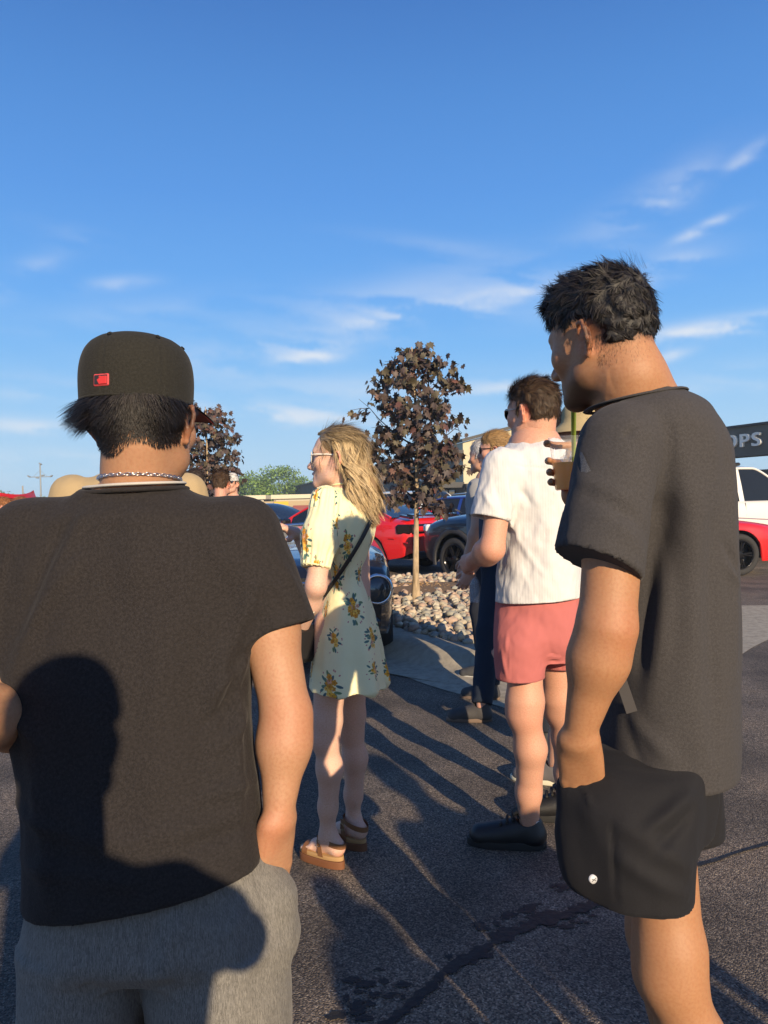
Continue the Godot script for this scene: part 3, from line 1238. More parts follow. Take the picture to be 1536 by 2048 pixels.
func make_trees() -> void:
	var m := mat(1, 1, 1, 0.6)
	m.vertex_color_use_as_albedo = true
	m.backlight_enabled = true
	m.backlight = Color(0.25, 0.2, 0.16)
	M.maple_leaf = m
	m = mat(1, 1, 1, 0.6)
	m.vertex_color_use_as_albedo = true
	m.backlight_enabled = true
	m.backlight = Color(0.5, 0.55, 0.3)
	M.green_leaf = m
	maple("maple_tree", "young maroon leaved maple with slim tan trunk in the gravel bed", G(836, 1200, 0.17), 3.42, [[1.25, 0.25], [1.5, 0.5], [1.9, 0.68], [2.4, 0.72], [2.75, 0.66], [3.0, 0.45], [3.3, 0.22], [3.7, 0.06]], 11, 38, 0.10, 8)
	maple("maple_tree", "maroon leaved maple whose crown shows beside the capped man's jaw, above the sunglasses man", Vector3(-3.35, 0.0, -14.6), 3.55, [[1.3, 0.3], [1.5, 0.6], [1.9, 0.75], [2.4, 0.72], [2.9, 0.6], [3.3, 0.4], [3.7, 0.1]], 23, 32, 0.105, 9)
	var k := 0
	for q in [[560, 128.0, 8.0, 8.6, "tallest round crowned green tree in the clump between the curly haired man and the woman"], [505, 126.0, 7.0, 7.0, "left hand green tree of the clump above the pale shed"], [598, 134.0, 6.4, 6.5, "lower green tree at the woman's end of the clump, next to the grey shops"], [530, 116.0, 5.2, 5.0, "small bright green tree standing before the clump over the tan wall"], [478, 132.0, 6.2, 5.6, "green tree behind the white cap, first of the clump"]]:
		var x: float = (q[0] - 768.0) / F * q[1]
		green_tree(q[4], Vector3(x, 0, -q[1]), q[2], q[3], 40 + k, 3000)
		k += 1
	green_tree("dark green tree at the picture's edge above the red haired heads", Vector3(-61.5, 0, -120), 4.9, 9.5, 61, 2600)
	green_tree("low green tree beside the wooden utility pole", Vector3(-57.0, 0, -126), 3.6, 6.0, 62, 1500)
	green_tree("brownish green shrubby tree just over the tan wall under the clump", Vector3(-15.5, 0, -101), 3.4, 5.2, 63, 1500)


func make_poles() -> void:
	var g := Geo.new()
	var d := 110.0
	var x := (83.0 - 768.0) / F * d
	var t := thing("light_pole", "tall grey parking lot light pole with crossed arms of floodlights", "light pole", Vector3(x, 0, -d))
	g.tube([Vector3.ZERO, Vector3(0, 8.0, 0)], [0.13, 0.09], 10)
	part("mast", g.mesh(M.steel), t)
	g = Geo.new()
	g.box(Transform3D(Basis(), Vector3(0, 6.25, 0)), Vector3(3.3, 0.1, 0.1), 0.02)
	part("crossarm", g.mesh(M.steel), t)
	g = Geo.new()
	for s in [-1.0, 1.0]:
		g.tube([Vector3(0, 7.2, 0), Vector3(s * 1.0, 6.3, 0)], [0.018], 5)
	part("stay_wires", g.mesh(M.steel), t)
	for q in [[-1.6, 6.35, 0.5], [1.6, 6.32, -0.5], [-0.4, 6.12, 0.1], [0.42, 6.45, -0.2], [0.1, 8.1, 0.6]]:
		g = Geo.new()
		g.box(Transform3D(Basis(Vector3.BACK, -q[2]), Vector3(q[0], q[1], 0.1)), Vector3(0.42, 0.16, 0.35), 0.04)
		part("floodlight", g.mesh(M.steel), t)
	d = 140.0
	x = (47.0 - 768.0) / F * d
	var wood := mat(0.30, 0.26, 0.20, 0.9)
	t = thing("utility_pole", "weathered wooden utility pole beyond the heads at the lot's edge", "utility pole", Vector3(x, 0, -d))
	g = Geo.new()
	g.tube([Vector3.ZERO, Vector3(0, 6.0, 0)], [0.17, 0.13], 8)
	part("post", g.mesh(wood), t)
	g = Geo.new()
	g.box(Transform3D(Basis(), Vector3(0.2, 4.4, 0.2)), Vector3(0.4, 0.7, 0.3), 0.05)
	part("transformer", g.mesh(M.steel), t)
# ---------------------------------------------------------------- cars: x forward, z to the right
func at_x(tab: Array, x: float) -> float:
	if x <= tab[0][0]:
		return tab[0][1]
	for i in tab.size() - 1:
		if x <= tab[i + 1][0]:
			var t: float = (x - tab[i][0]) / (tab[i + 1][0] - tab[i][0])
			var p0: float = tab[maxi(i - 1, 0)][1]
			var p3: float = tab[mini(i + 2, tab.size() - 1)][1]
			return lerpf(cubic_interpolate(tab[i][1], tab[i + 1][1], p0, p3, t), lerpf(tab[i][1], tab[i + 1][1], t), 0.5)
	return tab[-1][1]


func paint(r: float, g: float, b: float) -> StandardMaterial3D:
	var m := mat(r, g, b, 0.35)
	m.clearcoat_enabled = true
	m.clearcoat = 1.0
	m.clearcoat_roughness = 0.03
	return m


func wheel(parent: Node3D, at: Vector3, r: float, rim: Material, spokes: int, side: float) -> void:
	var w := Node3D.new()
	var nm := "wheel"
	var i := 0
	while parent.has_node(NodePath(nm)):
		i += 1
		nm = "wheel_%03d" % i
	w.name = nm
	parent.add_child(w)
	w.position = at
	w.rotation.x = PI / 2 * side   # lathe axis y points outwards
	var g := Geo.new()
	var k := r * 0.72
	g.lathe(Transform3D(), [[k, -0.12], [r * 0.93, -0.12], [r * 0.985, -0.09], [r, -0.05], [r, 0.05], [r * 0.985, 0.09], [r * 0.93, 0.118], [r * 0.8, 0.122], [k, 0.105], [k * 0.96, 0.09]], 40)
	part("tyre", g.mesh(M.rubber), w)
	g = Geo.new()
	g.lathe(Transform3D(), [[k * 0.97, 0.10], [k * 0.9, 0.095], [k * 0.87, 0.02], [k * 0.85, -0.08], [0.0, -0.08]], 32)
	part("barrel", g.mesh(M.rim_dark), w)
	g = Geo.new()
	for s in spokes:
		var a := TAU * s / spokes
		for d in [-0.11, 0.11]:
			var b := Basis(Vector3.UP, a + d)
			g.box(Transform3D(b, b * Vector3(k * 0.52, 0.075, 0)), Vector3(k * 0.86, 0.035, k * 0.13), 0.01)
	g.lathe(Transform3D(), [[k * 0.27, 0.03], [k * 0.27, 0.095], [k * 0.2, 0.105], [0.0, 0.105]], 16)
	g.lathe(Transform3D(), [[k * 0.86, 0.06], [k * 0.9, 0.107], [k * 0.97, 0.107], [k * 0.985, 0.09]], 36)
	part("rim", g.mesh(rim), w)


# spec keys: len, top, belt, sill, wide (tables over x), wheels [rear x, front x, r], roof [deck x, rear top x, screen top x, cowl x], roof_y, roof_w
func car(called: String, label: String, spec: Dictionary, at: Vector3, yaw: float, body: Material, rim: Material, group := "") -> Node3D:
	var t := thing(called, label, "car", at, yaw, group)
	var L: float = spec.len
	var xs := []
	var n := 84
	for i in n + 1:
		xs.append(-L / 2 + L * i / n)
	var wr: float = spec.wheels[2]
	var arch: float = wr + spec.get("gap", 0.055)
	var rows := []
	for x in xs:
		var bottom: float = at_x(spec.sill, x)
		for wx in [spec.wheels[0], spec.wheels[1]]:
			var dx: float = absf(x - wx)
			if dx < arch:
				bottom = maxf(bottom, wr + sqrt(arch * arch - dx * dx))
		var w: float = at_x(spec.wide, x)
		var belt: float = at_x(spec.belt, x)
		var top: float = at_x(spec.top, x)
		var h := []
		h.append(Vector3(x, bottom, w * 0.955))
		for q in [[0.10, 0.975], [0.3, 0.993], [0.55, 1.0], [0.72, 0.992], [0.84, 0.985], [0.93, 0.965], [1.0, 0.925]]:
			var y: float = lerpf(at_x(spec.sill, x), belt, q[0])
			h.append(Vector3(x, maxf(y, bottom + 0.012 * (q[0] + 0.1)), w * q[1]))
		h.append(Vector3(x, maxf(lerpf(belt, top, 0.55), bottom + 0.02), w * 0.80))
		h.append(Vector3(x, maxf(top, bottom + 0.02), w * 0.52))
		h.append(Vector3(x, maxf(top, bottom + 0.02) + 0.008, 0))
		var row := []
		for p in h:
			row.append(p)
		for j in range(h.size() - 2, -1, -1):
			row.append(Vector3(h[j].x, h[j].y, -h[j].z))
		rows.append(row)
	var g := Geo.new()
	g.sheet(rows, Color.WHITE, false)
	for e in 2:
		var row: Array = rows[0] if e == 0 else rows[-1]
		var c := Vector3.ZERO
		for p in row:
			c += p / row.size()
		var s := g.v.size()
		var nn := Vector3.LEFT if e == 0 else Vector3.RIGHT
		g.v.append(c + nn * 0.03); g.n.append(nn); g.c.append(Color.WHITE); g.uv.append(Vector2.ZERO)
		for p in row:
			g.v.append(p); g.n.append(nn); g.c.append(Color.WHITE); g.uv.append(Vector2.ZERO)
		for j in row.size():
			var k := (j + 1) % row.size()
			g.x.append_array([s, s + 1 + j, s + 1 + k] if e == 1 else [s, s + 1 + k, s + 1 + j])
	part("body", g.mesh(body), t)
	# dark floor and wheel wells
	g = Geo.new()
	var sl: float = at_x(spec.sill, 0.0)
	g.box(Transform3D(Basis(), Vector3(0, sl + 0.12, 0)), Vector3(L * 0.94, 0.16, at_x(spec.wide, 0.0) * 1.6), 0.0)
	g.box(Transform3D(Basis(), Vector3(0, sl + 0.35, 0)), Vector3(L * 0.86, 0.35, at_x(spec.wide, 0.0) * 1.2), 0.0)
	part("underbody", g.mesh(M.black), t)
	# cabin
	if spec.get("open", false):
		for wx in [spec.wheels[0], spec.wheels[1]]:
			for sg in [1.0, -1.0]:
				wheel(t, Vector3(wx, wr, sg * (at_x(spec.wide, wx) - 0.115)), wr, rim, spec.get("spokes", 5), sg)
		return t
	var R: Array = spec.roof
	var ry: float = spec.roof_y
	var rw: float = spec.roof_w
	var m := 36
	var side_r := []
	var side_l := []
	var tops := []
	for i in m + 1:
		var x := lerpf(R[0], R[3], float(i) / m)
		var belt: float = at_x(spec.belt, x) - 0.01
		var wb: float = at_x(spec.wide, x) * 0.90
		var q := 1.0
		if x < R[1]:
			q = (x - R[0]) / (R[1] - R[0])
		elif x > R[2]:
			q = (R[3] - x) / (R[3] - R[2])
		var bend := sin(PI * clampf((x - R[0]) / (R[3] - R[0]), 0, 1))
		var base: float = maxf(belt, at_x(spec.top, x) - 0.01)
		var e := 1.0 - pow(1.0 - q, 1.45)
		var y := lerpf(base, ry - 0.06 + 0.06 * bend, e)
		var z := lerpf(wb * 0.97, rw, e)
		side_r.append([Vector3(x, belt - 0.01, wb), Vector3(x, lerpf(belt, y, 0.5), lerpf(wb, z, 0.46)), Vector3(x, maxf(y - 0.03 * e, belt), z + 0.012)])
		side_l.append([Vector3(x, belt - 0.01, -wb), Vector3(x, lerpf(belt, y, 0.5), -lerpf(wb, z, 0.46)), Vector3(x, maxf(y - 0.03 * e, belt), -z - 0.012)])
		tops.append([Vector3(x, maxf(y - 0.03 * e, belt), z + 0.012), Vector3(x, y, z - 0.03), Vector3(x, y + 0.035 * e, z * 0.5), Vector3(x, y + 0.045 * e, 0), Vector3(x, y + 0.035 * e, -z * 0.5), Vector3(x, y, -z + 0.03), Vector3(x, maxf(y - 0.03 * e, belt), -z - 0.012)])
	var i1 := int(round((R[1] - R[0]) / (R[3] - R[0]) * m))
	var i2 := int(round((R[2] - R[0]) / (R[3] - R[0]) * m))
	g = Geo.new(); g.sheet(tops.slice(i1, i2 + 1), Color.WHITE, false); part("roof", g.mesh(body), t)
	g = Geo.new(); g.sheet(tops.slice(0, i1 + 1), Color.WHITE, false); part("rear_window", g.mesh(M.glass_dark), t)
	g = Geo.new(); g.sheet(tops.slice(i2, m + 1), Color.WHITE, false); part("windscreen", g.mesh(M.glass_dark), t)
	for s in 2:
		var rows2: Array = side_r if s == 0 else side_l
		g = Geo.new(); g.sheet(rows2, Color.WHITE, s == 1); part("side_windows", g.mesh(M.glass_dark), t)
		g = Geo.new()
		var sg := 1.0 if s == 0 else -1.0
		for pl in spec.pillars:
			var a := clampi(int((pl[0] - R[0]) / (R[3] - R[0]) * m), 0, m)
			var b := clampi(int((pl[1] - R[0]) / (R[3] - R[0]) * m), a + 1, m)
			var strip := []
			for i in range(a, b + 1):
				strip.append(rows2[i].map(func(p): return p + Vector3(0, 0.002, 0.006 * sg)))
			g.sheet(strip, Color.WHITE, s == 1)
		# frame along the belt, the roof rail and the screen pillar
		var rail := []
		for r2 in rows2:
			rail.append(r2[2])
		g.tube(rail, [0.026], 6, Color.WHITE, true)
		part("pillars", g.mesh(body), t)
	for wx in [spec.wheels[0], spec.wheels[1]]:
		for sg in [1.0, -1.0]:
			wheel(t, Vector3(wx, wr, sg * (at_x(spec.wide, wx) - 0.115)), wr, rim, spec.get("spokes", 5), sg)
	# door seams and handles
	for sg in [1.0, -1.0]:
		for x in spec.get("doors", []):
			g = Geo.new()
			var pts := []
			for q in 6:
				var y: float = lerpf(at_x(spec.sill, x) + 0.1, at_x(spec.belt, x) - 0.02, q / 5.0)
				var u := q / 5.0
				pts.append(Vector3(x, y, sg * at_x(spec.wide, x) * lerpf(0.978, 0.972, u) * (1.0 + 0.019 * sin(PI * u))))
			g.tube(pts, [0.006], 4)
			part("door_seam", g.mesh(M.black), t)
	for sg in [1.0, -1.0]:
		var mx: float = R[3] - 0.35
		g = Geo.new()
		var my: float = at_x(spec.belt, mx) + 0.08
		g.box(Transform3D(Basis(), Vector3(mx, my, sg * (at_x(spec.wide, mx) + 0.10))), Vector3(0.13, 0.15, 0.24), 0.04)
		g.box(Transform3D(Basis(), Vector3(mx, my - 0.06, sg * (at_x(spec.wide, mx) - 0.03))), Vector3(0.08, 0.05, 0.12), 0.01)
		part("mirror", g.mesh(spec.get("mirror_mat", body)), t)
	return t


func add_part(t: Node3D, called: String, m: Material, boxes: Array, bevel := 0.015) -> MeshInstance3D:
	var g := Geo.new()
	for b in boxes:
		g.box(Transform3D(Basis(Vector3.UP, deg_to_rad(b[6] if b.size() > 6 else 0.0)) * Basis(Vector3.BACK, deg_to_rad(b[7] if b.size() > 7 else 0.0)), Vector3(b[0], b[1], b[2])), Vector3(b[3], b[4], b[5]), bevel)
	return part(called, g.mesh(m), t)


func sedan() -> Dictionary:
	return {"len": 5.0,
		"top": [[-2.5, 0.98], [-2.42, 1.08], [-1.75, 1.13], [-1.0, 1.10], [0.9, 1.02], [1.6, 0.98], [2.2, 0.90], [2.42, 0.82], [2.5, 0.70]],
		"belt": [[-2.5, 0.88], [-2.35, 1.0], [-1.5, 1.04], [-0.5, 0.99], [0.9, 0.95], [1.8, 0.90], [2.35, 0.80], [2.5, 0.66]],
		"sill": [[-2.5, 0.42], [-2.3, 0.33], [-1.9, 0.27], [1.8, 0.24], [2.3, 0.25], [2.5, 0.34]],
		"wide": [[-2.5, 0.80], [-2.38, 0.90], [-1.9, 0.955], [-1.2, 0.96], [0.0, 0.93], [1.3, 0.95], [2.0, 0.93], [2.35, 0.84], [2.5, 0.66]],
		"wheels": [-1.52, 1.53, 0.355], "roof": [-2.0, -0.75, 0.35, 1.25], "roof_y": 1.44, "roof_w": 0.60,
		"pillars": [[-1.95, -1.12], [-0.32, -0.2], [1.0, 1.2]], "doors": [-1.05, -0.25, 0.85], "spokes": 5}


func suv() -> Dictionary:
	return {"len": 4.9,
		"top": [[-2.45, 1.0], [-2.3, 1.14], [-1.0, 1.16], [0.8, 1.20], [1.5, 1.18], [2.1, 1.10], [2.36, 1.0], [2.45, 0.85]],
		"belt": [[-2.45, 0.95], [-2.3, 1.08], [-0.5, 1.10], [0.9, 1.10], [1.8, 1.07], [2.3, 0.95], [2.45, 0.80]],
		"sill": [[-2.45, 0.45], [-2.1, 0.36], [0.0, 0.32], [2.1, 0.34], [2.45, 0.45]],
		"wide": [[-2.45, 0.84], [-2.3, 0.93], [-1.5, 0.97], [1.4, 0.97], [2.1, 0.95], [2.34, 0.86], [2.45, 0.72]],
		"wheels": [-1.42, 1.44, 0.385], "roof": [-2.38, -2.0, 0.35, 1.15], "roof_y": 1.70, "roof_w": 0.66,
		"pillars": [[-2.3, -1.9], [-1.2, -1.1], [-0.25, -0.15], [0.95, 1.1]], "doors": [-1.15, -0.2, 0.9], "spokes": 6}


func pickup() -> Dictionary:
	return {"len": 5.8,
		"top": [[-2.9, 1.30], [-0.6, 1.32], [0.6, 1.34], [1.6, 1.34], [2.4, 1.28], [2.75, 1.18], [2.9, 1.0]],
		"belt": [[-2.9, 1.28], [-0.6, 1.26], [0.9, 1.26], [2.3, 1.22], [2.75, 1.1], [2.9, 0.95]],
		"sill": [[-2.9, 0.62], [0.0, 0.52], [2.4, 0.55], [2.9, 0.62]],
		"wide": [[-2.9, 0.94], [-1.5, 1.0], [1.8, 1.0], [2.6, 0.96], [2.9, 0.84]],
		"wheels": [-1.85, 1.85, 0.42], "roof": [-0.75, -0.55, 0.55, 1.35], "roof_y": 1.98, "roof_w": 0.70,
		"pillars": [[-0.75, -0.5], [0.1, 0.22], [1.1, 1.3]], "doors": [-0.6, 0.15, 1.2], "spokes": 6}


func make_cars() -> void:
	M.rubber = mat(0.022, 0.022, 0.023, 0.8)
	M.rim_dark = mat(0.02, 0.02, 0.022, 0.4, 0.5)
	var rim_black := mat(0.02, 0.02, 0.022, 0.18, 0.6)
	var rim_grey := mat(0.20, 0.20, 0.21, 0.25, 0.9)
	var rim_silver := mat(0.45, 0.45, 0.46, 0.2, 1.0)
	var lens_red := mat(0.55, 0.01, 0.01, 0.1)
	var lens_white := mat(0.75, 0.78, 0.8, 0.1)
	var chrome := mat(0.7, 0.7, 0.72, 0.06, 1.0)
	var plate := mat(0.55, 0.6, 0.62, 0.4)
	var red := paint(0.58, 0.012, 0.014)
	var blue := paint(0.012, 0.035, 0.22)
	var navy := paint(0.007, 0.010, 0.015)
	var black := paint(0.006, 0.006, 0.007)
	var white := paint(0.68, 0.67, 0.63)
	var slate := paint(0.035, 0.055, 0.085)
	var th := 138.0
	# red sedan with a black spoiler behind the maple's trunk
	var s := sedan()
	s.mirror_mat = black
	var t := car("red_sedan", "glossy red sedan with black boot spoiler and dark tail lamp band, behind the maple trunk", s, Vector3(-0.80, 0, -17.15), th, red, rim_grey)
	add_part(t, "tail_lamp_band", mat(0.012, 0.008, 0.008, 0.08), [[-2.49, 0.88, 0, 0.12, 0.19, 1.62], [-2.36, 0.88, -0.86, 0.30, 0.19, 0.10, 24], [-2.36, 0.88, 0.86, 0.30, 0.19, 0.10, -24]], 0.03)
	for sg in [-1.0, 1.0]:
		var lamp := add_part(t, "tail_lamp", lens_red, [[-2.52, 0.88, sg * 0.62, 0.1, 0.12, 0.34]], 0.03)
		part("reversing_lamp", (func():
			var g := Geo.new()
			g.box(Transform3D(Basis(), Vector3(-2.535, 0.885, sg * 0.36)), Vector3(0.08, 0.075, 0.2), 0.01)
			return g.mesh(lens_white)).call(), lamp)
	add_part(t, "spoiler", black, [[-2.40, 1.15, 0, 0.16, 0.035, 1.45, 0, 8], [-2.33, 1.12, -0.74, 0.36, 0.05, 0.1, -14, 6], [-2.33, 1.12, 0.74, 0.36, 0.05, 0.1, 14, 6]], 0.012)
	add_part(t, "badge", chrome, [[-2.555, 0.895, -0.14, 0.02, 0.03, 0.05], [-2.555, 0.895, -0.07, 0.02, 0.03, 0.05], [-2.555, 0.895, 0.0, 0.02, 0.03, 0.05], [-2.555, 0.895, 0.07, 0.02, 0.03, 0.05], [-2.555, 0.895, 0.14, 0.02, 0.03, 0.05]], 0.004)
	add_part(t, "number_plate", plate, [[-2.53, 0.62, 0, 0.02, 0.15, 0.31]], 0.004)
	add_part(t, "diffuser", M.black, [[-2.44, 0.37, 0, 0.16, 0.16, 1.3]], 0.03)
	add_part(t, "side_marker", lens_red, [[-2.1, 0.70, -0.945, 0.16, 0.03, 0.02]], 0.004)
	add_part(t, "bumper_crease", red, [[-2.34, 0.62, -0.86, 0.4, 0.02, 0.06, -22]], 0.008)
	# dark crossover with its nose by the tree
	s = suv()
	s.gap = 0.09
	t = car("dark_crossover", "dark navy crossover with black spoked wheel, parked between the maple and the white shirt man", s, Vector3(2.84, 0, -12.8), 128.0, navy, rim_black)
	for sg in [-1.0, 1.0]:
		add_part(t, "headlamp", lens_white, [[2.27, 0.92, sg * 0.80, 0.26, 0.14, 0.16, 28.0 * sg]], 0.03)
		for wx in [s.wheels[0], s.wheels[1]]:
			var g := Geo.new()
			var pts := []
			for i in 17:
				var a := PI * (i / 16.0 * 1.14 - 0.07)
				pts.append(Vector3(wx + cos(a) * 0.50, 0.385 + sin(a) * 0.50, sg * (at_x(s.wide, wx) + 0.002)))
			g.tube(pts, [0.05], 6, Color.WHITE, true, Vector3.BACK, 0.5)
			part("arch_trim", g.mesh(mat(0.03, 0.03, 0.032, 0.6)), t)
	add_part(t, "fog_lamp", lens_white, [[2.30, 0.60, -0.80, 0.10, 0.22, 0.08, -40]], 0.02)
	add_part(t, "grille", M.black, [[2.42, 0.80, 0, 0.1, 0.3, 1.1]], 0.03)
	add_part(t, "bumper_skirt", M.black, [[2.36, 0.47, 0, 0.2, 0.12, 1.5]], 0.04)
	# blue saloon behind the red one
	s = sedan()
	s.roof_y = 1.52
	t = car("blue_sedan", "bright blue sedan with shark fin aerial, behind the red sedan and the dark crossover", s, Vector3(2.15, 0, -20.2), th, blue, rim_black)
	add_part(t, "aerial", blue, [[-0.95, 1.62, 0, 0.2, 0.08, 0.05, 0, -14]], 0.02)
	# white estate further back
	s = suv()
	s.roof_y = 1.74
	car("white_crossover", "white crossover whose roof shows under the maple crown, behind the red sedan", s, Vector3(0.15, 0, -26.0), th, white, rim_silver)
	car("silver_crossover", "dark silver crossover roof just showing between the blue sedan and the shop window", suv(), Vector3(3.3, 0, -29.0), th, paint(0.10, 0.11, 0.12), rim_silver)
	# cars in the far rows, left of the woman
	car("dark_blue_sedan", "dark blue sedan with bright windscreen in the row behind the woman's raised hand", sedan(), G(510, 1120) * Vector3(1, 0, 1) + Vector3(-0.4, 0, -4.0), -28.0, slate, rim_silver, "dark cars in the far rows")
	car("dark_blue_sedan", "dark blue sedan parked furthest back, just left of the woman's face, under the yellow banner", sedan(), Vector3(-5.6, 0, -31.0), 140.0, paint(0.02, 0.035, 0.06), rim_black, "dark cars in the far rows")
	car("black_hatchback", "black hatchback roof between the dark blue sedans in the far row", suv(), Vector3(-7.6, 0, -36.0), 140.0, paint(0.012, 0.014, 0.018), rim_black, "dark cars in the far rows")
	car("grey_blue_sedan", "grey blue sedan low behind the curly haired man's shoulder", sedan(), Vector3(-6.9, 0, -27.0), -30.0, paint(0.04, 0.06, 0.09), rim_silver, "dark cars in the far rows")
	car("blue_coupe", "blue car roof at the picture's edge beside the capped man's shoulder", sedan(), Vector3(-8.4, 0, -16.5), 60.0, paint(0.015, 0.045, 0.16), rim_black)
	# red car with its bonnet up
	t = car("red_hatchback", "red car with its bonnet propped open beyond the capped man's shoulder", sedan(), Vector3(-7.05, 0, -17.6), -120.0, red, rim_black)
	var g2 := Geo.new()
	var hood := []
	for i in 7:
		var u := i / 6.0
		var row := []
		for j in 9:
			var v := j / 8.0 * 2.0 - 1.0
			row.append(Vector3(0.0 + 0.10 * v * v, 0.82 * u - 0.05 * v * v + (0.16 * v * v if i == 6 else 0.0), v * (0.75 - 0.10 * u)))
		hood.append(row)
	g2.sheet(hood, Color.WHITE, false)
	var hp := part("open_bonnet", g2.mesh(red), t)
	hp.position = Vector3(1.15, 0.98, 0)
	hp.rotation.z = deg_to_rad(-18)
	g2 = Geo.new()
	g2.box(Transform3D(Basis(), Vector3(0.0, 0.5, 0.1)), Vector3(0.1, 0.14, 0.3), 0.04)
	part("bonnet_scoop", g2.mesh(M.black), hp)
	# white pickup and red coupe at the right
	var pk := pickup()
	pk.mirror_mat = M.black
	t = car("white_pickup", "white pickup truck with black mirror below the TOPS shop sign", pk, Vector3(7.0, 0, -16.6), 14.0, white, rim_black)
	add_part(t, "roof_light", M.black, [[0.3, 2.05, 0.3, 0.3, 0.07, 0.4]], 0.03)
	s = sedan()
	s.roof_y = 1.36
	s.spokes = 5
	s.wheels = [-1.52, 1.53, 0.365]
	t = car("red_coupe", "low red coupe with a grey stripe and black wheel, in front of the white pickup", s, Vector3(4.5, 0, -14.0), 8.0, red, rim_black)
	add_part(t, "stripe", mat(0.28, 0.24, 0.30, 0.3), [[1.6, 1.0, 0.60, 1.6, 0.02, 0.18, 0, -4]], 0.006)
	black_car(black, chrome)


func black_car(black: Material, chrome: Material) -> void:
	# low black car with round headlamps, its nose by the woman's skirt
	var s := {"len": 4.2, "open": true,
		"top": [[-2.1, 0.85], [-1.6, 0.98], [0.4, 0.98], [1.2, 0.97], [1.8, 0.92], [2.02, 0.86], [2.1, 0.78]],
		"belt": [[-2.1, 0.8], [-1.6, 0.92], [0.4, 0.93], [1.3, 0.92], [1.85, 0.87], [2.03, 0.82], [2.1, 0.72]],
		"sill": [[-2.1, 0.4], [-1.7, 0.25], [1.6, 0.23], [2.1, 0.30]],
		"wide": [[-2.1, 0.72], [-1.8, 0.84], [0, 0.86], [1.3, 0.87], [1.8, 0.86], [2.0, 0.83], [2.1, 0.76]],
		"wheels": [-1.25, 1.27, 0.31], "roof": [-1.9, -1.5, 0.1, 0.75], "roof_y": 1.36, "roof_w": 0.58,
		"pillars": [[-1.8, -1.4], [-0.6, -0.5], [0.6, 0.72]], "doors": [-0.6, 0.55], "spokes": 5}
	var t := car("black_roadster", "glossy black open roadster with round chrome ringed headlamp, nose beside the floral dress", s, Vector3(-0.87, 0, -8.52), -88.0, black, mat(0.4, 0.4, 0.42, 0.2, 1.0))
	for sg in [-1.0, 1.0]:
		var b := Basis(Vector3.BACK, -PI / 2 + 0.06) 
		var g := Geo.new()
		g.lathe(Transform3D(b, Vector3(2.03, 0.67, sg * 0.73)), [[0.135, -0.08], [0.135, 0.05], [0.12, 0.075], [0.105, 0.06]], 28)
		var ring := part("headlamp", g.mesh(chrome), t)
		g = Geo.new()
		g.lathe(Transform3D(b, Vector3(2.03, 0.67, sg * 0.73)), [[0.112, 0.045], [0.09, 0.075], [0.05, 0.095], [0.0, 0.10]], 24)
		part("lens", g.mesh(mat(0.10, 0.11, 0.12, 0.03, 0.6)), ring)
		g = Geo.new()
		g.lathe(Transform3D(b, Vector3(2.05, 0.44, sg * 0.66)), [[0.06, -0.04], [0.06, 0.04], [0.0, 0.045]], 18)
		part("indicator", g.mesh(mat(0.5, 0.25, 0.04, 0.15)), t)
	add_part(t, "grille", chrome, [[2.10, 0.62, 0, 0.05, 0.03, 0.76], [2.10, 0.68, 0, 0.05, 0.03, 0.78], [2.10, 0.74, 0, 0.05, 0.03, 0.76], [2.10, 0.56, 0, 0.05, 0.03, 0.74]], 0.01)
	add_part(t, "bumper", mat(0.015, 0.015, 0.017, 0.2), [[2.12, 0.40, 0, 0.14, 0.13, 1.5]], 0.05)
	add_part(t, "cockpit", M.black, [[-0.55, 0.97, 0, 1.5, 0.05, 1.2]], 0.02)
	for sg in [-1.0, 1.0]:
		add_part(t, "seat", mat(0.03, 0.02, 0.018, 0.5), [[-1.0, 1.02, sg * 0.34, 0.16, 0.24, 0.42], [-0.7, 0.92, sg * 0.34, 0.5, 0.12, 0.44]], 0.05)
	var g3 := Geo.new()
	g3.tube([Vector3(0.35, 0.95, -0.62), Vector3(0.22, 1.16, -0.56), Vector3(0.2, 1.19, 0.0), Vector3(0.22, 1.16, 0.56), Vector3(0.35, 0.95, 0.62)], [0.018], 8)
	part("windscreen_frame", g3.mesh(chrome), t)
	g3 = Geo.new()
	g3.quad(Vector3(0.35, 0.96, 0.58), Vector3(0.35, 0.96, -0.58), Vector3(0.21, 1.17, -0.54), Vector3(0.21, 1.17, 0.54))
	var pane := mat(0.8, 0.9, 0.9, 0.02)
	pane.transparency = BaseMaterial3D.TRANSPARENCY_ALPHA
	pane.albedo_color.a = 0.12
	part("windscreen", g3.mesh(pane), t)
	g3 = Geo.new()
	g3.lathe(Transform3D(Basis(Vector3.BACK, -PI / 2), Vector3(0.15, 1.0, 0.17)), [[0.0, 0.07], [0.05, 0.05], [0.07, 0.0], [0.05, -0.05], [0.0, -0.07]], 20)
	part("mirror", g3.mesh(chrome), t)
# ---------------------------------------------------------------- bodies
func skin(r: float, g: float, b: float) -> StandardMaterial3D:
	var m := mat(r, g, b, 0.58)
	m.vertex_color_use_as_albedo = true
	m.albedo_texture = skin_tex
	m.heightmap_enabled = true
	m.heightmap_texture = skin_bump
	m.heightmap_scale = 0.035
	m.subsurf_scatter_enabled = true
	m.subsurf_scatter_strength = 0.12
	m.uv1_triplanar = true
	m.uv1_scale = Vector3.ONE * 7.0
	return m


var skin_tex := noise_tex(512, 0.035, 6, 51, [[0.0, Color(0.91, 0.85, 0.82)], [0.5, Color(0.97, 0.955, 0.945)], [1.0, Color(1.0, 1.0, 1.0)]])
var skin_bump := noise_tex(512, 0.22, 3, 52)
var knit_bump := noise_tex(512, 0.30, 2, 53)


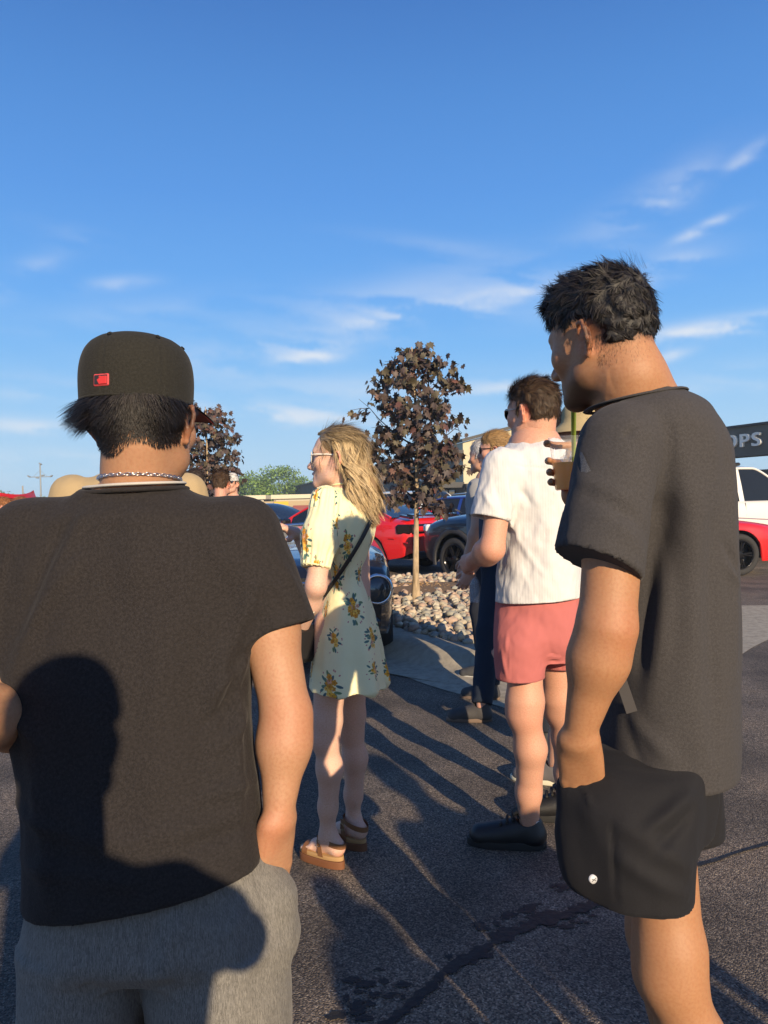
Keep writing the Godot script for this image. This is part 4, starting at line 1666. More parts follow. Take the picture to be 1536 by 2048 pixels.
func cloth(r: float, g: float, b: float, rough := 0.9, scale_ := 6.0, contrast := 0.12, bump := 0.05) -> StandardMaterial3D:
	var m := mat(r, g, b, rough)
	var key := "weave %.2f" % contrast
	if not M.has(key):
		M[key] = noise_tex(512, 0.10, 5, 60, [[0.0, grey(1.0 - 2.0 * contrast)], [0.5, grey(1.0 - contrast)], [1.0, grey(1.0)]], FastNoiseLite.TYPE_SIMPLEX, 0.85)
	m.albedo_texture = M[key]
	m.heightmap_enabled = true
	m.heightmap_texture = knit_bump
	m.heightmap_scale = bump
	m.uv1_triplanar = true
	m.uv1_scale = Vector3.ONE * scale_
	m.rim_enabled = true
	m.rim = 0.35
	m.rim_tint = 0.6
	m.metallic_specular = 0.25
	return m


# head space: origin between the ears, x to the head's right, y up, -z the way the face looks
func head_prims(T: Transform3D, s: float, o := {}) -> Array:
	var a := []
	var B := T.basis
	var h := func(x: float, y: float, z: float) -> Vector3: return T * (Vector3(x, y, z) * s)
	a.append(ball(h.call(0, 0.045, 0.008), Vector3(0.077, 0.086, 0.098) * s, 0.01, 0, B))
	a.append(ball(h.call(0, 0.012, -0.035), Vector3(0.066, 0.085, 0.062) * s, 0.03 * s, 0, B))
	a.append(ball(h.call(0, -0.045, -0.038), Vector3(0.054, 0.052, 0.055) * s, 0.03 * s, 0, B))
	for g in [-1.0, 1.0]:
		a.append(limb(h.call(0.058 * g, -0.025, 0.0), h.call(0.046 * g, -0.062, -0.022), 0.018 * s, 0.017 * s, 0.03 * s))
		a.append(limb(h.call(0.046 * g, -0.062, -0.022), h.call(0.014 * g, -0.090, -0.078), 0.017 * s, 0.014 * s, 0.03 * s))
		a.append(ball(h.call(0.043 * g, -0.012, -0.062), Vector3(0.026, 0.022, 0.024) * s, 0.025 * s, 0, B))
	a.append(ball(h.call(0, -0.090, -0.082), Vector3(0.020, 0.016, 0.016) * s, 0.02 * s, 0, B))
	a.append(limb(h.call(-0.032, 0.034, -0.084), h.call(0.032, 0.034, -0.084), 0.011 * s, 0.011 * s, 0.02 * s))
	# eye sockets, nose, lips
	for g in [-1.0, 1.0]:
		a.append(ball(h.call(0.031 * g, 0.015, -0.106), Vector3(0.018, 0.012, 0.016) * s, 0.016 * s, 1, B))
		a.append(ball(h.call(0.031 * g, 0.015, -0.081), Vector3(0.0125, 0.0115, 0.0125) * s, 0.004 * s, 0, B))
		a.append(limb(h.call(0.018 * g, 0.021, -0.092), h.call(0.044 * g, 0.021, -0.086), 0.0035 * s, 0.003 * s, 0.006 * s))
	a.append(limb(h.call(0, 0.020, -0.092), h.call(0, -0.022, -0.112), 0.008 * s, 0.0105 * s, 0.014 * s))
	a.append(ball(h.call(0, -0.026, -0.114), Vector3(0.0115, 0.0105, 0.0115) * s, 0.01 * s, 0, B))
	for g in [-1.0, 1.0]:
		a.append(ball(h.call(0.0125 * g, -0.031, -0.102), Vector3(0.0085, 0.008, 0.011) * s, 0.008 * s, 0, B))
		a.append(ball(h.call(0.007 * g, -0.040, -0.107), Vector3(0.0035, 0.005, 0.0045) * s, 0.003 * s, 1, B))
	a.append(limb(h.call(-0.018, -0.056, -0.089), h.call(0, -0.053, -0.0985), 0.005 * s, 0.0065 * s, 0.008 * s))
	a.append(limb(h.call(0.018, -0.056, -0.089), h.call(0, -0.053, -0.0985), 0.005 * s, 0.0065 * s, 0.008 * s))
	a.append(limb(h.call(-0.014, -0.067, -0.088), h.call(0.014, -0.067, -0.088), 0.0065 * s, 0.0065 * s, 0.012 * s))
	a.append(ball(h.call(0, -0.0675, -0.0945), Vector3(0.010, 0.006, 0.006) * s, 0.008 * s, 0, B))
	a.append(ball(h.call(0, -0.0605, -0.104), Vector3(0.017, o.get("mouth", 0.0016), 0.012) * s, 0.003 * s, 1, B))
	# ears
	for g in [-1.0, 1.0]:
		if o.get("no_ears", false): break
		var e := B * Basis(Vector3.UP, 0.42 * g) * Basis(Vector3.RIGHT, -0.12)
		var c: Vector3 = h.call(0.079 * g, -0.002, 0.014)
		var E := Transform3D(e, c)
		var q := func(y: float, z: float, x := 0.0) -> Vector3: return E * (Vector3(x * g, y, z) * s)
		a.append(ball(q.call(0.002, 0.004, 0.003), Vector3(0.0045, 0.027, 0.015) * s, 0.006 * s, 0, e))
		var rim := [q.call(0.004, -0.013, 0.001), q.call(0.022, -0.012, 0.006), q.call(0.033, 0.0, 0.011), q.call(0.030, 0.014, 0.014), q.call(0.014, 0.021, 0.016), q.call(-0.006, 0.018, 0.013), q.call(-0.020, 0.006, 0.007)]
		for i in rim.size() - 1:
			a.append(limb(rim[i], rim[i + 1], 0.0042 * s, 0.0042 * s, 0.004 * s))
		a.append(ball(q.call(-0.027, -0.003, 0.004), Vector3(0.005, 0.009, 0.0075) * s, 0.006 * s, 0, e))
		a.append(ball(q.call(-0.004, -0.003, 0.010), Vector3(0.006, 0.011, 0.008) * s, 0.004 * s, 1, e))
		a.append(ball(q.call(-0.004, -0.014, 0.002), Vector3(0.004, 0.006, 0.004) * s, 0.004 * s, 0, e))
	# neck
	if o.has("neck"):
		var nr: float = o.get("neck_r", 0.056)
		a.append(flat(limb(h.call(0, -0.03, 0.028), o.neck, nr * s, nr * 1.06 * s, 0.03 * s), B.x, o.get("neck_flat", 1.0)))
		a.append(limb(h.call(0, 0.0, 0.055), (o.neck as Vector3) + B.z * 0.012, o.get("nape", 0.035) * s, (o.get("nape", 0.035) + 0.008) * s, 0.04 * s))
		if o.has("traps"):
			for p in o.traps:
				a.append(limb(h.call(0, -0.08, 0.045), p, 0.045 * s, 0.05, 0.05))
	return a


# hand space: origin at the wrist, y towards the fingers, x towards the thumb, z out of the back of the hand
func hand_prims(H: Transform3D, s: float, mirror: float, curls: Array, thumb := [0.5, 0.2], spread := 1.0, palm_only := false) -> Array:
	var a := []
	var w := func(x: float, y: float, z: float) -> Vector3: return H * (Vector3(x * mirror, y, z) * s)
	var root := [[0.027, 0.088, 0.0], [0.009, 0.093, 0.003], [-0.010, 0.089, 0.001], [-0.027, 0.080, -0.004]]
	var length := [0.074, 0.082, 0.076, 0.060]
	for i in 4:
		var r: Array = root[i]
		a.append(flat(limb(w.call(r[0] * 0.62, 0.004, 0.0), w.call(r[0], r[1], r[2] - 0.003), 0.0175 * s, 0.0115 * s, 0.018 * s), H.basis.z, 1.15))
	a.append(ball(w.call(0.022, 0.035, -0.012), Vector3(0.016, 0.03, 0.014) * s, 0.015 * s, 0, H.basis))
	a.append(ball(w.call(-0.022, 0.04, -0.010), Vector3(0.012, 0.035, 0.012) * s, 0.015 * s, 0, H.basis))
	if palm_only:
		return a
	for i in 4:
		var r: Array = root[i]
		var p := Vector3(r[0], r[1], r[2])
		var fan := (0.05 - 0.045 * i) * spread
		var ang := 0.0
		var rad := 0.0092 - 0.0006 * (1 if i == 2 else (2 if i == 3 else 0))
		var seg := [0.47, 0.30, 0.23]
		for j in 3:
			ang += curls[i] * [0.75, 1.1, 0.75][j]
			var d := Vector3(sin(fan), cos(fan) * cos(ang), -sin(ang))
			var e: Vector3 = p + d * length[i] * seg[j]
			a.append(limb(w.call(p.x, p.y, p.z), w.call(e.x, e.y, e.z), (rad - 0.0005 * j) * s, (rad - 0.0005 * (j + 1)) * s, 0.004 * s))
			p = e
	if thumb.is_empty():
		return a
	var t0 := Vector3(0.022, 0.022, -0.010)
	var d0 := Vector3(0.72, 0.70, -0.25 - thumb[1]).normalized()
	var t1 := t0 + d0 * 0.042
	var d1 := d0.rotated(Vector3.FORWARD, -thumb[0]).normalized()
	var t2 := t1 + d1 * 0.034
	var d2 := d1.rotated(Vector3.FORWARD, -thumb[0]).normalized()
	var t3 := t2 + d2 * 0.026
	a.append(limb(w.call(t0.x, t0.y, t0.z), w.call(t1.x, t1.y, t1.z), 0.0145 * s, 0.0115 * s, 0.012 * s))
	a.append(limb(w.call(t1.x, t1.y, t1.z), w.call(t2.x, t2.y, t2.z), 0.0112 * s, 0.0100 * s, 0.005 * s))
	a.append(limb(w.call(t2.x, t2.y, t2.z), w.call(t3.x, t3.y, t3.z), 0.0100 * s, 0.0080 * s, 0.004 * s))
	return a


func arm_prims(sh: Vector3, el: Vector3, wr: Vector3, r: Array) -> Array:
	# r: shoulder, mid upper arm, elbow, forearm belly, wrist
	var a := []
	var mid := sh.lerp(el, 0.5)
	a.append(limb(sh, mid, r[0], r[1], 0.03))
	a.append(limb(mid, el, r[1], r[2], 0.03))
	var b := el.lerp(wr, 0.28)
	a.append(limb(el, b, r[2], r[3], 0.02))
	a.append(limb(b, wr, r[3], r[4], 0.03))
	return a


func leg_prims(hip: Vector3, kn: Vector3, an: Vector3, r: Array, back: Vector3) -> Array:
	# r: thigh, above knee, knee, calf, ankle
	var a := []
	a.append(limb(hip, kn.lerp(hip, 0.15), r[0], r[1], 0.03))
	a.append(limb(kn.lerp(hip, 0.15), kn, r[1], r[2], 0.03))
	var c: Vector3 = kn.lerp(an, 0.30) + back * r[3] * 0.30
	a.append(limb(kn, c, r[2] * 0.94, r[3], 0.03))
	a.append(limb(c, kn.lerp(an, 0.72) + back * 0.004, r[3], r[4] * 1.2, 0.03))
	a.append(limb(kn.lerp(an, 0.70), an, r[4] * 1.2, r[4], 0.03))
	a.append(ball(kn - back * r[2] * 0.42, Vector3.ONE * r[2] * 0.58, 0.05))
	return a


func foot_prims(an: Vector3, heel: Vector3, toe: Vector3, s := 1.0) -> Array:
	var a := []
	var d := (toe - heel).normalized()
	var hb := heel + d * 0.035 * s
	a.append(limb(an, hb + Vector3.UP * 0.035 * s, 0.031 * s, 0.030 * s, 0.03))
	a.append(limb(hb + Vector3.UP * 0.028 * s, toe - d * 0.07 * s + Vector3.UP * 0.020 * s, 0.028 * s, 0.026 * s, 0.03))
	a.append(limb(an - Vector3.UP * 0.015, toe - d * 0.09 * s + Vector3.UP * 0.024 * s, 0.026 * s, 0.022 * s, 0.03))
	var side := d.cross(Vector3.UP).normalized()
	for i in 5:
		var o := side * (i - 2.0) * 0.0145 * s
		var l := toe - d * (0.012 + 0.006 * absf(i - 1.0)) * s + o + Vector3.UP * 0.011 * s
		a.append(limb(l - d * 0.05 * s + Vector3.UP * 0.008, l, 0.0095 * s, 0.0085 * s, 0.006))
	return a


# a closed shoe: sole part and upper part
func shoe(parent: Node3D, heel: Vector3, toe: Vector3, an: Vector3, up: Material, sole: Material, s := 1.0, called := "shoe", sole_h := 0.026) -> MeshInstance3D:
	var d := (toe - heel).normalized()
	var L := (toe - heel).length()
	var side := d.cross(Vector3.UP).normalized()
	var y := Vector3.UP * sole_h
	var a := []
	a.append(flat(limb(heel + d * 0.045 * s + y * 1.6, toe - d * 0.055 * s + y * 1.2, 0.040 * s, 0.046 * s, 0.02), Vector3.UP, 1.15))
	a.append(limb(heel + d * 0.045 * s + y * 1.5, heel + d * 0.048 * s + Vector3.UP * 0.085 * s, 0.040 * s, 0.036 * s, 0.03))
	a.append(limb(heel + d * 0.085 * s + Vector3.UP * 0.075 * s, toe - d * 0.10 * s + Vector3.UP * 0.045 * s, 0.037 * s, 0.036 * s, 0.03))
	a.append(limb(an + d * 0.012, an + Vector3.UP * 0.1, 0.033 * s, 0.030 * s, 0.01, 1))
	a.append(half(Vector3.DOWN, heel + y * 0.6))
	var o := part(called, weave([net(a, 0.006)], up), parent)
	var g := Geo.new()
	var rows := []
	for k in [[0.0, 0.93], [0.15, 1.0], [0.85, 1.0], [1.0, 0.96]]:
		var row := []
		for i in 33:
			var t := TAU * i / 32.0
			var u := cos(t)
			var w: float = sin(t) * (0.047 if u > 0 else 0.041) * s
			w *= pow(maxf(1.0 - pow(absf(u), 3.2), 0.0), 0.0)
			var along := (0.5 + 0.5 * signf(u) * pow(absf(u), 0.62)) * L
			row.append(heel + d * (along * k[1] + (1.0 - k[1]) * L * 0.5) + side * w * k[1] + Vector3.UP * sole_h * k[0])
		rows.append(row)
	var cap := []
	for p in rows[-1]:
		cap.append(p.lerp(heel.lerp(toe, 0.5) + y, 0.9))
	rows.append(cap)
	g.sheet(rows, Color.WHITE, true)
	part("sole", g.mesh(sole), o)
	return o


func creases(list: Array, nz_seed := 1, amp := 0.0, freq := Vector3.ONE * 6.0, hems := []):
	var f := FastNoiseLite.new()
	f.seed = nz_seed
	f.frequency = 1.0
	f.fractal_octaves = 3
	var pre := []
	for q in list:
		var ab: Vector3 = q[1] - q[0]
		pre.append([q[0], ab, 1.0 / maxf(ab.length_squared(), 1e-6), 1.0 / q[2], q[3]])
	return func(p: Vector3, n: Vector3) -> Vector3:
		if n.y < -0.45:
			return p
		var d := 0.0
		for h in hems:
			var o: Vector3 = p - h[1]
			if o.length() < h[2]:
				var e: float = (o.dot(h[0]) + h[3]) / 0.006
				if absf(e) < 2.5:
					d -= 0.0030 * exp(-e * e)
		if amp > 0.0:
			d = f.get_noise_3dv(p * freq) * amp
		for q in pre:
			var o: Vector3 = p - q[0]
			var t := clampf(o.dot(q[1]) * q[2], 0.0, 1.0)
			o -= q[1] * t
			if o.length_squared() > 0.04:
				continue
			var e: float = (o - n * o.dot(n)).length() * q[3]
			if e < 2.6:
				d += q[4] * exp(-e * e) * (0.35 + 0.65 * sin(PI * clampf(t * 0.9 + 0.05, 0.0, 1.0)))
		return p + n * d


func skin_tint(base: Color, T: Transform3D, s: float, o := {}):
	var inv := T.affine_inverse()
	var lips: Color = o.get("lips", base * Color(0.95, 0.55, 0.55))
	var red: Array = o.get("red", [])
	var beard: float = o.get("beard", 0.0)
	var scalp: float = o.get("scalp", 0.0)
	var hairline: float = o.get("hairline", -0.05)
	return func(p: Vector3, _n: Vector3) -> Color:
		var l: Vector3 = inv * p / s
		var c: Color = base
		if l.length() < 0.18:
			var m := Vector3(l.x, (l.y + 0.060) * 1.6, (l.z + 0.094) * 0.8).length()
			c = c.lerp(lips, clampf((0.023 - m) / 0.006, 0.0, 1.0) * 0.75)
			var ch := Vector3(absf(l.x) - 0.045, l.y + 0.02, l.z + 0.065).length()
			c = c.lerp(base * Color(1.05, 0.72, 0.68), clampf((0.04 - ch) / 0.03, 0.0, 1.0) * 0.35)
			var ns := (l - Vector3(0, -0.025, -0.115)).length()
			c = c.lerp(base * Color(1.0, 0.7, 0.65), clampf((0.025 - ns) / 0.02, 0.0, 1.0) * 0.35)
			var er := Vector3(absf(l.x) - 0.086, l.y, l.z - 0.02).length()
			c = c.lerp(base * Color(1.12, 0.70, 0.62), clampf((0.045 - er) / 0.02, 0.0, 1.0) * 0.5)
			if beard > 0.0 and l.y < -0.02 and l.z < 0.03:
				var b := clampf((-0.03 - l.y) / 0.04, 0.0, 1.0) * clampf((0.0 - l.z) / 0.04 + 0.6, 0.0, 1.0) * clampf((l.y + 0.115) / 0.01, 0.0, 1.0)
				c = c.lerp(Color(0.018, 0.013, 0.011), b * beard)
			if scalp > 0.0 and l.z > -0.02:
				c = c.lerp(Color(0.03, 0.022, 0.018), scalp * clampf((l.y - hairline) / 0.03, 0.0, 1.0) * clampf((l.z + 0.0) / 0.03, 0.0, 1.0))
			for g in [-1.0, 1.0]:
				var e := l - Vector3(0.031 * g, 0.015, -0.081)
				if e.length() < 0.0142 and l.z < -0.083:
					var iris := Vector2(e.x, e.y).length()
					c = Color(0.02, 0.014, 0.01) if iris < 0.0055 else Color(0.62, 0.58, 0.55)
				var bw := Vector3((absf(l.x) - 0.033) * 0.45, l.y - 0.033 + absf(l.x) * 0.08, (l.z + 0.092) * 0.4).length()
				if bw < 0.006:
					c = c.lerp(o.get("brow", Color(0.05, 0.035, 0.025)), 0.8)
		for q in red:
			var k: float = (p - q[0]).length() / q[1]
			if k < 1.0:
				c = c.lerp(base * Color(1.10, 0.66, 0.58), (1.0 - k * k) * q[2])
		return c


# hair: root points and what grows from them. roots: [point, normal, length]; flow(p, n, t, i) gives the direction
func strands(g: Geo, roots: Array, flow, width: float, segs: int, tone, rng: RandomNumberGenerator, jitter := 0.25) -> void:
	var k := 0
	for q in roots:
		var p: Vector3 = q[0]
		var nrm: Vector3 = q[1]
		var step: float = q[2] / segs
		var d: Vector3 = flow.call(p, nrm, 0.0, k)
		var wob := Vector3(rng.randf_range(-1, 1), rng.randf_range(-1, 1), rng.randf_range(-1, 1)) * jitter
		d = (d + wob).normalized()
		var side := d.cross(nrm)
		if side.length() < 0.1:
			side = d.cross(Vector3.UP)
		side = (side.normalized() + nrm * rng.randf_range(-0.7, 0.7)).normalized()
		var col: Color = tone.call(k, p)
		var s := g.v.size()
		for i in segs + 1:
			var t := float(i) / segs
			var w := width * (1.0 - 0.85 * t * t) * (0.6 if i == 0 else 1.0)
			g.v.append(p - side * w * 0.5)
			g.v.append(p + side * w * 0.5)
			var nn := (nrm + side.cross(d) * 0.4).normalized()
			g.n.append(nn - side * 0.35); g.n.append(nn + side * 0.35)
			g.c.append(col); g.c.append(col)
			g.uv.append(Vector2.ZERO); g.uv.append(Vector2.ONE)
			if i < segs:
				d = (d * 0.55 + (flow.call(p, nrm, t, k) + wob) * 0.45).normalized()
				p += d * step
		for i in segs:
			var b := s + i * 2
			g.x.append_array([b, b + 2, b + 1, b + 1, b + 2, b + 3])
		k += 1


func scatter(n: Array, count: int, rng: RandomNumberGenerator, keep) -> Array:
	# random points on a net; keep(p, n) gives a length, 0 leaves the point out
	var out := []
	var v: PackedVector3Array = n[0]
	var nn: PackedVector3Array = n[1]
	var x: PackedInt32Array = n[2]
	var tries := 0
	while out.size() < count and tries < count * 12:
		tries += 1
		var t := (rng.randi() % (x.size() / 3)) * 3
		var a := rng.randf()
		var b := rng.randf()
		if a + b > 1.0:
			a = 1.0 - a
			b = 1.0 - b
		var p := v[x[t]] * (1.0 - a - b) + v[x[t + 1]] * a + v[x[t + 2]] * b
		var m := nn[x[t]]
		var l: float = keep.call(p, m)
		if l > 0.0:
			out.append([p, m, l])
	return out


func hair_mat(rough := 0.35) -> StandardMaterial3D:
	var m := mat(1, 1, 1, rough)
	m.vertex_color_use_as_albedo = true
	m.metallic_specular = 0.4
	return m


# a thin patch that lies on a garment: each grid point goes in along the line of sight until it meets the cloth
func lie_on(prims: Array, corners: Array, d0: float, nx: int, ny: int, lift: float) -> Array:
	var rows := []
	for j in ny + 1:
		var row := []
		for i in nx + 1:
			var a: Vector2 = corners[0].lerp(corners[1], float(i) / nx)
			var b: Vector2 = corners[3].lerp(corners[2], float(i) / nx)
			var q := a.lerp(b, float(j) / ny)
			var v := P(q.x, q.y, 1.0) - EYE
			var t := d0
			for it in 60:
				var f := field(EYE + v * t, prims)
				if f < 0.0006:
					break
				t += f * 0.8
			row.append(EYE + v * (t - lift))
		rows.append(row)
	return rows


func hug(pts: Array, c: Vector3, prims: Array, gap: float) -> Array:
	var o := []
	for p in pts:
		var q: Vector3 = p
		for it in 8:
			q += ((q - c) * Vector3(1, 0, 1)).normalized() * clampf(gap - field(q, prims), 0.0, 0.02)
		o.append(q)
	return o
# ---------------------------------------------------------------- people
func S(py: float, xl: float, xr: float, d: float, rz: float, turn := 0.0) -> Array:
	return [P((xl + xr) / 2.0, py, d), (xr - xl) / 2.0 / F * d, rz, turn]


func hand_frame(wrist: Vector3, y: Vector3, z: Vector3) -> Transform3D:
	y = y.normalized()
	z = (z - y * z.dot(y)).normalized()
	return Transform3D(Basis(y.cross(z), y, z), wrist)


func ring_pts(c: Vector3, b: Basis, rx: float, rz: float, n := 48, from := 0.0, to := TAU) -> Array:
	var o := []
	for i in n + 1:
		var t := lerpf(from, to, float(i) / n)
		o.append(c + b * Vector3(cos(t) * rx, 0, sin(t) * rz))
	return o


func person(label: String, group := "") -> Node3D:
	return thing("person", label, "person", Vector3.ZERO, 0.0, group)


func cap_man() -> void:
	var t := person("man in black cap and faded black t-shirt, silver chain on his neck")
	var s := 1.0
	var T := Transform3D(Basis(Vector3.UP, deg_to_rad(-7)) * Basis(Vector3.RIGHT, deg_to_rad(-2)), P(292, 853, 1.42))
	var base := Color(0.44, 0.245, 0.145)
	var nb := P(276, 1010, 1.44)
	var hp := head_prims(T, s, {"neck": nb, "neck_r": 0.0615, "neck_flat": 1.0})
	hp.append(half(Vector3.DOWN, P(276, 1040, 1.42)))
	# right arm with the hand in the pocket
	var sh := P(505, 1090, 1.43)
	var el := P(573, 1430, 1.36)
	var wr := P(556, 1640, 1.32)
	var ap := arm_prims(sh, el, wr, [0.060, 0.0505, 0.0425, 0.0435, 0.0245])
	ap.append_array(hand_prims(hand_frame(wr, P(544, 1800, 1.345) - wr, Vector3(0.75, 0, 0.66)), 1.05, -1.0, [0.25, 0.25, 0.25, 0.25], []))
	var shl := P(45, 1100, 1.43)
	var ell := P(26, 1445, 1.33)
	var wrl := P(-150, 1395, 1.10)
	var bp := arm_prims(shl, ell, wrl, [0.060, 0.052, 0.046, 0.046, 0.026])
	bp.append_array(hand_prims(hand_frame(wrl, P(-230, 1350, 1.05) - wrl, Vector3(0, 0.6, 0.8)), 1.05, 1.0, [0.5, 0.5, 0.5, 0.5]))
	var hl := P(185, 1800, 1.34)
	var hr := P(440, 1800, 1.34)
	var kl := Vector3(hl.x - 0.02, 0.47, hl.z - 0.02)
	var kr := Vector3(hr.x + 0.02, 0.47, hr.z - 0.02)
	var al := Vector3(kl.x - 0.02, 0.09, kl.z + 0.03)
	var ar := Vector3(kr.x + 0.03, 0.09, kr.z + 0.03)
	var lp := leg_prims(hl, kl, al, [0.085, 0.065, 0.058, 0.06, 0.036], Vector3.BACK)
	lp.append_array(leg_prims(hr, kr, ar, [0.085, 0.065, 0.058, 0.06, 0.036], Vector3.BACK))
	lp.append(flat(limb(P(276, 1060, 1.42), P(295, 1790, 1.33), 0.11, 0.12, 0.05), Vector3.BACK, 1.15))
	var made := nets([[hp, 0.004], [ap, 0.0042], [bp, 0.006], [lp, 0.014]])
	var hn: Array = made[0]
	var m := skin(1, 1, 1)
	part("body", weave(made, m, skin_tint(base, T, s, {"scalp": 0.85, "hairline": -0.035, "beard": 0.25, "red": [[el + Vector3(0.02, 0, 0.03), 0.07, 0.25], [P(553, 1700, 1.24), 0.09, 0.55]]})), t)
	# hair below the cap
	var rng := RandomNumberGenerator.new()
	var inv := T.affine_inverse()
	var keep := func(p: Vector3, n: Vector3) -> float:
		var l: Vector3 = inv * p / s
		var edge := -0.050 + 0.012 * sin(l.x * 60.0) + maxf(0.0, 0.065 - l.z) * 0.55
		if l.y > 0.047 or l.y < edge or l.z < -0.03 or (absf(l.x) > 0.074 and l.z < 0.03 and l.y < 0.036): return 0.0
		if absf(l.x) > 0.081: return 0.0
		if l.y < edge + 0.012 and rng.randf() < 0.55: return 0.0
		var up := clampf((l.y - edge) / 0.07, 0.0, 1.0)
		return lerpf(0.007, 0.036, up * up) * rng.randf_range(0.6, 1.1) * (1.9 if l.x < -0.035 and l.y > 0.0 else 1.0)
	var roots := scatter(hn, 15000, rng, keep)
	var g := Geo.new()
	strands(g, roots, func(p: Vector3, n: Vector3, tt: float, _i: int) -> Vector3: return (n * (0.5 - 0.4 * tt) + Vector3.DOWN * (0.55 + 0.6 * tt) + Vector3(-0.75, 0.1, 0) * clampf(-n.x, 0, 1)), 0.0010, 4, func(i: int, _p: Vector3) -> Color: return Color(0.012, 0.010, 0.010) * (0.6 + 1.6 * hsh(i)), rng, 0.22)
	part("hair", g.mesh(hair_mat(0.5)), t)
	# t-shirt
	var d := 1.42
	var st := [S(966, 176, 362, 1.44, 0.085), S(984, 160, 378, 1.44, 0.095), S(1002, 128, 414, 1.44, 0.105), S(1026, 80, 472, 1.43, 0.116), S(1062, 40, 518, 1.43, 0.127), S(1120, 14, 536, 1.42, 0.136), S(1200, 8, 528, 1.41, 0.138), S(1310, 10, 508, 1.39, 0.138), S(1420, 26, 500, 1.37, 0.136), S(1560, 56, 516, 1.35, 0.138), S(1700, 64, 530, 1.33, 0.148), S(1800, 64, 534, 1.325, 0.152), S(1900, 66, 534, 1.325, 0.152)]
	var sp := [loft(st, 2.35)]
	sp.append(half(P(60, 1800, 1.33).cross(Vector3.ZERO) + Vector3(0.16, -1.0, 0.05), P(300, 1752, 1.33), 0.004))
	sp.append(cutp(limb(P(480, 1075, 1.42), P(585, 1330, 1.385), 0.078, 0.066, 0.05), P(585, 1330, 1.385) - P(480, 1075, 1.42) + Vector3(-0.025, 0, 0), P(566, 1258, 1.395)))
	sp.append(cutp(limb(P(62, 1085, 1.42), P(-40, 1380, 1.37), 0.078, 0.070, 0.05), P(-40, 1380, 1.37) - P(62, 1085, 1.42), P(-10, 1285, 1.385)))
	sp.append(half(Vector3(0.0, 1, 0.12), P(268, 981, 1.36), 0.003))
	var fold := [[P(150, 1030, 1.3), P(30, 1330, 1.28), 0.016, 0.0102], [P(120, 1040, 1.3), P(45, 1250, 1.28), 0.02, -0.0102],
		[P(500, 1180, 1.33), P(440, 1420, 1.25), 0.018, 0.0102], [P(512, 1240, 1.33), P(470, 1500, 1.25), 0.016, -0.0085], [P(505, 1300, 1.32), P(500, 1680, 1.24), 0.018, 0.0102],
		[P(330, 1250, 1.26), P(300, 1650, 1.2), 0.035, 0.0085], [P(220, 1300, 1.26), P(180, 1700, 1.2), 0.035, 0.0068], [P(400, 1300, 1.26), P(430, 1680, 1.2), 0.03, -0.0085],
		[P(90, 1450, 1.28), P(110, 1800, 1.2), 0.02, 0.0102], [P(80, 1560, 1.28), P(300, 1740, 1.18), 0.022, 0.0068], [P(240, 1690, 1.18), P(480, 1640, 1.22), 0.02, 0.0068],
		[P(505, 1240, 1.36), P(600, 1215, 1.36), 0.012, -0.003], [P(515, 1150, 1.36), P(560, 1210, 1.36), 0.015, 0.0068], [P(503, 1085, 1.36), P(510, 1262, 1.36), 0.006, 0.0045], [P(40, 1080, 1.36), P(8, 1300, 1.33), 0.006, 0.0045]]
	fold.append_array([[P(495, 1330, 1.33), P(430, 1390, 1.26), 0.011, 0.010], [P(497, 1370, 1.33), P(420, 1450, 1.25), 0.010, -0.010], [P(505, 1430, 1.32), P(450, 1500, 1.25), 0.012, 0.011], [P(512, 1560, 1.32), P(400, 1600, 1.22), 0.013, 0.009], [P(520, 1640, 1.31), P(380, 1690, 1.21), 0.012, -0.009], [P(30, 1400, 1.3), P(90, 1480, 1.26), 0.012, 0.010], [P(60, 1600, 1.3), P(190, 1690, 1.2), 0.013, 0.010], [P(70, 1700, 1.3), P(260, 1770, 1.18), 0.014, 0.009], [P(400, 1060, 1.3), P(470, 1150, 1.31), 0.016, 0.007], [P(150, 1120, 1.28), P(70, 1240, 1.28), 0.014, 0.008], [P(270, 1010, 1.31), P(262, 1180, 1.27), 0.03, 0.005], [P(540, 1120, 1.37), P(600, 1200, 1.37), 0.012, 0.006], [P(530, 1180, 1.36), P(575, 1240, 1.36), 0.010, -0.006]])
	var tee := cloth(0.046, 0.041, 0.041, 0.92, 2.4, 0.24, 0.10)
	var shirt := part("t_shirt", weave([net(sp, 0.006, creases(fold, 3, 0.006, Vector3(7, 2.6, 7), [[Vector3(-0.16, 1.0, -0.05).normalized(), P(300, 1752, 1.33), 0.6, -0.024], [(P(480, 1075, 1.42) - P(585, 1330, 1.385)).normalized(), P(566, 1258, 1.395), 0.12, -0.022]]), true)], tee), t)
	# hems, collar and seams
	g = Geo.new()
	var cb := Basis(Vector3.RIGHT, deg_to_rad(0.5)) * Basis(Vector3.BACK, deg_to_rad(2.0))
	g.tube(hug(ring_pts(P(268, 971, 1.44), cb, 0.086, 0.080), P(268, 971, 1.44), hp, 0.0075), [0.0062], 10, Color.WHITE, false, Vector3.UP, 0.5)
	part("white_collar_trim", g.mesh(cloth(0.62, 0.60, 0.56, 0.9, 8.0, 0.1, 0.05)), shirt)
	g = Geo.new()
	g.tube(hug(ring_pts(P(268, 982, 1.44), cb, 0.093, 0.088), P(268, 982, 1.44), hp, 0.013), [0.0095], 10, Color.WHITE, false, Vector3.UP, 0.5)
	part("rib_collar", g.mesh(tee), shirt)
	# the stitched outline of the label inside the collar
	var thread := mat(0.10, 0.09, 0.088, 0.9)
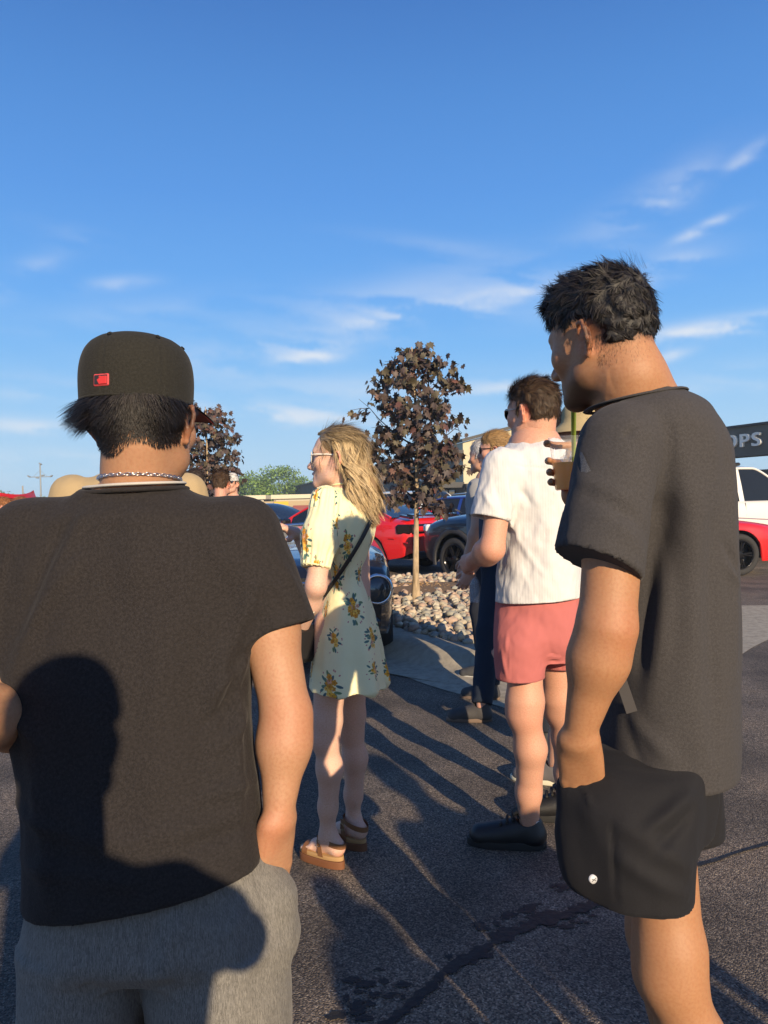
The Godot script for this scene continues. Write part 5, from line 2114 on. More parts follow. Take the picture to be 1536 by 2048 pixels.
	for q in [[246, 1019, 290, 1020.5], [238, 1066, 292, 1067], [240, 1022, 238, 1065], [293, 1022, 294, 1066]]:
		g = Geo.new()
		var vert: bool = absf(q[2] - q[0]) < 5.0
		g.sheet(lie_on(sp, [Vector2(q[0], q[1]), Vector2(q[2] + (1.1 if vert else 0.0), q[1] if vert else q[3]), Vector2(q[2] + (1.1 if vert else 0.0), q[3] + (0.0 if vert else 1.1)), Vector2(q[0], q[3] + (0.0 if vert else 1.1))], 0.9, 6 if not vert else 1, 6 if vert else 1, 0.0012), Color.WHITE, true)
		part("stitching", g.mesh(thread), shirt)
	# silver chain
	g = Geo.new()
	var n := 76
	var cc := P(274, 962, 1.44)
	var b2 := Basis(Vector3.RIGHT, deg_to_rad(-7)) * Basis(Vector3.BACK, deg_to_rad(1.0))
	for i in n:
		var a := TAU * i / n
		var p: Vector3 = cc + b2 * Vector3(cos(a) * 0.0755, 0.0, sin(a) * 0.076)
		for it in 6:
			p += ((p - cc) * Vector3(1, 0, 1)).normalized() * clampf(0.0022 - field(p, hp), -0.02, 0.02)
		var tg := (b2 * Vector3(-sin(a) * 0.0835, 0, cos(a) * 0.082)).normalized()
		var out := (p - cc).normalized()
		var up := out.cross(tg)
		var roll := 0.9 if i % 2 == 0 else -0.5
		up = up.rotated(tg, roll)
		var ring := []
		var lng := 0.0060 if i % 4 != 0 else 0.0082
		for j in 11:
			var u := TAU * j / 10.0
			ring.append(p + tg * cos(u) * lng * 0.72 + up * sin(u) * 0.0027)
		g.tube(ring, [0.0009], 5, Color.WHITE, false, out)
	part("silver_chain", g.mesh(mat(0.62, 0.62, 0.64, 0.2, 1.0)), t)
	cap_of(t)
	# shorts
	var grey_cloth := cloth(0.25, 0.24, 0.228, 0.9, 5.0, 0.10, 0.04)
	grey_cloth.albedo_texture = heather(512, 0.62)
	grey_cloth.uv1_scale = Vector3(5, 5, 5)
	var pp := [loft([S(1690, 82, 532, 1.34, 0.135), S(1800, 66, 560, 1.33, 0.142), S(1860, 58, 572, 1.33, 0.143), S(1893, 57, 575, 1.33, 0.12)], 2.3, 0.03)]
	pp.append(loft([S(1860, 60, 318, 1.33, 0.125), S(1950, 54, 304, 1.325, 0.128), S(2048, 46, 290, 1.325, 0.125), S(2250, 36, 270, 1.325, 0.12)], 2.3, 0.02))
	pp.append(loft([S(1860, 296, 574, 1.33, 0.125), S(1950, 300, 579, 1.325, 0.128), S(2048, 310, 583, 1.325, 0.125), S(2250, 330, 588, 1.325, 0.12)], 2.3, 0.02))
	pp.append(limb(P(536, 1790, 1.335), P(540, 1860, 1.33), 0.046, 0.05, 0.03))
	pp.append(limb(P(505, 1745, 1.33), P(545, 1800, 1.32), 0.04, 0.036, 0.02))
	var f2 := [[P(360, 1830, 1.19), P(300, 1990, 1.19), 0.02, 0.006], [P(500, 1850, 1.2), P(480, 2040, 1.2), 0.02, 0.005], [P(540, 1800, 1.22), P(440, 1900, 1.19), 0.012, 0.004], [P(560, 1880, 1.25), P(500, 1960, 1.2), 0.014, 0.005], [P(150, 1880, 1.2), P(120, 2040, 1.2), 0.03, 0.005], [P(298, 1830, 1.19), P(298, 1940, 1.2), 0.012, -0.006], [P(420, 1900, 1.19), P(400, 2048, 1.19), 0.02, -0.004], [P(527, 1715, 1.2), P(566, 1768, 1.22), 0.006, 0.004]]
	var sh2 := part("shorts", weave([net(pp, 0.007, creases(f2, 5, 0.006, Vector3(8, 4, 8)))], grey_cloth), t)
	var rub := mat(0.05, 0.05, 0.05, 0.7)
	for q3 in [[al, -0.05], [ar, 0.06]]:
		var hl2: Vector3 = Vector3(q3[0].x, 0, q3[0].z + 0.06)
		shoe(t, hl2, hl2 + Vector3(q3[1], 0, -0.29), q3[0], mat(0.06, 0.06, 0.06, 0.7), rub)


func heather(n: int, low: float) -> ImageTexture:
	var img := Image.create(n, n, false, Image.FORMAT_RGB8)
	img.fill(Color(0.85, 0.85, 0.85))
	var rng := RandomNumberGenerator.new()
	for i in n * 40:
		var v := rng.randf_range(low, 1.0)
		var w := 1 + rng.randi() % 2
		img.fill_rect(Rect2i(rng.randi() % n, rng.randi() % n, w, rng.randi_range(6, 26)), Color(v, v, v * 0.985))
	return ImageTexture.create_from_image(img)


func cap_of(t: Node3D) -> void:
	var C := Transform3D(Basis(Vector3.UP, deg_to_rad(-15)) * Basis(Vector3.BACK, deg_to_rad(0.0)) * Basis(Vector3.RIGHT, deg_to_rad(-3.0)), P(277, 812, 1.42))
	C.origin += C.basis.z * 0.004
	C.basis = C.basis * 0.965
	var wool := cloth(0.042, 0.041, 0.036, 0.9, 3.0, 0.22, 0.10)
	var prof := [[0.985, 0.0], [0.99, 0.02], [1.0, 0.18], [1.005, 0.34], [0.995, 0.48], [0.965, 0.61], [0.91, 0.73], [0.82, 0.83], [0.69, 0.905], [0.52, 0.955], [0.34, 0.985], [0.16, 0.998], [0.0, 1.0]]
	var rows := []
	var n := 192
	for k in 37:
		var u := k / 36.0 * (prof.size() - 1)
		var i := mini(int(u), prof.size() - 2)
		var r := lerpf(prof[i][0], prof[i + 1][0], u - i)
		var h := lerpf(prof[i][1], prof[i + 1][1], u - i)
		r = cubic_interpolate(prof[i][0], prof[i + 1][0], prof[maxi(i - 1, 0)][0], prof[mini(i + 2, prof.size() - 1)][0], u - i)
		var row := []
		for j in n + 1:
			var a := TAU * j / n
			var seam := 0.0
			for q in 6:
				var dd := absf(wrapf(a - (q + 0.5) * TAU / 6.0 + PI / 6.0 * 0.0, -PI, PI))
				seam += exp(-pow(dd / 0.035, 2)) * 0.010 + exp(-pow((dd - 0.055) / 0.02, 2)) * -0.003
			var rr: float = r * (1.0 - seam * clampf(r * 2.0, 0.0, 1.0))
			row.append(C * Vector3(cos(a) * rr * 0.1025, h * 0.134, sin(a) * rr * 0.112))
		rows.append(row)
	var g := Geo.new()
	g.sheet(rows, Color.WHITE, true)
	var cap := part("cap", g.mesh(wool), t)
	g = Geo.new()
	g.tube(ring_pts(C * Vector3(0, 0.001, 0), C.basis, 0.1012, 0.1108, 64), [0.0022], 6, Color.WHITE, false)
	part("sweatband_edge", g.mesh(wool), cap)
	g = Geo.new()
	g.lathe(Transform3D(C.basis, C * Vector3(0, 0.1335, 0)), [[0.0095, 0.0], [0.0095, 0.004], [0.007, 0.0075], [0.0, 0.0085]], 20)
	part("top_button", g.mesh(wool), cap)
	for q in 6:
		var a := (q + 0.0) * TAU / 6.0 + 0.52
		g = Geo.new()
		var c: Vector3 = C * Vector3(cos(a) * 0.103 * 0.80, 0.1165, sin(a) * 0.112 * 0.80)
		var nrm: Vector3 = (C.basis * Vector3(cos(a) * 0.65, 0.76, sin(a) * 0.65)).normalized()
		var b := Basis(Quaternion(Vector3.UP, nrm))
		g.tube(ring_pts(c, b, 0.0032, 0.0032, 12), [0.0012], 6, Color.WHITE, false)
		part("eyelet", g.mesh(wool), cap)
	# embroidered patch at the back
	var ang := PI / 2
	var pc := C * Vector3(0, 0.027, 0.1118)
	var pb := C.basis
	var red := mat(0.50, 0.025, 0.03, 0.8)
	g = Geo.new()
	g.box(Transform3D(pb, pc), Vector3(0.031, 0.0215, 0.004), 0.0018)
	var patch := part("embroidered_patch", g.mesh(mat(0.58, 0.06, 0.07, 0.8)), cap)
	g = Geo.new()
	g.box(Transform3D(pb, pc + pb.z * 0.0012), Vector3(0.0265, 0.017, 0.004), 0.001)
	part("patch_field", g.mesh(mat(0.012, 0.012, 0.02, 0.8)), patch)
	g = Geo.new()
	g.box(Transform3D(pb, pc + pb * Vector3(0.006, -0.001, 0.0022)), Vector3(0.0135, 0.0145, 0.004), 0.001)
	g.box(Transform3D(pb * Basis(Vector3.BACK, 0.5), pc + pb * Vector3(-0.002, -0.003, 0.0022)), Vector3(0.007, 0.011, 0.0038), 0.001)
	g.box(Transform3D(pb, pc + pb * Vector3(-0.001, 0.0045, 0.0022)), Vector3(0.005, 0.005, 0.0036), 0.001)
	part("patch_figure", g.mesh(red), patch)
	# visor
	var top := []
	var low := []
	for i in 9:
		var v := i / 8.0
		var r1 := []
		var r2 := []
		for j in 25:
			var a := lerpf(-1.12, 1.12, j / 24.0)
			var e := v * 0.078 * pow(cos(a * 0.86), 0.55)
			var p := Vector3(sin(a) * 0.1015, 0.004, -cos(a) * 0.111)
			p += Vector3(sin(a) * 0.35, 0, -1.0).normalized() * e
			p.y -= 0.006 * v + 0.022 * pow(sin(a) * (0.6 + 0.4 * v), 2) * (0.4 + v)
			r1.append(C * (p + Vector3(0, 0.0022, 0)))
			r2.append(C * (p - Vector3(0, 0.0022, 0)))
		top.append(r1)
		low.append(r2)
	g = Geo.new()
	g.sheet(top, Color.WHITE, false)
	g.tube(top[-1].map(func(p): return p - C.basis.y * 0.0022), [0.003], 6)
	var visor := part("visor", g.mesh(wool), cap)
	g = Geo.new()
	g.sheet(low, Color.WHITE, true)
	part("red_underside", g.mesh(mat(0.22, 0.012, 0.02, 0.85)), visor)
func drink_man() -> void:
	var t := person("tall dark haired man in a charcoal t-shirt and black shorts sipping through a green straw")
	var s := 0.97
	var T := Transform3D(Basis(Vector3.UP, deg_to_rad(43)) * Basis(Vector3.RIGHT, deg_to_rad(-10)), P(1206, 692, 1.47))
	var base := Color(0.40, 0.205, 0.105)
	var nb := P(1280, 815, 1.47)
	var hp := head_prims(T, s, {"neck": nb, "neck_r": 0.0515, "nape": 0.026, "mouth": 0.001, "traps": [P(1330, 840, 1.5), P(1250, 860, 1.46)]})
	hp.append(half(Vector3.DOWN, P(1288, 880, 1.47)))
	var sh := P(1240, 900, 1.36)
	var el := P(1213, 1255, 1.30)
	var wr := P(1156, 1478, 1.335)
	var ap := arm_prims(sh, el, wr, [0.060, 0.050, 0.0475, 0.0475, 0.0255])
	var fdir := P(1172, 1660, 1.40) - wr
	ap.append_array(hand_prims(hand_frame(wr, fdir, Vector3(-0.35, 0, 0.94)), 1.04, 1.0, [0.2, 0.22, 0.25, 0.3], []))
	# right arm lifts the cup
	var shr := P(1300, 890, 1.70)
	var elr := P(1210, 1090, 1.98)
	var wrr := P(1147, 990, 1.94)
	var bp := arm_prims(shr, elr, wrr, [0.058, 0.050, 0.044, 0.042, 0.026])
	var cup := P(1144, 928, 1.90)
	bp.append(flat(limb(wrr, cup + Vector3(0.02, -0.02, -0.068), 0.026, 0.034, 0.02), Vector3.BACK, 1.4))
	bp.append(flat(limb(cup + Vector3(0.02, 0.03, -0.066), cup + Vector3(0.015, -0.035, -0.062), 0.02, 0.022, 0.02), Vector3.BACK, 1.3))
	var ys := [0.050, 0.006, -0.022, -0.047]
	for i in 4:
		var rr: float = 0.061 - 0.0028 * i
		var pts := []
		for q in [75.0, 118.0, 155.0, 182.0 + (6.0 if i == 1 else 0.0) - (6.0 if i == 3 else 0.0)]:
			pts.append(cup + Vector3(cos(deg_to_rad(q)) * rr, ys[i] + (0.004 if q > 150 else 0.0), -sin(deg_to_rad(q)) * rr))
		for j in 3:
			bp.append(limb(pts[j], pts[j + 1], 0.0098 - j * 0.0005, 0.0093 - j * 0.0007, 0.005))
	bp.append(limb(cup + Vector3(0.03, 0.0, -0.06), cup + Vector3(0.062, 0.03, 0.0), 0.014, 0.0105, 0.01))
	bp.append(limb(cup + Vector3(0.062, 0.03, 0.0), cup + Vector3(0.045, 0.045, 0.038), 0.0105, 0.009, 0.004))
	var hip := P(1308, 1600, 1.47)
	var hipr := P(1320, 1600, 1.60)
	var kn := P(1345, 1955, 1.41)
	var ank := Vector3(kn.x + 0.07, 0.09, kn.z - 0.02)
	var knr := Vector3(hipr.x - 0.005, 0.48, hipr.z)
	var ankr := Vector3(knr.x + 0.03, 0.09, knr.z + 0.02)
	var back := Vector3(0.85, 0, 0.5).normalized()
	var lp := leg_prims(hip, kn, ank, [0.068, 0.060, 0.0545, 0.060, 0.036], back)
	var rp := leg_prims(hipr, knr, ankr, [0.068, 0.062, 0.054, 0.056, 0.036], back)
	rp.append(flat(limb(P(1310, 900, 1.53), P(1325, 1560, 1.52), 0.10, 0.10, 0.05), Vector3.RIGHT, 1.1))
	var made := nets([[hp, 0.0038], [ap, 0.0042], [bp, 0.0042], [lp, 0.006], [rp, 0.014]])
	var hn: Array = made[0]
	part("body", weave(made, skin(1, 1, 1), skin_tint(base, T, s, {"beard": 0.72, "scalp": 0.8, "hairline": -0.028, "lips": base * Color(0.8, 0.5, 0.5), "red": [[el + Vector3(0.02, 0, 0.04), 0.06, 0.25], [P(1155, 1590, 1.27), 0.06, 0.3], [kn, 0.06, 0.15]]})), t)
	# hair: a soft base with strands over it
	var inv := T.affine_inverse()
	var B := T.basis
	var hh := func(x: float, y: float, z: float) -> Vector3: return T * (Vector3(x, y, z) * s)
	var bs := [ball(hh.call(0, 0.074, 0.004), Vector3(0.079, 0.076, 0.099), 0.01, 0, B), ball(hh.call(0, 0.035, 0.030), Vector3(0.078, 0.080, 0.079), 0.02, 0, B), ball(hh.call(0.0, 0.105, -0.042), Vector3(0.058, 0.036, 0.048), 0.03, 0, B)]
	bs.append(limb(hh.call(-0.064, 0.050, -0.026), hh.call(-0.0625, -0.004, -0.032), 0.012, 0.005, 0.01))
	bs.append(limb(hh.call(0.064, 0.050, -0.026), hh.call(0.0625, -0.004, -0.032), 0.012, 0.005, 0.01))
	bs.append(ball(hh.call(0, 0.008, -0.105), Vector3(0.072, 0.058, 0.062), 0.012, 1, B))
	for gg in [-1.0, 1.0]:
		bs.append(ball(hh.call(0.085 * gg, 0.0, 0.010), Vector3(0.03, 0.044, 0.038), 0.010, 1, B))
	var cutn := (B * Vector3(0, -1, 0.28)).normalized()
	bs.append(half(cutn, hh.call(0, -0.022, 0.09), 0.01))
	var hnz := FastNoiseLite.new()
	hnz.seed = 8
	hnz.frequency = 38.0
	var base_net := net(bs, 0.005, func(p: Vector3, n: Vector3) -> Vector3: return p + n * hnz.get_noise_3dv(p) * 0.009)
	var rng := RandomNumberGenerator.new()
	var dark := mat(0.010, 0.009, 0.009, 0.6)
	var hair := part("hair", weave([base_net], dark), t)
	var keep := func(p: Vector3, n: Vector3) -> float:
		var l: Vector3 = inv * p / s
		if l.z < -0.02 and n.dot(B.z) < -0.75 and l.y < 0.05: return 0.0
		if absf(l.x) > 0.055 and l.y < 0.035: return rng.randf_range(0.008, 0.014)
		return lerpf(0.012, 0.028, clampf((l.y - 0.0) / 0.11, 0.0, 1.0)) * rng.randf_range(0.7, 1.25)
	var roots := scatter(base_net, 17000, rng, keep)
	var curl := FastNoiseLite.new()
	curl.seed = 21
	curl.frequency = 34.0
	var flow := func(p: Vector3, n: Vector3, tt: float, i: int) -> Vector3:
		var l: Vector3 = inv * p / s
		var top := clampf((l.y - 0.03) / 0.09, 0.0, 1.0)
		var a := curl.get_noise_3dv(p) * 3.4
		var along := (B * Vector3(0.0, 0.1, -1.0)).lerp(B * Vector3(0, -1.0, 0.15), 1.0 - top)
		var tang := (along - n * along.dot(n)).normalized().rotated(n, a)
		return tang + n * (0.22 - 0.32 * tt) * (0.7 + 0.5 * top)
	var g := Geo.new()
	strands(g, roots, flow, 0.0012, 5, func(i: int, _p: Vector3) -> Color: return Color(0.016, 0.014, 0.0135) * (0.5 + 1.5 * hsh(i)), rng, 0.2)
	# fade on the neck
	var keep2 := func(p: Vector3, n: Vector3) -> float:
		var l: Vector3 = inv * p / s
		if l.z < 0.02 or l.y > 0.005 or l.y < -0.062: return 0.0
		if rng.randf() > (l.y + 0.07) / 0.06: return 0.0
		return rng.randf_range(0.003, 0.007)
	strands(g, scatter(hn, 8000, rng, keep2), func(p: Vector3, n: Vector3, tt: float, i: int) -> Vector3: return n * 0.12 + Vector3.DOWN, 0.00042, 2, func(i: int, _p: Vector3) -> Color: return Color(0.05, 0.034, 0.024), rng, 0.3)
	# wisps standing up at the crown, and the fringe
	var wis := []
	for i in 26:
		wis.append([P(1245 + 55 * hsh(i + 3), 533 + 10 * hsh(i), 1.47 + 0.05 * (hsh(i * 7) - 0.5)), Vector3(0.3, 0.9, 0.2), 0.018 + 0.028 * hsh(i * 5)])
	strands(g, wis, func(p: Vector3, n: Vector3, tt: float, i: int) -> Vector3: return Vector3(-0.5 + 1.6 * tt * (hsh(i) - 0.1), 1.0 - 1.3 * tt * hsh(i * 3), 0.1), 0.0011, 8, func(_i: int, _p: Vector3) -> Color: return Color(0.012, 0.011, 0.011), rng, 0.15)
	var fr := []
	for i in 300:
		var x := lerpf(-0.062, 0.055, hsh(i * 3))
		fr.append([hh.call(x, 0.088 + 0.02 * hsh(i), -0.088 - 0.012 * hsh(i * 11) + absf(x) * 0.25), B * Vector3(0, 0.3, -1), 0.010 + 0.014 * hsh(i * 7)])
	strands(g, fr, func(p: Vector3, n: Vector3, tt: float, i: int) -> Vector3: return B * Vector3(-0.3 + 0.5 * sin(i * 1.7), 0.25 - 1.5 * tt, -0.55 + 0.35 * tt), 0.0017, 6, func(i: int, _p: Vector3) -> Color: return Color(0.013, 0.012, 0.012) * (0.6 + hsh(i)), rng, 0.25)
	part("strands", g.mesh(hair_mat(0.5)), hair)
	# t-shirt
	var tee := cloth(0.076, 0.072, 0.074, 0.9, 2.6, 0.16, 0.08)
	var st := [S(772, 1256, 1340, 1.48, 0.072, 18), S(788, 1234, 1366, 1.49, 0.098, 18), S(810, 1214, 1402, 1.49, 0.135, 18), S(840, 1200, 1424, 1.50, 0.165, 18), S(890, 1190, 1447, 1.51, 0.178, 18), S(960, 1190, 1456, 1.52, 0.188, 18), S(1100, 1192, 1464, 1.53, 0.186, 18), S(1300, 1194, 1466, 1.52, 0.174, 18), S(1480, 1192, 1468, 1.51, 0.172, 18), S(1600, 1194, 1464, 1.51, 0.172, 18)]
	var sp := [loft(st, 2.2)]
	sp.append(half(Vector3(0.02, -1, 0.03), Vector3(0.5, 0.868, -1.5), 0.004))
	var s0 := P(1236, 893, 1.36)
	var s1 := P(1186, 1190, 1.295)
	sp.append(cutp(flat(limb(s0, s1, 0.072, 0.074, 0.045), Vector3(1, 0, 0.2), 1.0), s1 - s0 + Vector3(-0.055, 0, 0.0), P(1194, 1124, 1.30)))
	sp.append(limb(P(1330, 900, 1.68), P(1290, 1000, 1.78), 0.07, 0.075, 0.05))
	sp.append(limb(P(1262, 730, 1.47), nb + Vector3(0.002, 0.016, 0), 0.060, 0.066, 0.006, 1))
	var fold := [[P(1205, 850, 1.36), P(1292, 960, 1.33), 0.004, -0.0052], [P(1292, 960, 1.33), P(1285, 1060, 1.34), 0.006, -0.0078],
		[P(1330, 830, 1.36), P(1400, 1100, 1.33), 0.03, 0.0104], [P(1300, 880, 1.36), P(1345, 1150, 1.33), 0.022, -0.0091], [P(1385, 1000, 1.33), P(1390, 1480, 1.33), 0.03, 0.0117], [P(1345, 1080, 1.32), P(1290, 1420, 1.33), 0.026, 0.0130], [P(1320, 1020, 1.33), P(1262, 1330, 1.34), 0.024, -0.0143],
		[P(1440, 900, 1.4), P(1450, 1350, 1.4), 0.02, 0.0091], [P(1430, 1080, 1.38), P(1455, 1150, 1.4), 0.007, -0.0065], [P(1437, 1130, 1.38), P(1450, 1170, 1.4), 0.006, 0.0052], [P(1415, 1050, 1.36), P(1420, 1500, 1.36), 0.018, -0.0078], [P(1350, 1250, 1.33), P(1330, 1540, 1.33), 0.03, 0.0091],
		[P(1240, 1430, 1.36), P(1340, 1520, 1.33), 0.016, 0.0078], [P(1230, 1470, 1.36), P(1280, 1540, 1.35), 0.012, -0.0078], [P(1210, 1040, 1.28), P(1260, 1110, 1.28), 0.014, 0.0052], [P(1150, 950, 1.3), P(1250, 1000, 1.27), 0.016, 0.0052], [P(1180, 990, 1.28), P(1275, 1060, 1.28), 0.012, -0.0052]]
	var shirt := part("t_shirt", weave([net(sp, 0.006, creases(fold, 9, 0.005, Vector3(7, 2.6, 7), [[Vector3.UP, Vector3(0.5, 0.868, -1.5), 0.6, -0.024], [(s0 - s1).normalized(), P(1194, 1124, 1.30), 0.12, -0.024]]), true)], tee), t)
	var g2 := Geo.new()
	var cb := Basis(Vector3.UP, deg_to_rad(-18)) * Basis(Vector3.RIGHT, deg_to_rad(0)) * Basis(Vector3.BACK, deg_to_rad(17))
	g2.tube(hug(ring_pts(P(1284, 802, 1.475), cb, 0.060, 0.064), P(1284, 802, 1.475), hp, 0.007), [0.0085], 10, Color.WHITE, false, Vector3.UP, 0.35)
	part("rib_collar", g2.mesh(tee), shirt)
	g2 = Geo.new()
	g2.box(Transform3D(Basis(Vector3(1, 0, 0.15).normalized(), Vector3.UP, Vector3(-0.15, 0, 1).normalized()) * Basis(Vector3.BACK, 0.3), P(1250, 1385, 1.372)), Vector3(0.02, 0.075, 0.002), 0.0008)
	part("side_print", g2.mesh(mat(0.05, 0.047, 0.05, 0.85)), shirt)
	g2 = Geo.new()
	var tri_rows := lie_on(sp, [Vector2(1160, 903), Vector2(1165, 905), Vector2(1182, 942), Vector2(1162, 950)], 0.9, 7, 9, 0.0012)
	g2.sheet(tri_rows, Color.WHITE, true)
	var speck := mat(0.21, 0.21, 0.22, 0.8)
	speck.albedo_texture = noise_tex(128, 0.22, 2, 91, [[0.0, grey(0.45)], [0.55, grey(0.5)], [0.62, grey(1.0)], [1.0, grey(1.0)]])
	part("sleeve_print", g2.mesh(speck), shirt)
	# shorts
	var blk := cloth(0.020, 0.020, 0.023, 0.75, 3.0, 0.10, 0.03)
	var pp := [loft([S(1490, 1160, 1425, 1.49, 0.145, 12), S(1530, 1140, 1425, 1.49, 0.152, 12), S(1580, 1134, 1422, 1.48, 0.155, 12), S(1640, 1150, 1415, 1.48, 0.15, 12)], 2.2, 0.03)]
	pp.append(loft([S(1480, 1176, 1400, 1.46, 0.08, 8), S(1530, 1142, 1396, 1.42, 0.098, 8), S(1570, 1132, 1392, 1.40, 0.105, 8), S(1640, 1146, 1386, 1.385, 0.112, 8), S(1720, 1162, 1380, 1.38, 0.112, 8), S(1840, 1178, 1374, 1.38, 0.112, 8), S(1870, 1180, 1374, 1.38, 0.112, 8)], 2.5, 0.02))
	pp.append(loft([S(1540, 1195, 1436, 1.60, 0.10, 8), S(1620, 1205, 1440, 1.62, 0.105, 8), S(1780, 1215, 1438, 1.63, 0.105, 8)], 2.2, 0.02))
	pp.append(limb(P(1170, 1668, 1.385), P(1182, 1730, 1.375), 0.05, 0.055, 0.03))
	pp.append(limb(P(1142, 1575, 1.395), P(1178, 1690, 1.385), 0.024, 0.046, 0.03))
	pp.append(half(Vector3(-0.03, -1, 0), Vector3(0.5, 0.70, -1.4), 0.003))
	var f2 := [[P(1382, 1590, 1.30), P(1300, 1660, 1.27), 0.012, 0.010], [P(1390, 1620, 1.30), P(1310, 1700, 1.27), 0.010, -0.009], [P(1220, 1600, 1.28), P(1224, 1815, 1.27), 0.006, -0.0045], [P(1225, 1640, 1.27), P(1380, 1740, 1.28), 0.016, 0.008], [P(1230, 1720, 1.27), P(1370, 1790, 1.28), 0.014, 0.007], [P(1170, 1800, 1.28), P(1225, 1790, 1.27), 0.012, 0.005], [P(1130, 1520, 1.35), P(1164, 1612, 1.285), 0.006, 0.005]]
	var sh2 := part("shorts", weave([net(pp, 0.0065, creases(f2, 12, 0.004, Vector3(8, 5, 8), [[Vector3.UP, Vector3(0.5, 0.70, -1.4), 0.5, -0.022]]), true)], blk), t)
	g2 = Geo.new()
	var lc := P(1187, 1759, 1.262)
	var lb := Basis(Vector3(0.93, 0, 0.36), Vector3(-0.36, 0, 0.93), Vector3(0, -1, 0))
	lb = Basis(Vector3(0.93, 0, -0.36).normalized(), Vector3(0.36, 0, 0.93).normalized(), Vector3(0.93, 0, -0.36).normalized().cross(Vector3(0.36, 0, 0.93).normalized()))
	g2.lathe(Transform3D(lb, lc), [[0.0068, -0.004], [0.0068, 0.001], [0.0, 0.0014]], 20)
	var logo := part("round_logo", g2.mesh(mat(0.55, 0.56, 0.58, 0.5)), sh2)
	g2 = Geo.new()
	for a in [0.5, -0.5]:
		g2.box(Transform3D(lb * Basis(Vector3.UP, a), lc + lb.y * 0.0016), Vector3(0.0085, 0.0006, 0.0011))
	part("logo_mark", g2.mesh(mat(0.1, 0.1, 0.1, 0.6)), logo)
	for q3 in [ank, ankr]:
		var hl2: Vector3 = Vector3(q3.x + 0.05, 0, q3.z + 0.03)
		shoe(t, hl2, hl2 + Vector3(-0.25, 0, -0.14), q3, mat(0.05, 0.05, 0.05, 0.7), mat(0.3, 0.3, 0.3, 0.7))
	drink(cup)


func drink(c: Vector3) -> void:
	var t := thing("plastic_cup", "clear plastic cup of orange juice with green straw held by the tall man", "cup", c)
	var h := 0.130
	var lo := -h * 0.5
	var g := Geo.new()
	g.lathe(Transform3D(), [[0.0, lo], [0.040, lo], [0.0425, lo + 0.004], [0.0545, h * 0.5 - 0.003], [0.0565, h * 0.5 - 0.002], [0.0565, h * 0.5 + 0.001], [0.0535, h * 0.5 + 0.001]], 40)
	var clear := mat(0.9, 0.92, 0.94, 0.05)
	clear.transparency = BaseMaterial3D.TRANSPARENCY_ALPHA
	clear.albedo_color.a = 0.10
	part("cup_wall", g.mesh(clear), t)
	g = Geo.new()
	var top := lo + h * 0.53
	g.lathe(Transform3D(), [[0.0, lo + 0.002], [0.038, lo + 0.002], [0.041, lo + 0.005], [0.0465, top - 0.001], [0.045, top], [0.0, top]], 40)
	var juice := mat(0.95, 0.52, 0.03, 0.25)
	juice.backlight_enabled = true
	juice.backlight = Color(1.0, 0.75, 0.12)
	part("juice", g.mesh(juice), t)
	g = Geo.new()
	var rng := RandomNumberGenerator.new()
	for i in 9:
		var b := Basis.from_euler(Vector3(rng.randf() * 3, rng.randf() * 3, rng.randf() * 3))
		g.box(Transform3D(b, Vector3(rng.randf_range(-0.022, 0.022), top + rng.randf_range(0.0, 0.022), rng.randf_range(-0.022, 0.022))), Vector3.ONE * 0.02, 0.004)
	var ice := mat(0.8, 0.85, 0.88, 0.1)
	ice.transparency = BaseMaterial3D.TRANSPARENCY_ALPHA
	ice.albedo_color.a = 0.1
	part("ice", g.mesh(ice), t)
	g = Geo.new()
	var tip := P(1147, 786, 1.62) - c
	g.tube([Vector3(0.005, lo + 0.02, 0.0), Vector3(0.004, h * 0.5, 0.005), tip], [0.0058], 14)
	var green := mat(0.30, 0.42, 0.06, 0.35)
	green.backlight_enabled = true
	green.backlight = Color(0.4, 0.5, 0.1)
	part("straw", g.mesh(green), t)


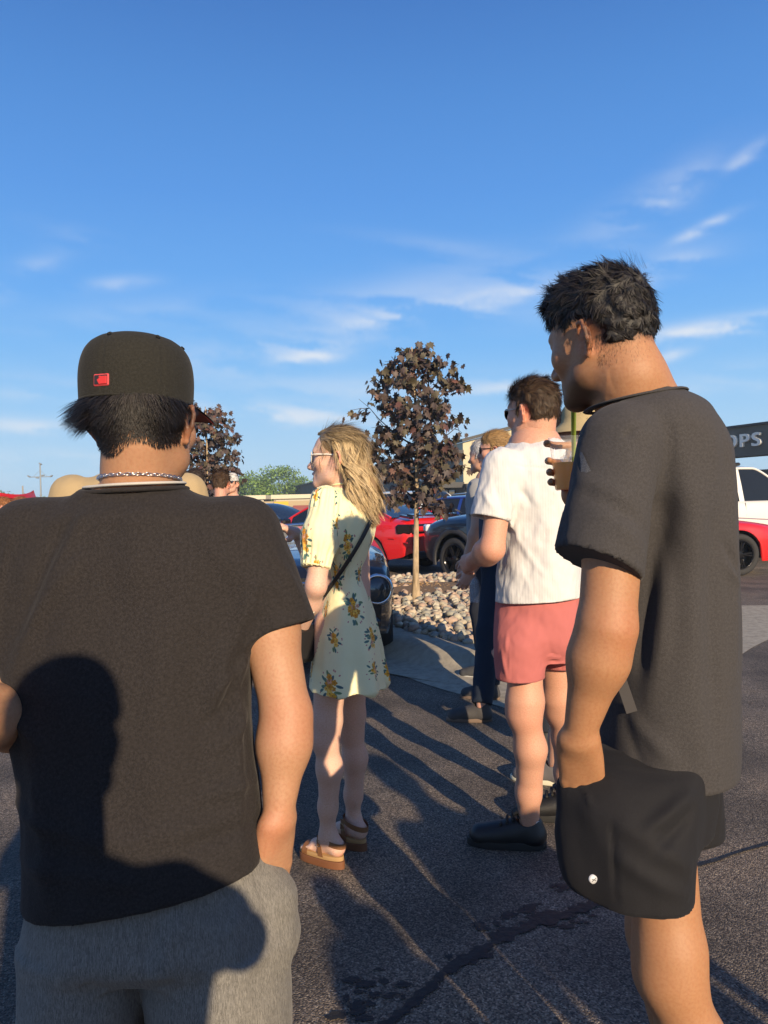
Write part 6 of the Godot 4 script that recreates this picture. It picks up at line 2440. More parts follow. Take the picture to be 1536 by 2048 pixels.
func floral(n: int) -> ImageTexture:
	# printed cotton: bunches of golden blooms with teal leaves on cream
	var img := Image.create(n, n, false, Image.FORMAT_RGB8)
	img.fill(Color8(238, 231, 186))
	var rng := RandomNumberGenerator.new()
	var dot := func(x: float, y: float, rx: float, ry: float, a: float, c: Color) -> void:
		var r := int(ceil(maxf(rx, ry)))
		for j in range(-r, r + 1):
			for i in range(-r, r + 1):
				var u := (i * cos(a) + j * sin(a)) / rx
				var v := (j * cos(a) - i * sin(a)) / ry
				if u * u + v * v <= 1.0:
					img.set_pixel(posmod(int(x) + i, n), posmod(int(y) + j, n), c)
	var bunch := func(cx: float, cy: float, k: float) -> void:
		for i in int(11 * k):
			var a := rng.randf() * TAU
			var d := rng.randf_range(14, 44) * k
			var x := cx + cos(a) * d * 0.8
			var y := cy + sin(a) * d * 1.25
			var b := a + rng.randf_range(-0.5, 0.5)
			dot.call(x, y, 10 * k, 4.2 * k, b, [Color8(92, 128, 118), Color8(112, 140, 96), Color8(70, 104, 108)][rng.randi() % 3])
			dot.call(x, y, 7 * k, 1.0, b, Color8(50, 76, 84))
		for i in int(9 * k + 1):
			var a := rng.randf() * TAU
			var d := rng.randf_range(0, 26) * k
			var x := cx + cos(a) * d * 0.75
			var y := cy + sin(a) * d * 1.35
			var c: Color = [Color8(226, 168, 44), Color8(236, 190, 84), Color8(206, 142, 40), Color8(214, 160, 130)][rng.randi() % 4]
			var r := rng.randf_range(6.0, 9.5) * k
			for q in 5:
				var g := TAU * q / 5.0 + i
				dot.call(x + cos(g) * r * 0.62, y + sin(g) * r * 0.62, r * 0.58, r * 0.46, g, c * rng.randf_range(0.88, 1.06))
			dot.call(x, y, r * 0.28, r * 0.28, 0.0, Color8(168, 104, 36))
		for i in int(6 * k):
			var a := rng.randf() * TAU
			dot.call(cx + cos(a) * 40 * k, cy + sin(a) * 54 * k, 3.4 * k, 2.4 * k, a, Color8(196, 140, 128))
	# laid out by hand on a loose drop repeat
	for q in [[110, 120, 1.25], [360, 60, 0.9], [600, 150, 1.35], [860, 90, 1.0], [230, 300, 0.85], [480, 330, 1.2], [740, 320, 0.9], [960, 300, 1.25], [90, 470, 1.3], [340, 510, 1.0], [590, 520, 1.3], [830, 520, 1.1], [200, 680, 0.9], [450, 710, 1.25], [700, 720, 0.9], [940, 700, 1.2], [100, 870, 1.1], [330, 900, 1.2], [590, 900, 1.0], [820, 900, 1.3]]:
		bunch.call(q[0] * n / 1024.0, q[1] * n / 1024.0, q[2] * n / 1024.0 * 1.45)
	return ImageTexture.create_from_image(img)


func woman() -> void:
	var t := person("woman in a cream floral dress and white framed glasses with long wavy blond hair")
	var d := 2.97
	var s := 0.98
	var T := Transform3D(Basis(Vector3.UP, deg_to_rad(82)) * Basis(Vector3.RIGHT, deg_to_rad(2)), P(677, 922, d))
	var base := Color(0.70, 0.46, 0.36)
	var nb := P(684, 1000, d)
	var hp := head_prims(T, s, {"neck": nb, "neck_r": 0.045, "mouth": 0.0035})
	hp.append(half(Vector3.DOWN, P(684, 1020, d)))
	# arms
	var sh := P(652, 1015, 2.84)
	var el := P(632, 1172, 2.79)
	var wr := P(590, 1290, 2.98)
	var ap := arm_prims(sh, el, wr, [0.040, 0.042, 0.037, 0.037, 0.0215])
	ap.append_array(hand_prims(hand_frame(wr, wr - el, Vector3(0.2, 0, 1)), 0.9, 1.0, [0.5, 0.5, 0.5, 0.5]))
	var shr := P(690, 1015, 3.16)
	var elr := P(634, 1140, 3.28)
	var wrr := P(592, 1066, 3.22)
	ap.append_array(arm_prims(shr, elr, wrr, [0.05, 0.044, 0.036, 0.035, 0.021]))
	var hd := P(560, 1050, 3.16) - wrr
	ap.append_array(hand_prims(hand_frame(wrr, hd, Vector3(-0.15, 0.85, 0.5)), 0.92, -1.0, [0.75, 0.8, 0.85, 0.9], [0.6, 0.4]))
	# legs
	var hip := P(668, 1250, 2.94)
	var kn := P(652, 1478, 2.92)
	var ank := P(656, 1668, 2.98)
	var hipr := P(702, 1250, 3.08)
	var knr := P(703, 1462, 3.12)
	var ankr := P(707, 1640, 3.16)
	var back := Vector3(0.85, 0, 0.5).normalized()
	var heel := G(688, 1738)
	var toe := G(607, 1712)
	var heelr := G(733, 1702)
	var toer := heelr + (toe - heel)
	var up := Vector3.UP * 0.048
	var lp := leg_prims(hip, kn, ank, [0.075, 0.0535, 0.047, 0.0475, 0.0285], back)
	lp.append_array(foot_prims(ank, heel + up, toe + up * 0.8, 0.92))
	lp.append_array(leg_prims(hipr, knr, ankr, [0.075, 0.0535, 0.047, 0.0475, 0.0285], back))
	lp.append_array(foot_prims(ankr, heelr + up, toer + up * 0.8, 0.92))
	var made := nets([[hp, 0.0034], [ap, 0.0042], [lp, 0.006], [[limb(P(690, 1010, 2.99), P(686, 1240, 2.99), 0.09, 0.11, 0.05)], 0.014]])
	var hn: Array = made[0]
	part("body", weave(made, skin(1, 1, 1), skin_tint(base, T, s, {"lips": Color(0.42, 0.13, 0.13), "brow": Color(0.25, 0.16, 0.09), "red": [[el, 0.045, 0.45], [wrr.lerp(elr, -0.25), 0.06, 0.35], [kn, 0.06, 0.25], [heel + up, 0.05, 0.35]]})), t)
	# dress
	var print_ := floral(1024)
	var cot := mat(1, 1, 1, 0.85)
	cot.albedo_texture = print_
	cot.rim_enabled = true
	cot.rim = 0.2
	cot.heightmap_enabled = true
	cot.heightmap_texture = noise_tex(256, 0.05, 3, 77)
	cot.heightmap_scale = 0.12
	cot.backlight_enabled = true
	cot.backlight = Color(0.12, 0.11, 0.08)
	var st := [S(962, 664, 702, d, 0.045), S(976, 660, 708, d, 0.052), S(988, 650, 722, d, 0.085, -14), S(1004, 643, 738, d, 0.125, -14), S(1030, 638, 748, d, 0.14, -14), S(1070, 638, 748, d, 0.135, -14), S(1110, 646, 733, d, 0.118, -14), S(1146, 652, 722, d, 0.105, -14), S(1158, 651, 724, d, 0.108, -14), S(1200, 643, 738, d, 0.14, -12), S(1250, 634, 750, d, 0.165, -12), S(1320, 624, 762, d, 0.19, -12), S(1420, 615, 776, d, 0.215, -12)]
	var sp := [loft(st, 2.1)]
	sp.append(half(Vector3(0.03, -1, 0), P(668, 1388, 2.84), 0.003))
	var axis := P(690, 1250, d)
	# puffed sleeves gathered into a band
	var s0 := P(652, 1000, 2.85)
	var s1 := P(632, 1130, 2.80)
	sp.append(cutp(limb(s0, s0.lerp(s1, 0.55), 0.054, 0.066, 0.03), s1 - s0, s1 + (s1 - s0) * 0.05))
	sp.append(cutp(limb(s0.lerp(s1, 0.55), s1 + (s1 - s0) * 0.1, 0.066, 0.050, 0.03), s1 - s0, s1 + (s1 - s0) * 0.04))
	var r0 := P(688, 1000, 3.14)
	var r1 := P(645, 1115, 3.22)
	sp.append(cutp(limb(r0, r1, 0.052, 0.060, 0.03), r1 - r0, r1))
	var waist := P(687, 1150, d).y
	var nz := FastNoiseLite.new()
	nz.seed = 5
	nz.frequency = 1.0
	var pleat := func(p: Vector3, n: Vector3) -> Vector3:
		var a := atan2(p.z - axis.z, p.x - axis.x)
		if p.y < waist:
			var k := clampf((waist - p.y) / 0.42, 0.0, 1.0)
			var w := sin(a * 13.0 + 1.2 * sin(a * 3.0)) * 0.55 + sin(a * 7.0 + 2.0) * 0.45
			var side := clampf(0.30 + 0.9 * (p.x - axis.x) / 0.14, 0.12, 1.0)
			return p + n * (w * 0.026 * k * side + nz.get_noise_3dv(p * 9.0) * 0.003)
		var e := exp(-pow((p.y - waist) / 0.03, 2)) * 0.004 * sin(a * 40.0)
		var o := p - s0
		var ax := (s1 - s0)
		var u := o.dot(ax) / ax.length_squared()
		if u > -0.2 and o.length() < 0.34 and p.x < s0.x + 0.06:
			var g := sin(atan2(o.z - ax.z * u, o.x - ax.x * u) * 15.0)
			e += g * (0.0035 * exp(-pow((u - 1.0) / 0.35, 2)) + 0.0035 * exp(-pow((u + 0.05) / 0.3, 2)))
		return p + n * (e + nz.get_noise_3dv(p * Vector3(14, 6, 14)) * 0.0045)
	var wrap := func(p: Vector3, n: Vector3) -> Vector2:
		var o := p - s0
		var ax := (s1 - s0)
		var u := o.dot(ax) / ax.length_squared()
		if p.x < s0.x + 0.045 and u > -0.15 and (o - ax * u).length() < 0.085 and p.y > waist - 0.02:
			return Vector2(atan2(o.z - ax.z * u, o.x - ax.x * u) * 0.075 / 0.62 + 0.29, -p.y / 0.62 + 0.19)
		var r := 0.16
		return Vector2(atan2(p.z - axis.z, p.x - axis.x) * r / 0.62 + 0.11, -p.y / 0.62 + 0.33)
	var dress := part("dress", weave([net(sp, 0.0052, pleat, true)], cot, null, wrap), t)
	var g := Geo.new()
	g.tube(ring_pts(P(685, 968, d), Basis(Vector3.BACK, 0.10), 0.047, 0.050, 36), [0.009], 8, Color.WHITE, false, Vector3.UP, 0.5)
	var plain := mat(0.80, 0.74, 0.44, 0.85)
	part("stand_collar", g.mesh(plain), dress)
	g = Geo.new()
	var sx := (s1 - s0).normalized()
	var sb := Basis(Quaternion(Vector3.UP, sx))
	g.tube(ring_pts(s1 + sx * 0.004, sb, 0.0475, 0.0475, 30), [0.008], 8, Color.WHITE, false, sx, 0.5)
	part("sleeve_band", g.mesh(plain), dress)
	# sandals
	var leather := mat(0.20, 0.085, 0.03, 0.6)
	var cork := mat(0.40, 0.24, 0.10, 0.8)
	var rubber := mat(0.17, 0.065, 0.025, 0.7)
	for q in [[heel, toe, ank], [heelr, toer, ankr]]:
		sandal(t, q[0], q[1], q[2], leather, cork, rubber)
	glasses(t, T, s, mat(0.80, 0.76, 0.68, 0.3), 0.0035, false)
	blond_hair(t, T, s, hn)
	# bag strap: top-level, it hangs on her
	var bag := thing("crossbody_bag", "thin black crossbody strap with metal clasp over the floral dress", "bag")
	var g2 := Geo.new()
	var pts := []
	var sd := [[742, 1040, 2.86], [728, 1070, 2.825], [712, 1098, 2.822], [694, 1126, 2.83], [676, 1152, 2.83], [655, 1182, 2.815], [640, 1203, 2.812], [627, 1221, 2.82]]
	for i in sd.size():
		pts.append(P(sd[i][0], sd[i][1], sd[i][2]))
	var rows := []
	for i in sd.size() * 4 - 3:
		var f := i / 4.0
		var j := mini(int(f), sd.size() - 2)
		rows.append((pts[j] as Vector3).lerp(pts[j + 1], f - j))
	var fixed := []
	for p in rows:
		var best: Vector3 = p
		# bring the strap to just outside the cloth along the line of sight
		var dir: Vector3 = (p - EYE).normalized()
		var f := -0.16
		while f < 0.12:
			if field(p + dir * f, sp) < 0.010:
				best = p + dir * (f - 0.004)
				break
			f += 0.003
		fixed.append(best)
	for it in 3:
		for i in range(1, fixed.size() - 1):
			fixed[i] = (fixed[i - 1] + fixed[i] * 2.0 + fixed[i + 1]) * 0.25
	g2.tube(fixed, [0.0075], 8, Color.WHITE, true, Vector3.BACK, 0.35)
	part("strap", g2.mesh(mat(0.014, 0.013, 0.014, 0.5)), bag)
	g2 = Geo.new()
	var e: Vector3 = fixed[-1]
	var dd: Vector3 = (fixed[-1] - fixed[-3]).normalized()
	g2.box(Transform3D(Basis(dd, dd.cross(Vector3.BACK).normalized(), dd.cross(dd.cross(Vector3.BACK).normalized()).normalized()), e), Vector3(0.022, 0.018, 0.008), 0.002)
	part("clasp", g2.mesh(mat(0.35, 0.32, 0.26, 0.3, 1.0)), bag)
	g2 = Geo.new()
	g2.box(Transform3D(Basis(Vector3.UP, 0.9), P(598, 1290, 2.9)), Vector3(0.2, 0.14, 0.06), 0.02)
	part("pouch", g2.mesh(mat(0.014, 0.013, 0.014, 0.5)), bag)


func sandal(t: Node3D, heel: Vector3, toe: Vector3, an: Vector3, leather: Material, cork: Material, rubber: Material) -> void:
	var d := (toe - heel).normalized()
	var L := (toe - heel).length() + 0.012
	var side := d.cross(Vector3.UP).normalized()
	var root: MeshInstance3D = null
	for layer in [[0.0, 0.030, 1.0, "sandal", rubber], [0.031, 0.048, 0.965, "footbed", cork]]:
		var rows := []
		for k in [[layer[0], 0.95], [layer[0] + 0.005, 1.0], [layer[1] - 0.004, 1.0], [layer[1], 0.97]]:
			var row := []
			for i in 41:
				var a := TAU * i / 40.0
				var u := cos(a)
				var w: float = sin(a) * lerpf(0.033, 0.042, clampf(0.5 + u * 0.7, 0, 1)) * layer[2] * k[1]
				var along: float = (0.5 + 0.5 * signf(u) * pow(absf(u), 0.62) * layer[2]) * L
				row.append(heel + d * along + side * w + Vector3.UP * (k[0] + (0.006 if k[0] == 0.0 and u > 0.9 else 0.0)))
			rows.append(row)
		var cap := []
		for p in rows[-1]:
			cap.append(p.lerp(heel.lerp(toe, 0.5) + Vector3.UP * layer[1], 0.92))
		rows.append(cap)
		var g := Geo.new()
		g.sheet(rows, Color.WHITE, true)
		var o := part(layer[3], g.mesh(layer[4]), t if root == null else root)
		if root == null:
			root = o
	var f := heel + Vector3.UP * 0.046
	for arc in [[0.035, 0.052, 0.045, 0.060, 0.0], [0.165, 0.030, 0.046, 0.028, 0.0]]:
		# straps across the foot: centre along the foot, height, half width, tilt
		var rows := []
		for k in 2:
			var row := []
			for i in 21:
				var a := lerpf(-0.25, PI + 0.25, i / 20.0)
				var w := 0.022 if arc[0] > 0.1 else 0.011
				var at: float = arc[0] + (k - 0.5) * 2.0 * w * 0.6
				var lift: float = 0.0
				if arc[0] < 0.1:
					at = 0.070 + cos(a) * 0.0
				row.append(f + d * at + side * cos(a) * (arc[2] - 0.006) + Vector3.UP * (sin(a) * arc[1] + lift - 0.004))
			rows.append(row)
		if arc[0] > 0.1:
			var g := Geo.new()
			g.sheet(rows)
			part("toe_strap", g.mesh(leather), root)
	# strap round the heel and over the ankle, and a vertical piece with a buckle
	var g := Geo.new()
	var loop := []
	for i in 33:
		var a := TAU * i / 32.0
		loop.append(heel + d * (0.052 - cos(a) * 0.058) + side * sin(a) * 0.038 + Vector3.UP * (0.088 + 0.030 * (1.0 - cos(a)) * 0.5 * 1.0))
	var band := []
	for k in 2:
		var row := []
		for p in loop:
			row.append(p + Vector3.UP * (k - 0.5) * 0.021)
		band.append(row)
	g.sheet(band)
	part("heel_strap", g.mesh(leather), root)
	for sg in [-1.0, 1.0]:
		g = Geo.new()
		var a0: Vector3 = heel + d * 0.085 + side * sg * 0.037 + Vector3.UP * 0.040
		var a1: Vector3 = heel + d * 0.098 + side * sg * 0.030 + Vector3.UP * 0.118
		var q := [[a0 - d * 0.012, a0 + d * 0.014], [a0.lerp(a1, 0.5) - d * 0.010 + side * sg * 0.003, a0.lerp(a1, 0.5) + d * 0.010 + side * sg * 0.003], [a1 - d * 0.008, a1 + d * 0.008]]
		g.sheet(q)
		part("side_strap", g.mesh(leather), root)
	g = Geo.new()
	var bc := heel + d * 0.092 - side * 0.040 + Vector3.UP * 0.092
	g.tube([bc - Vector3.UP * 0.012 - d * 0.008, bc + Vector3.UP * 0.012 - d * 0.008, bc + Vector3.UP * 0.012 + d * 0.008, bc - Vector3.UP * 0.012 + d * 0.008, bc - Vector3.UP * 0.012 - d * 0.008], [0.0014], 5)
	part("buckle", g.mesh(mat(0.6, 0.5, 0.3, 0.25, 1.0)), root)


func glasses(t: Node3D, T: Transform3D, s: float, frame: Material, r: float, dark: bool) -> Node3D:
	var h := func(x: float, y: float, z: float) -> Vector3: return T * (Vector3(x, y, z) * s)
	var g := Geo.new()
	for sg in [-1.0, 1.0]:
		var pts := []
		for i in 21:
			var a := TAU * i / 20.0
			pts.append(h.call(sg * (0.0345 + cos(a) * 0.0255), 0.013 + sin(a) * (0.020 if sin(a) > 0 else 0.023), -0.105 + 0.010 * pow((0.0345 + cos(a) * 0.0255) / 0.06, 2)))
		g.tube(pts, [r * 0.55], 6, Color.WHITE, false)
		g.tube([h.call(sg * 0.059, 0.020, -0.096), h.call(sg * 0.074, 0.022, -0.080), h.call(sg * 0.079, 0.022, -0.03), h.call(sg * 0.082, 0.018, 0.012), h.call(sg * 0.081, -0.002, 0.032)], [r * 0.9, r, r * 0.8, r * 0.6, r * 0.5], 8, Color.WHITE, true, T.basis.y, 1.0)
	g.tube([h.call(-0.010, 0.017, -0.106), h.call(0, 0.020, -0.110), h.call(0.010, 0.017, -0.106)], [r * 0.6], 6)
	var f := part("sunglasses" if dark else "glasses", g.mesh(frame), t)
	var lens := mat(0.02, 0.02, 0.022, 0.04) if dark else mat(0.95, 0.97, 1.0, 0.03)
	if not dark:
		lens.transparency = BaseMaterial3D.TRANSPARENCY_ALPHA
		lens.albedo_color.a = 0.08
	for sg in [-1.0, 1.0]:
		g = Geo.new()
		var c: Vector3 = h.call(sg * 0.0345, 0.012, -0.1045)
		g.v.append(c); g.n.append(-T.basis.z); g.c.append(Color.WHITE); g.uv.append(Vector2.ZERO)
		for i in 20:
			var a := TAU * i / 20.0
			g.v.append(h.call(sg * (0.0345 + cos(a) * 0.0255), 0.013 + sin(a) * (0.020 if sin(a) > 0 else 0.023), -0.1045 + 0.010 * pow((0.0345 + cos(a) * 0.0255) / 0.06, 2)))
			g.n.append(-T.basis.z); g.c.append(Color.WHITE); g.uv.append(Vector2.ZERO)
		for i in 20:
			g.x.append_array([0, 1 + i, 1 + (i + 1) % 20])
		part("lens", g.mesh(lens), f)
	return f


func blond_hair(t: Node3D, T: Transform3D, s: float, hn: Array) -> void:
	var inv := T.affine_inverse()
	var B := T.basis
	var h := func(x: float, y: float, z: float) -> Vector3: return T * (Vector3(x, y, z) * s)
	# soft inner volume: cap of hair, then the mass falling behind the shoulders
	var bs := [ball(h.call(0, 0.055, 0.012), Vector3(0.083, 0.084, 0.101), 0.01, 0, B), ball(h.call(0, 0.0, 0.055), Vector3(0.076, 0.085, 0.058), 0.03, 0, B)]
	bs.append(limb(h.call(-0.01, -0.05, 0.075), P(722, 985, 2.93), 0.062, 0.058, 0.03))
	bs.append(limb(P(722, 985, 2.93), P(738, 1035, 2.90), 0.058, 0.034, 0.03))
	bs.append(ball(h.call(0, 0.0, -0.105), Vector3(0.085, 0.098, 0.085), 0.015, 1, B))
	for gg in [-1.0, 1.0]:
		bs.append(ball(h.call(0.088 * gg, -0.008, 0.004), Vector3(0.022, 0.036, 0.026), 0.012, 1, B))
	var bn := net(bs, 0.006)
	var hair := part("hair", weave([bn], mat(0.26, 0.165, 0.075, 0.6)), t)
	var rng := RandomNumberGenerator.new()
	var g := Geo.new()
	# locks: from the parting back over the ear and down in waves; each lock is a bundle of strands
	var part_line := []
	for i in 210:
		var u := rng.randf()
		var sd := -1.0 if rng.randf() < 0.72 else 1.0
		var z0 := lerpf(-0.082, 0.07, rng.randf())
		var start: Vector3 = h.call(0.010 + sd * 0.006, 0.126 - 0.9 * pow(z0 - 0.0, 2) * 8.0, z0)
		var phase := rng.randf() * TAU
		var amp := rng.randf_range(0.012, 0.027)
		var reach := rng.randf_range(0.75, 1.0)
		var lane := rng.randf()
		var tone := rng.randf()
		var path := []
		var tail_x := lerpf(705.0, 757.0, lane)
		var tail_d := lerpf(2.84, 2.985, rng.randf())
		# over the skull
		for k in 7:
			var f := k / 6.0
			var ang := f * 1.9
			var zz := z0 * (1.0 - f) + (0.030 + 0.065 * lane) * f
			var q := Vector3(sd * sin(ang) * 0.0885, 0.050 + cos(ang) * 0.083, 0.0)
			if ang > PI / 2:
				q.x = sd * 0.0885
				q.y = 0.05 - (ang - PI / 2) * 0.16
			var prof := sqrt(maxf(0.02, 1.0 - pow((zz - 0.01) / 0.108, 2)))
			q.x *= lerpf(1.0, prof, 0.85)
			q.y = 0.05 + (q.y - 0.05) * lerpf(1.0, prof, 0.7) if q.y > 0.05 else q.y
			path.append(h.call(q.x, q.y, zz))
		if sd > 0:
			for k in range(path.size()):
				pass
		var last: Vector3 = path[-1]
		var n2 := 14
		for k in range(1, n2 + 1):
			var f := k / float(n2) * reach
			var yy := lerpf(940.0, 1052.0, f)
			var goal := P(lerpf(712.0, tail_x, f) - 8.0 * (1.0 - f), yy, lerpf(2.93, tail_d, minf(f * 2.0, 1.0)))
			var w := Vector3(sin(phase + f * 13.0), 0.25 * cos(phase + f * 13.0), cos(phase + f * 13.0)) * amp * minf(1.0, f * 2.5)
			path.append(last.lerp(goal, minf(1.0, f * 2.2)) * Vector3(1, 0, 1) + Vector3(0, lerpf(last.y, goal.y, f), 0) + w)
		# smooth the path
		for it in 2:
			for k in range(1, path.size() - 1):
				path[k] = (path[k - 1] + path[k] * 2.0 + path[k + 1]) * 0.25
		for b in 34:
			var off := Vector3(rng.randfn(), rng.randfn(), rng.randfn()) * 0.0042
			var col := Color(0.38, 0.27, 0.14).lerp(Color(0.72, 0.55, 0.31), clampf(tone * 0.7 + rng.randf() * 0.45, 0, 1))
			if rng.randf() < 0.18: col = Color(0.17, 0.105, 0.05)
			var s0 := g.v.size()
			var m := path.size()
			var stop := m - rng.randi() % 4
			for k in stop:
				var p: Vector3 = path[k] + off * (0.5 + 1.0 * k / m)
				var dd: Vector3 = (path[mini(k + 1, m - 1)] - path[maxi(k - 1, 0)]).normalized()
				var out := (p - T.origin) * Vector3(1, 0.2, 1)
				var sd2 := dd.cross(out).normalized()
				var wd := 0.0011 * (1.0 - 0.7 * pow(float(k) / (stop - 1), 3))
				var roll := sd2.rotated(dd, (hsh(b * 7 + i) - 0.5) * 1.6)
				g.v.append(p - roll * wd); g.v.append(p + roll * wd)
				var nn := sd2.cross(dd).normalized()
				if nn.dot(out) < 0: nn = -nn
				g.n.append((nn - roll * 0.4).normalized()); g.n.append((nn + roll * 0.4).normalized())
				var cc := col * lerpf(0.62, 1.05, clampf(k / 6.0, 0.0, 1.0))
				g.c.append(cc); g.c.append(cc)
				g.uv.append(Vector2.ZERO); g.uv.append(Vector2.ONE)
			for k in stop - 1:
				var q := s0 + k * 2
				g.x.append_array([q, q + 2, q + 1, q + 1, q + 2, q + 3])
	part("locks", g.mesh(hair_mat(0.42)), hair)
	# the falling mass: waves over the inner volume
	g = Geo.new()
	var fall := scatter(bn, 9000, rng, func(p: Vector3, n: Vector3) -> float:
		var l: Vector3 = inv * p / s
		if n.dot(B.z) < -0.85 or (l.z < 0.02 and l.y < 0.03): return 0.0
		return minf(rng.randf_range(0.05, 0.12), maxf(0.02, (p.y - T.origin.y + 0.245) * 0.8)))
	strands(g, fall, func(p: Vector3, n: Vector3, tt: float, i: int) -> Vector3:
		var ph := p.y * 62.0 + 5.0 * sin(p.x * 37.0) + 4.0 * sin(p.z * 31.0)
		var side := n.cross(Vector3.UP).normalized()
		var lq: Vector3 = inv * p / s
		if lq.y > 0.075:
			var bk := B * Vector3(-0.5 if lq.x < 0.01 else 0.5, -0.25, 0.8)
			return (bk - n * bk.dot(n)).normalized() - n * 0.02
		return (Vector3.DOWN + side * sin(ph) * 1.0 + n * (cos(ph) * 0.5 + 0.12)), 0.0015, 9, func(i: int, p: Vector3) -> Color:
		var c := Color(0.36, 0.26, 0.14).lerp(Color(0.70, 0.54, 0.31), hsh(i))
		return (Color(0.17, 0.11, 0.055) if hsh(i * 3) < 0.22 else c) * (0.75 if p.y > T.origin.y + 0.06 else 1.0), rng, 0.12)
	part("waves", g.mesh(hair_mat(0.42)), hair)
	# flyaway strands
	g = Geo.new()
	var fly := []
	for i in 60:
		fly.append([P(lerpf(655, 750, hsh(i)), lerpf(865, 1000, pow(hsh(i * 3), 2.0)) + absf(hsh(i) - 0.4) * 30.0, 2.9 + 0.1 * hsh(i * 7)), Vector3(0.6, 0.5, 0.2), 0.02 + 0.035 * hsh(i * 11)])
	strands(g, fly, func(p: Vector3, n: Vector3, tt: float, i: int) -> Vector3: return Vector3(0.6 + 0.4 * sin(i * 2.0), 0.3 - 1.4 * tt, 0.2 * cos(i)), 0.0007, 7, func(i: int, _p: Vector3) -> Color: return Color(0.5, 0.36, 0.18), rng, 0.2)
	part("flyaways", g.mesh(hair_mat(0.42)), hair)


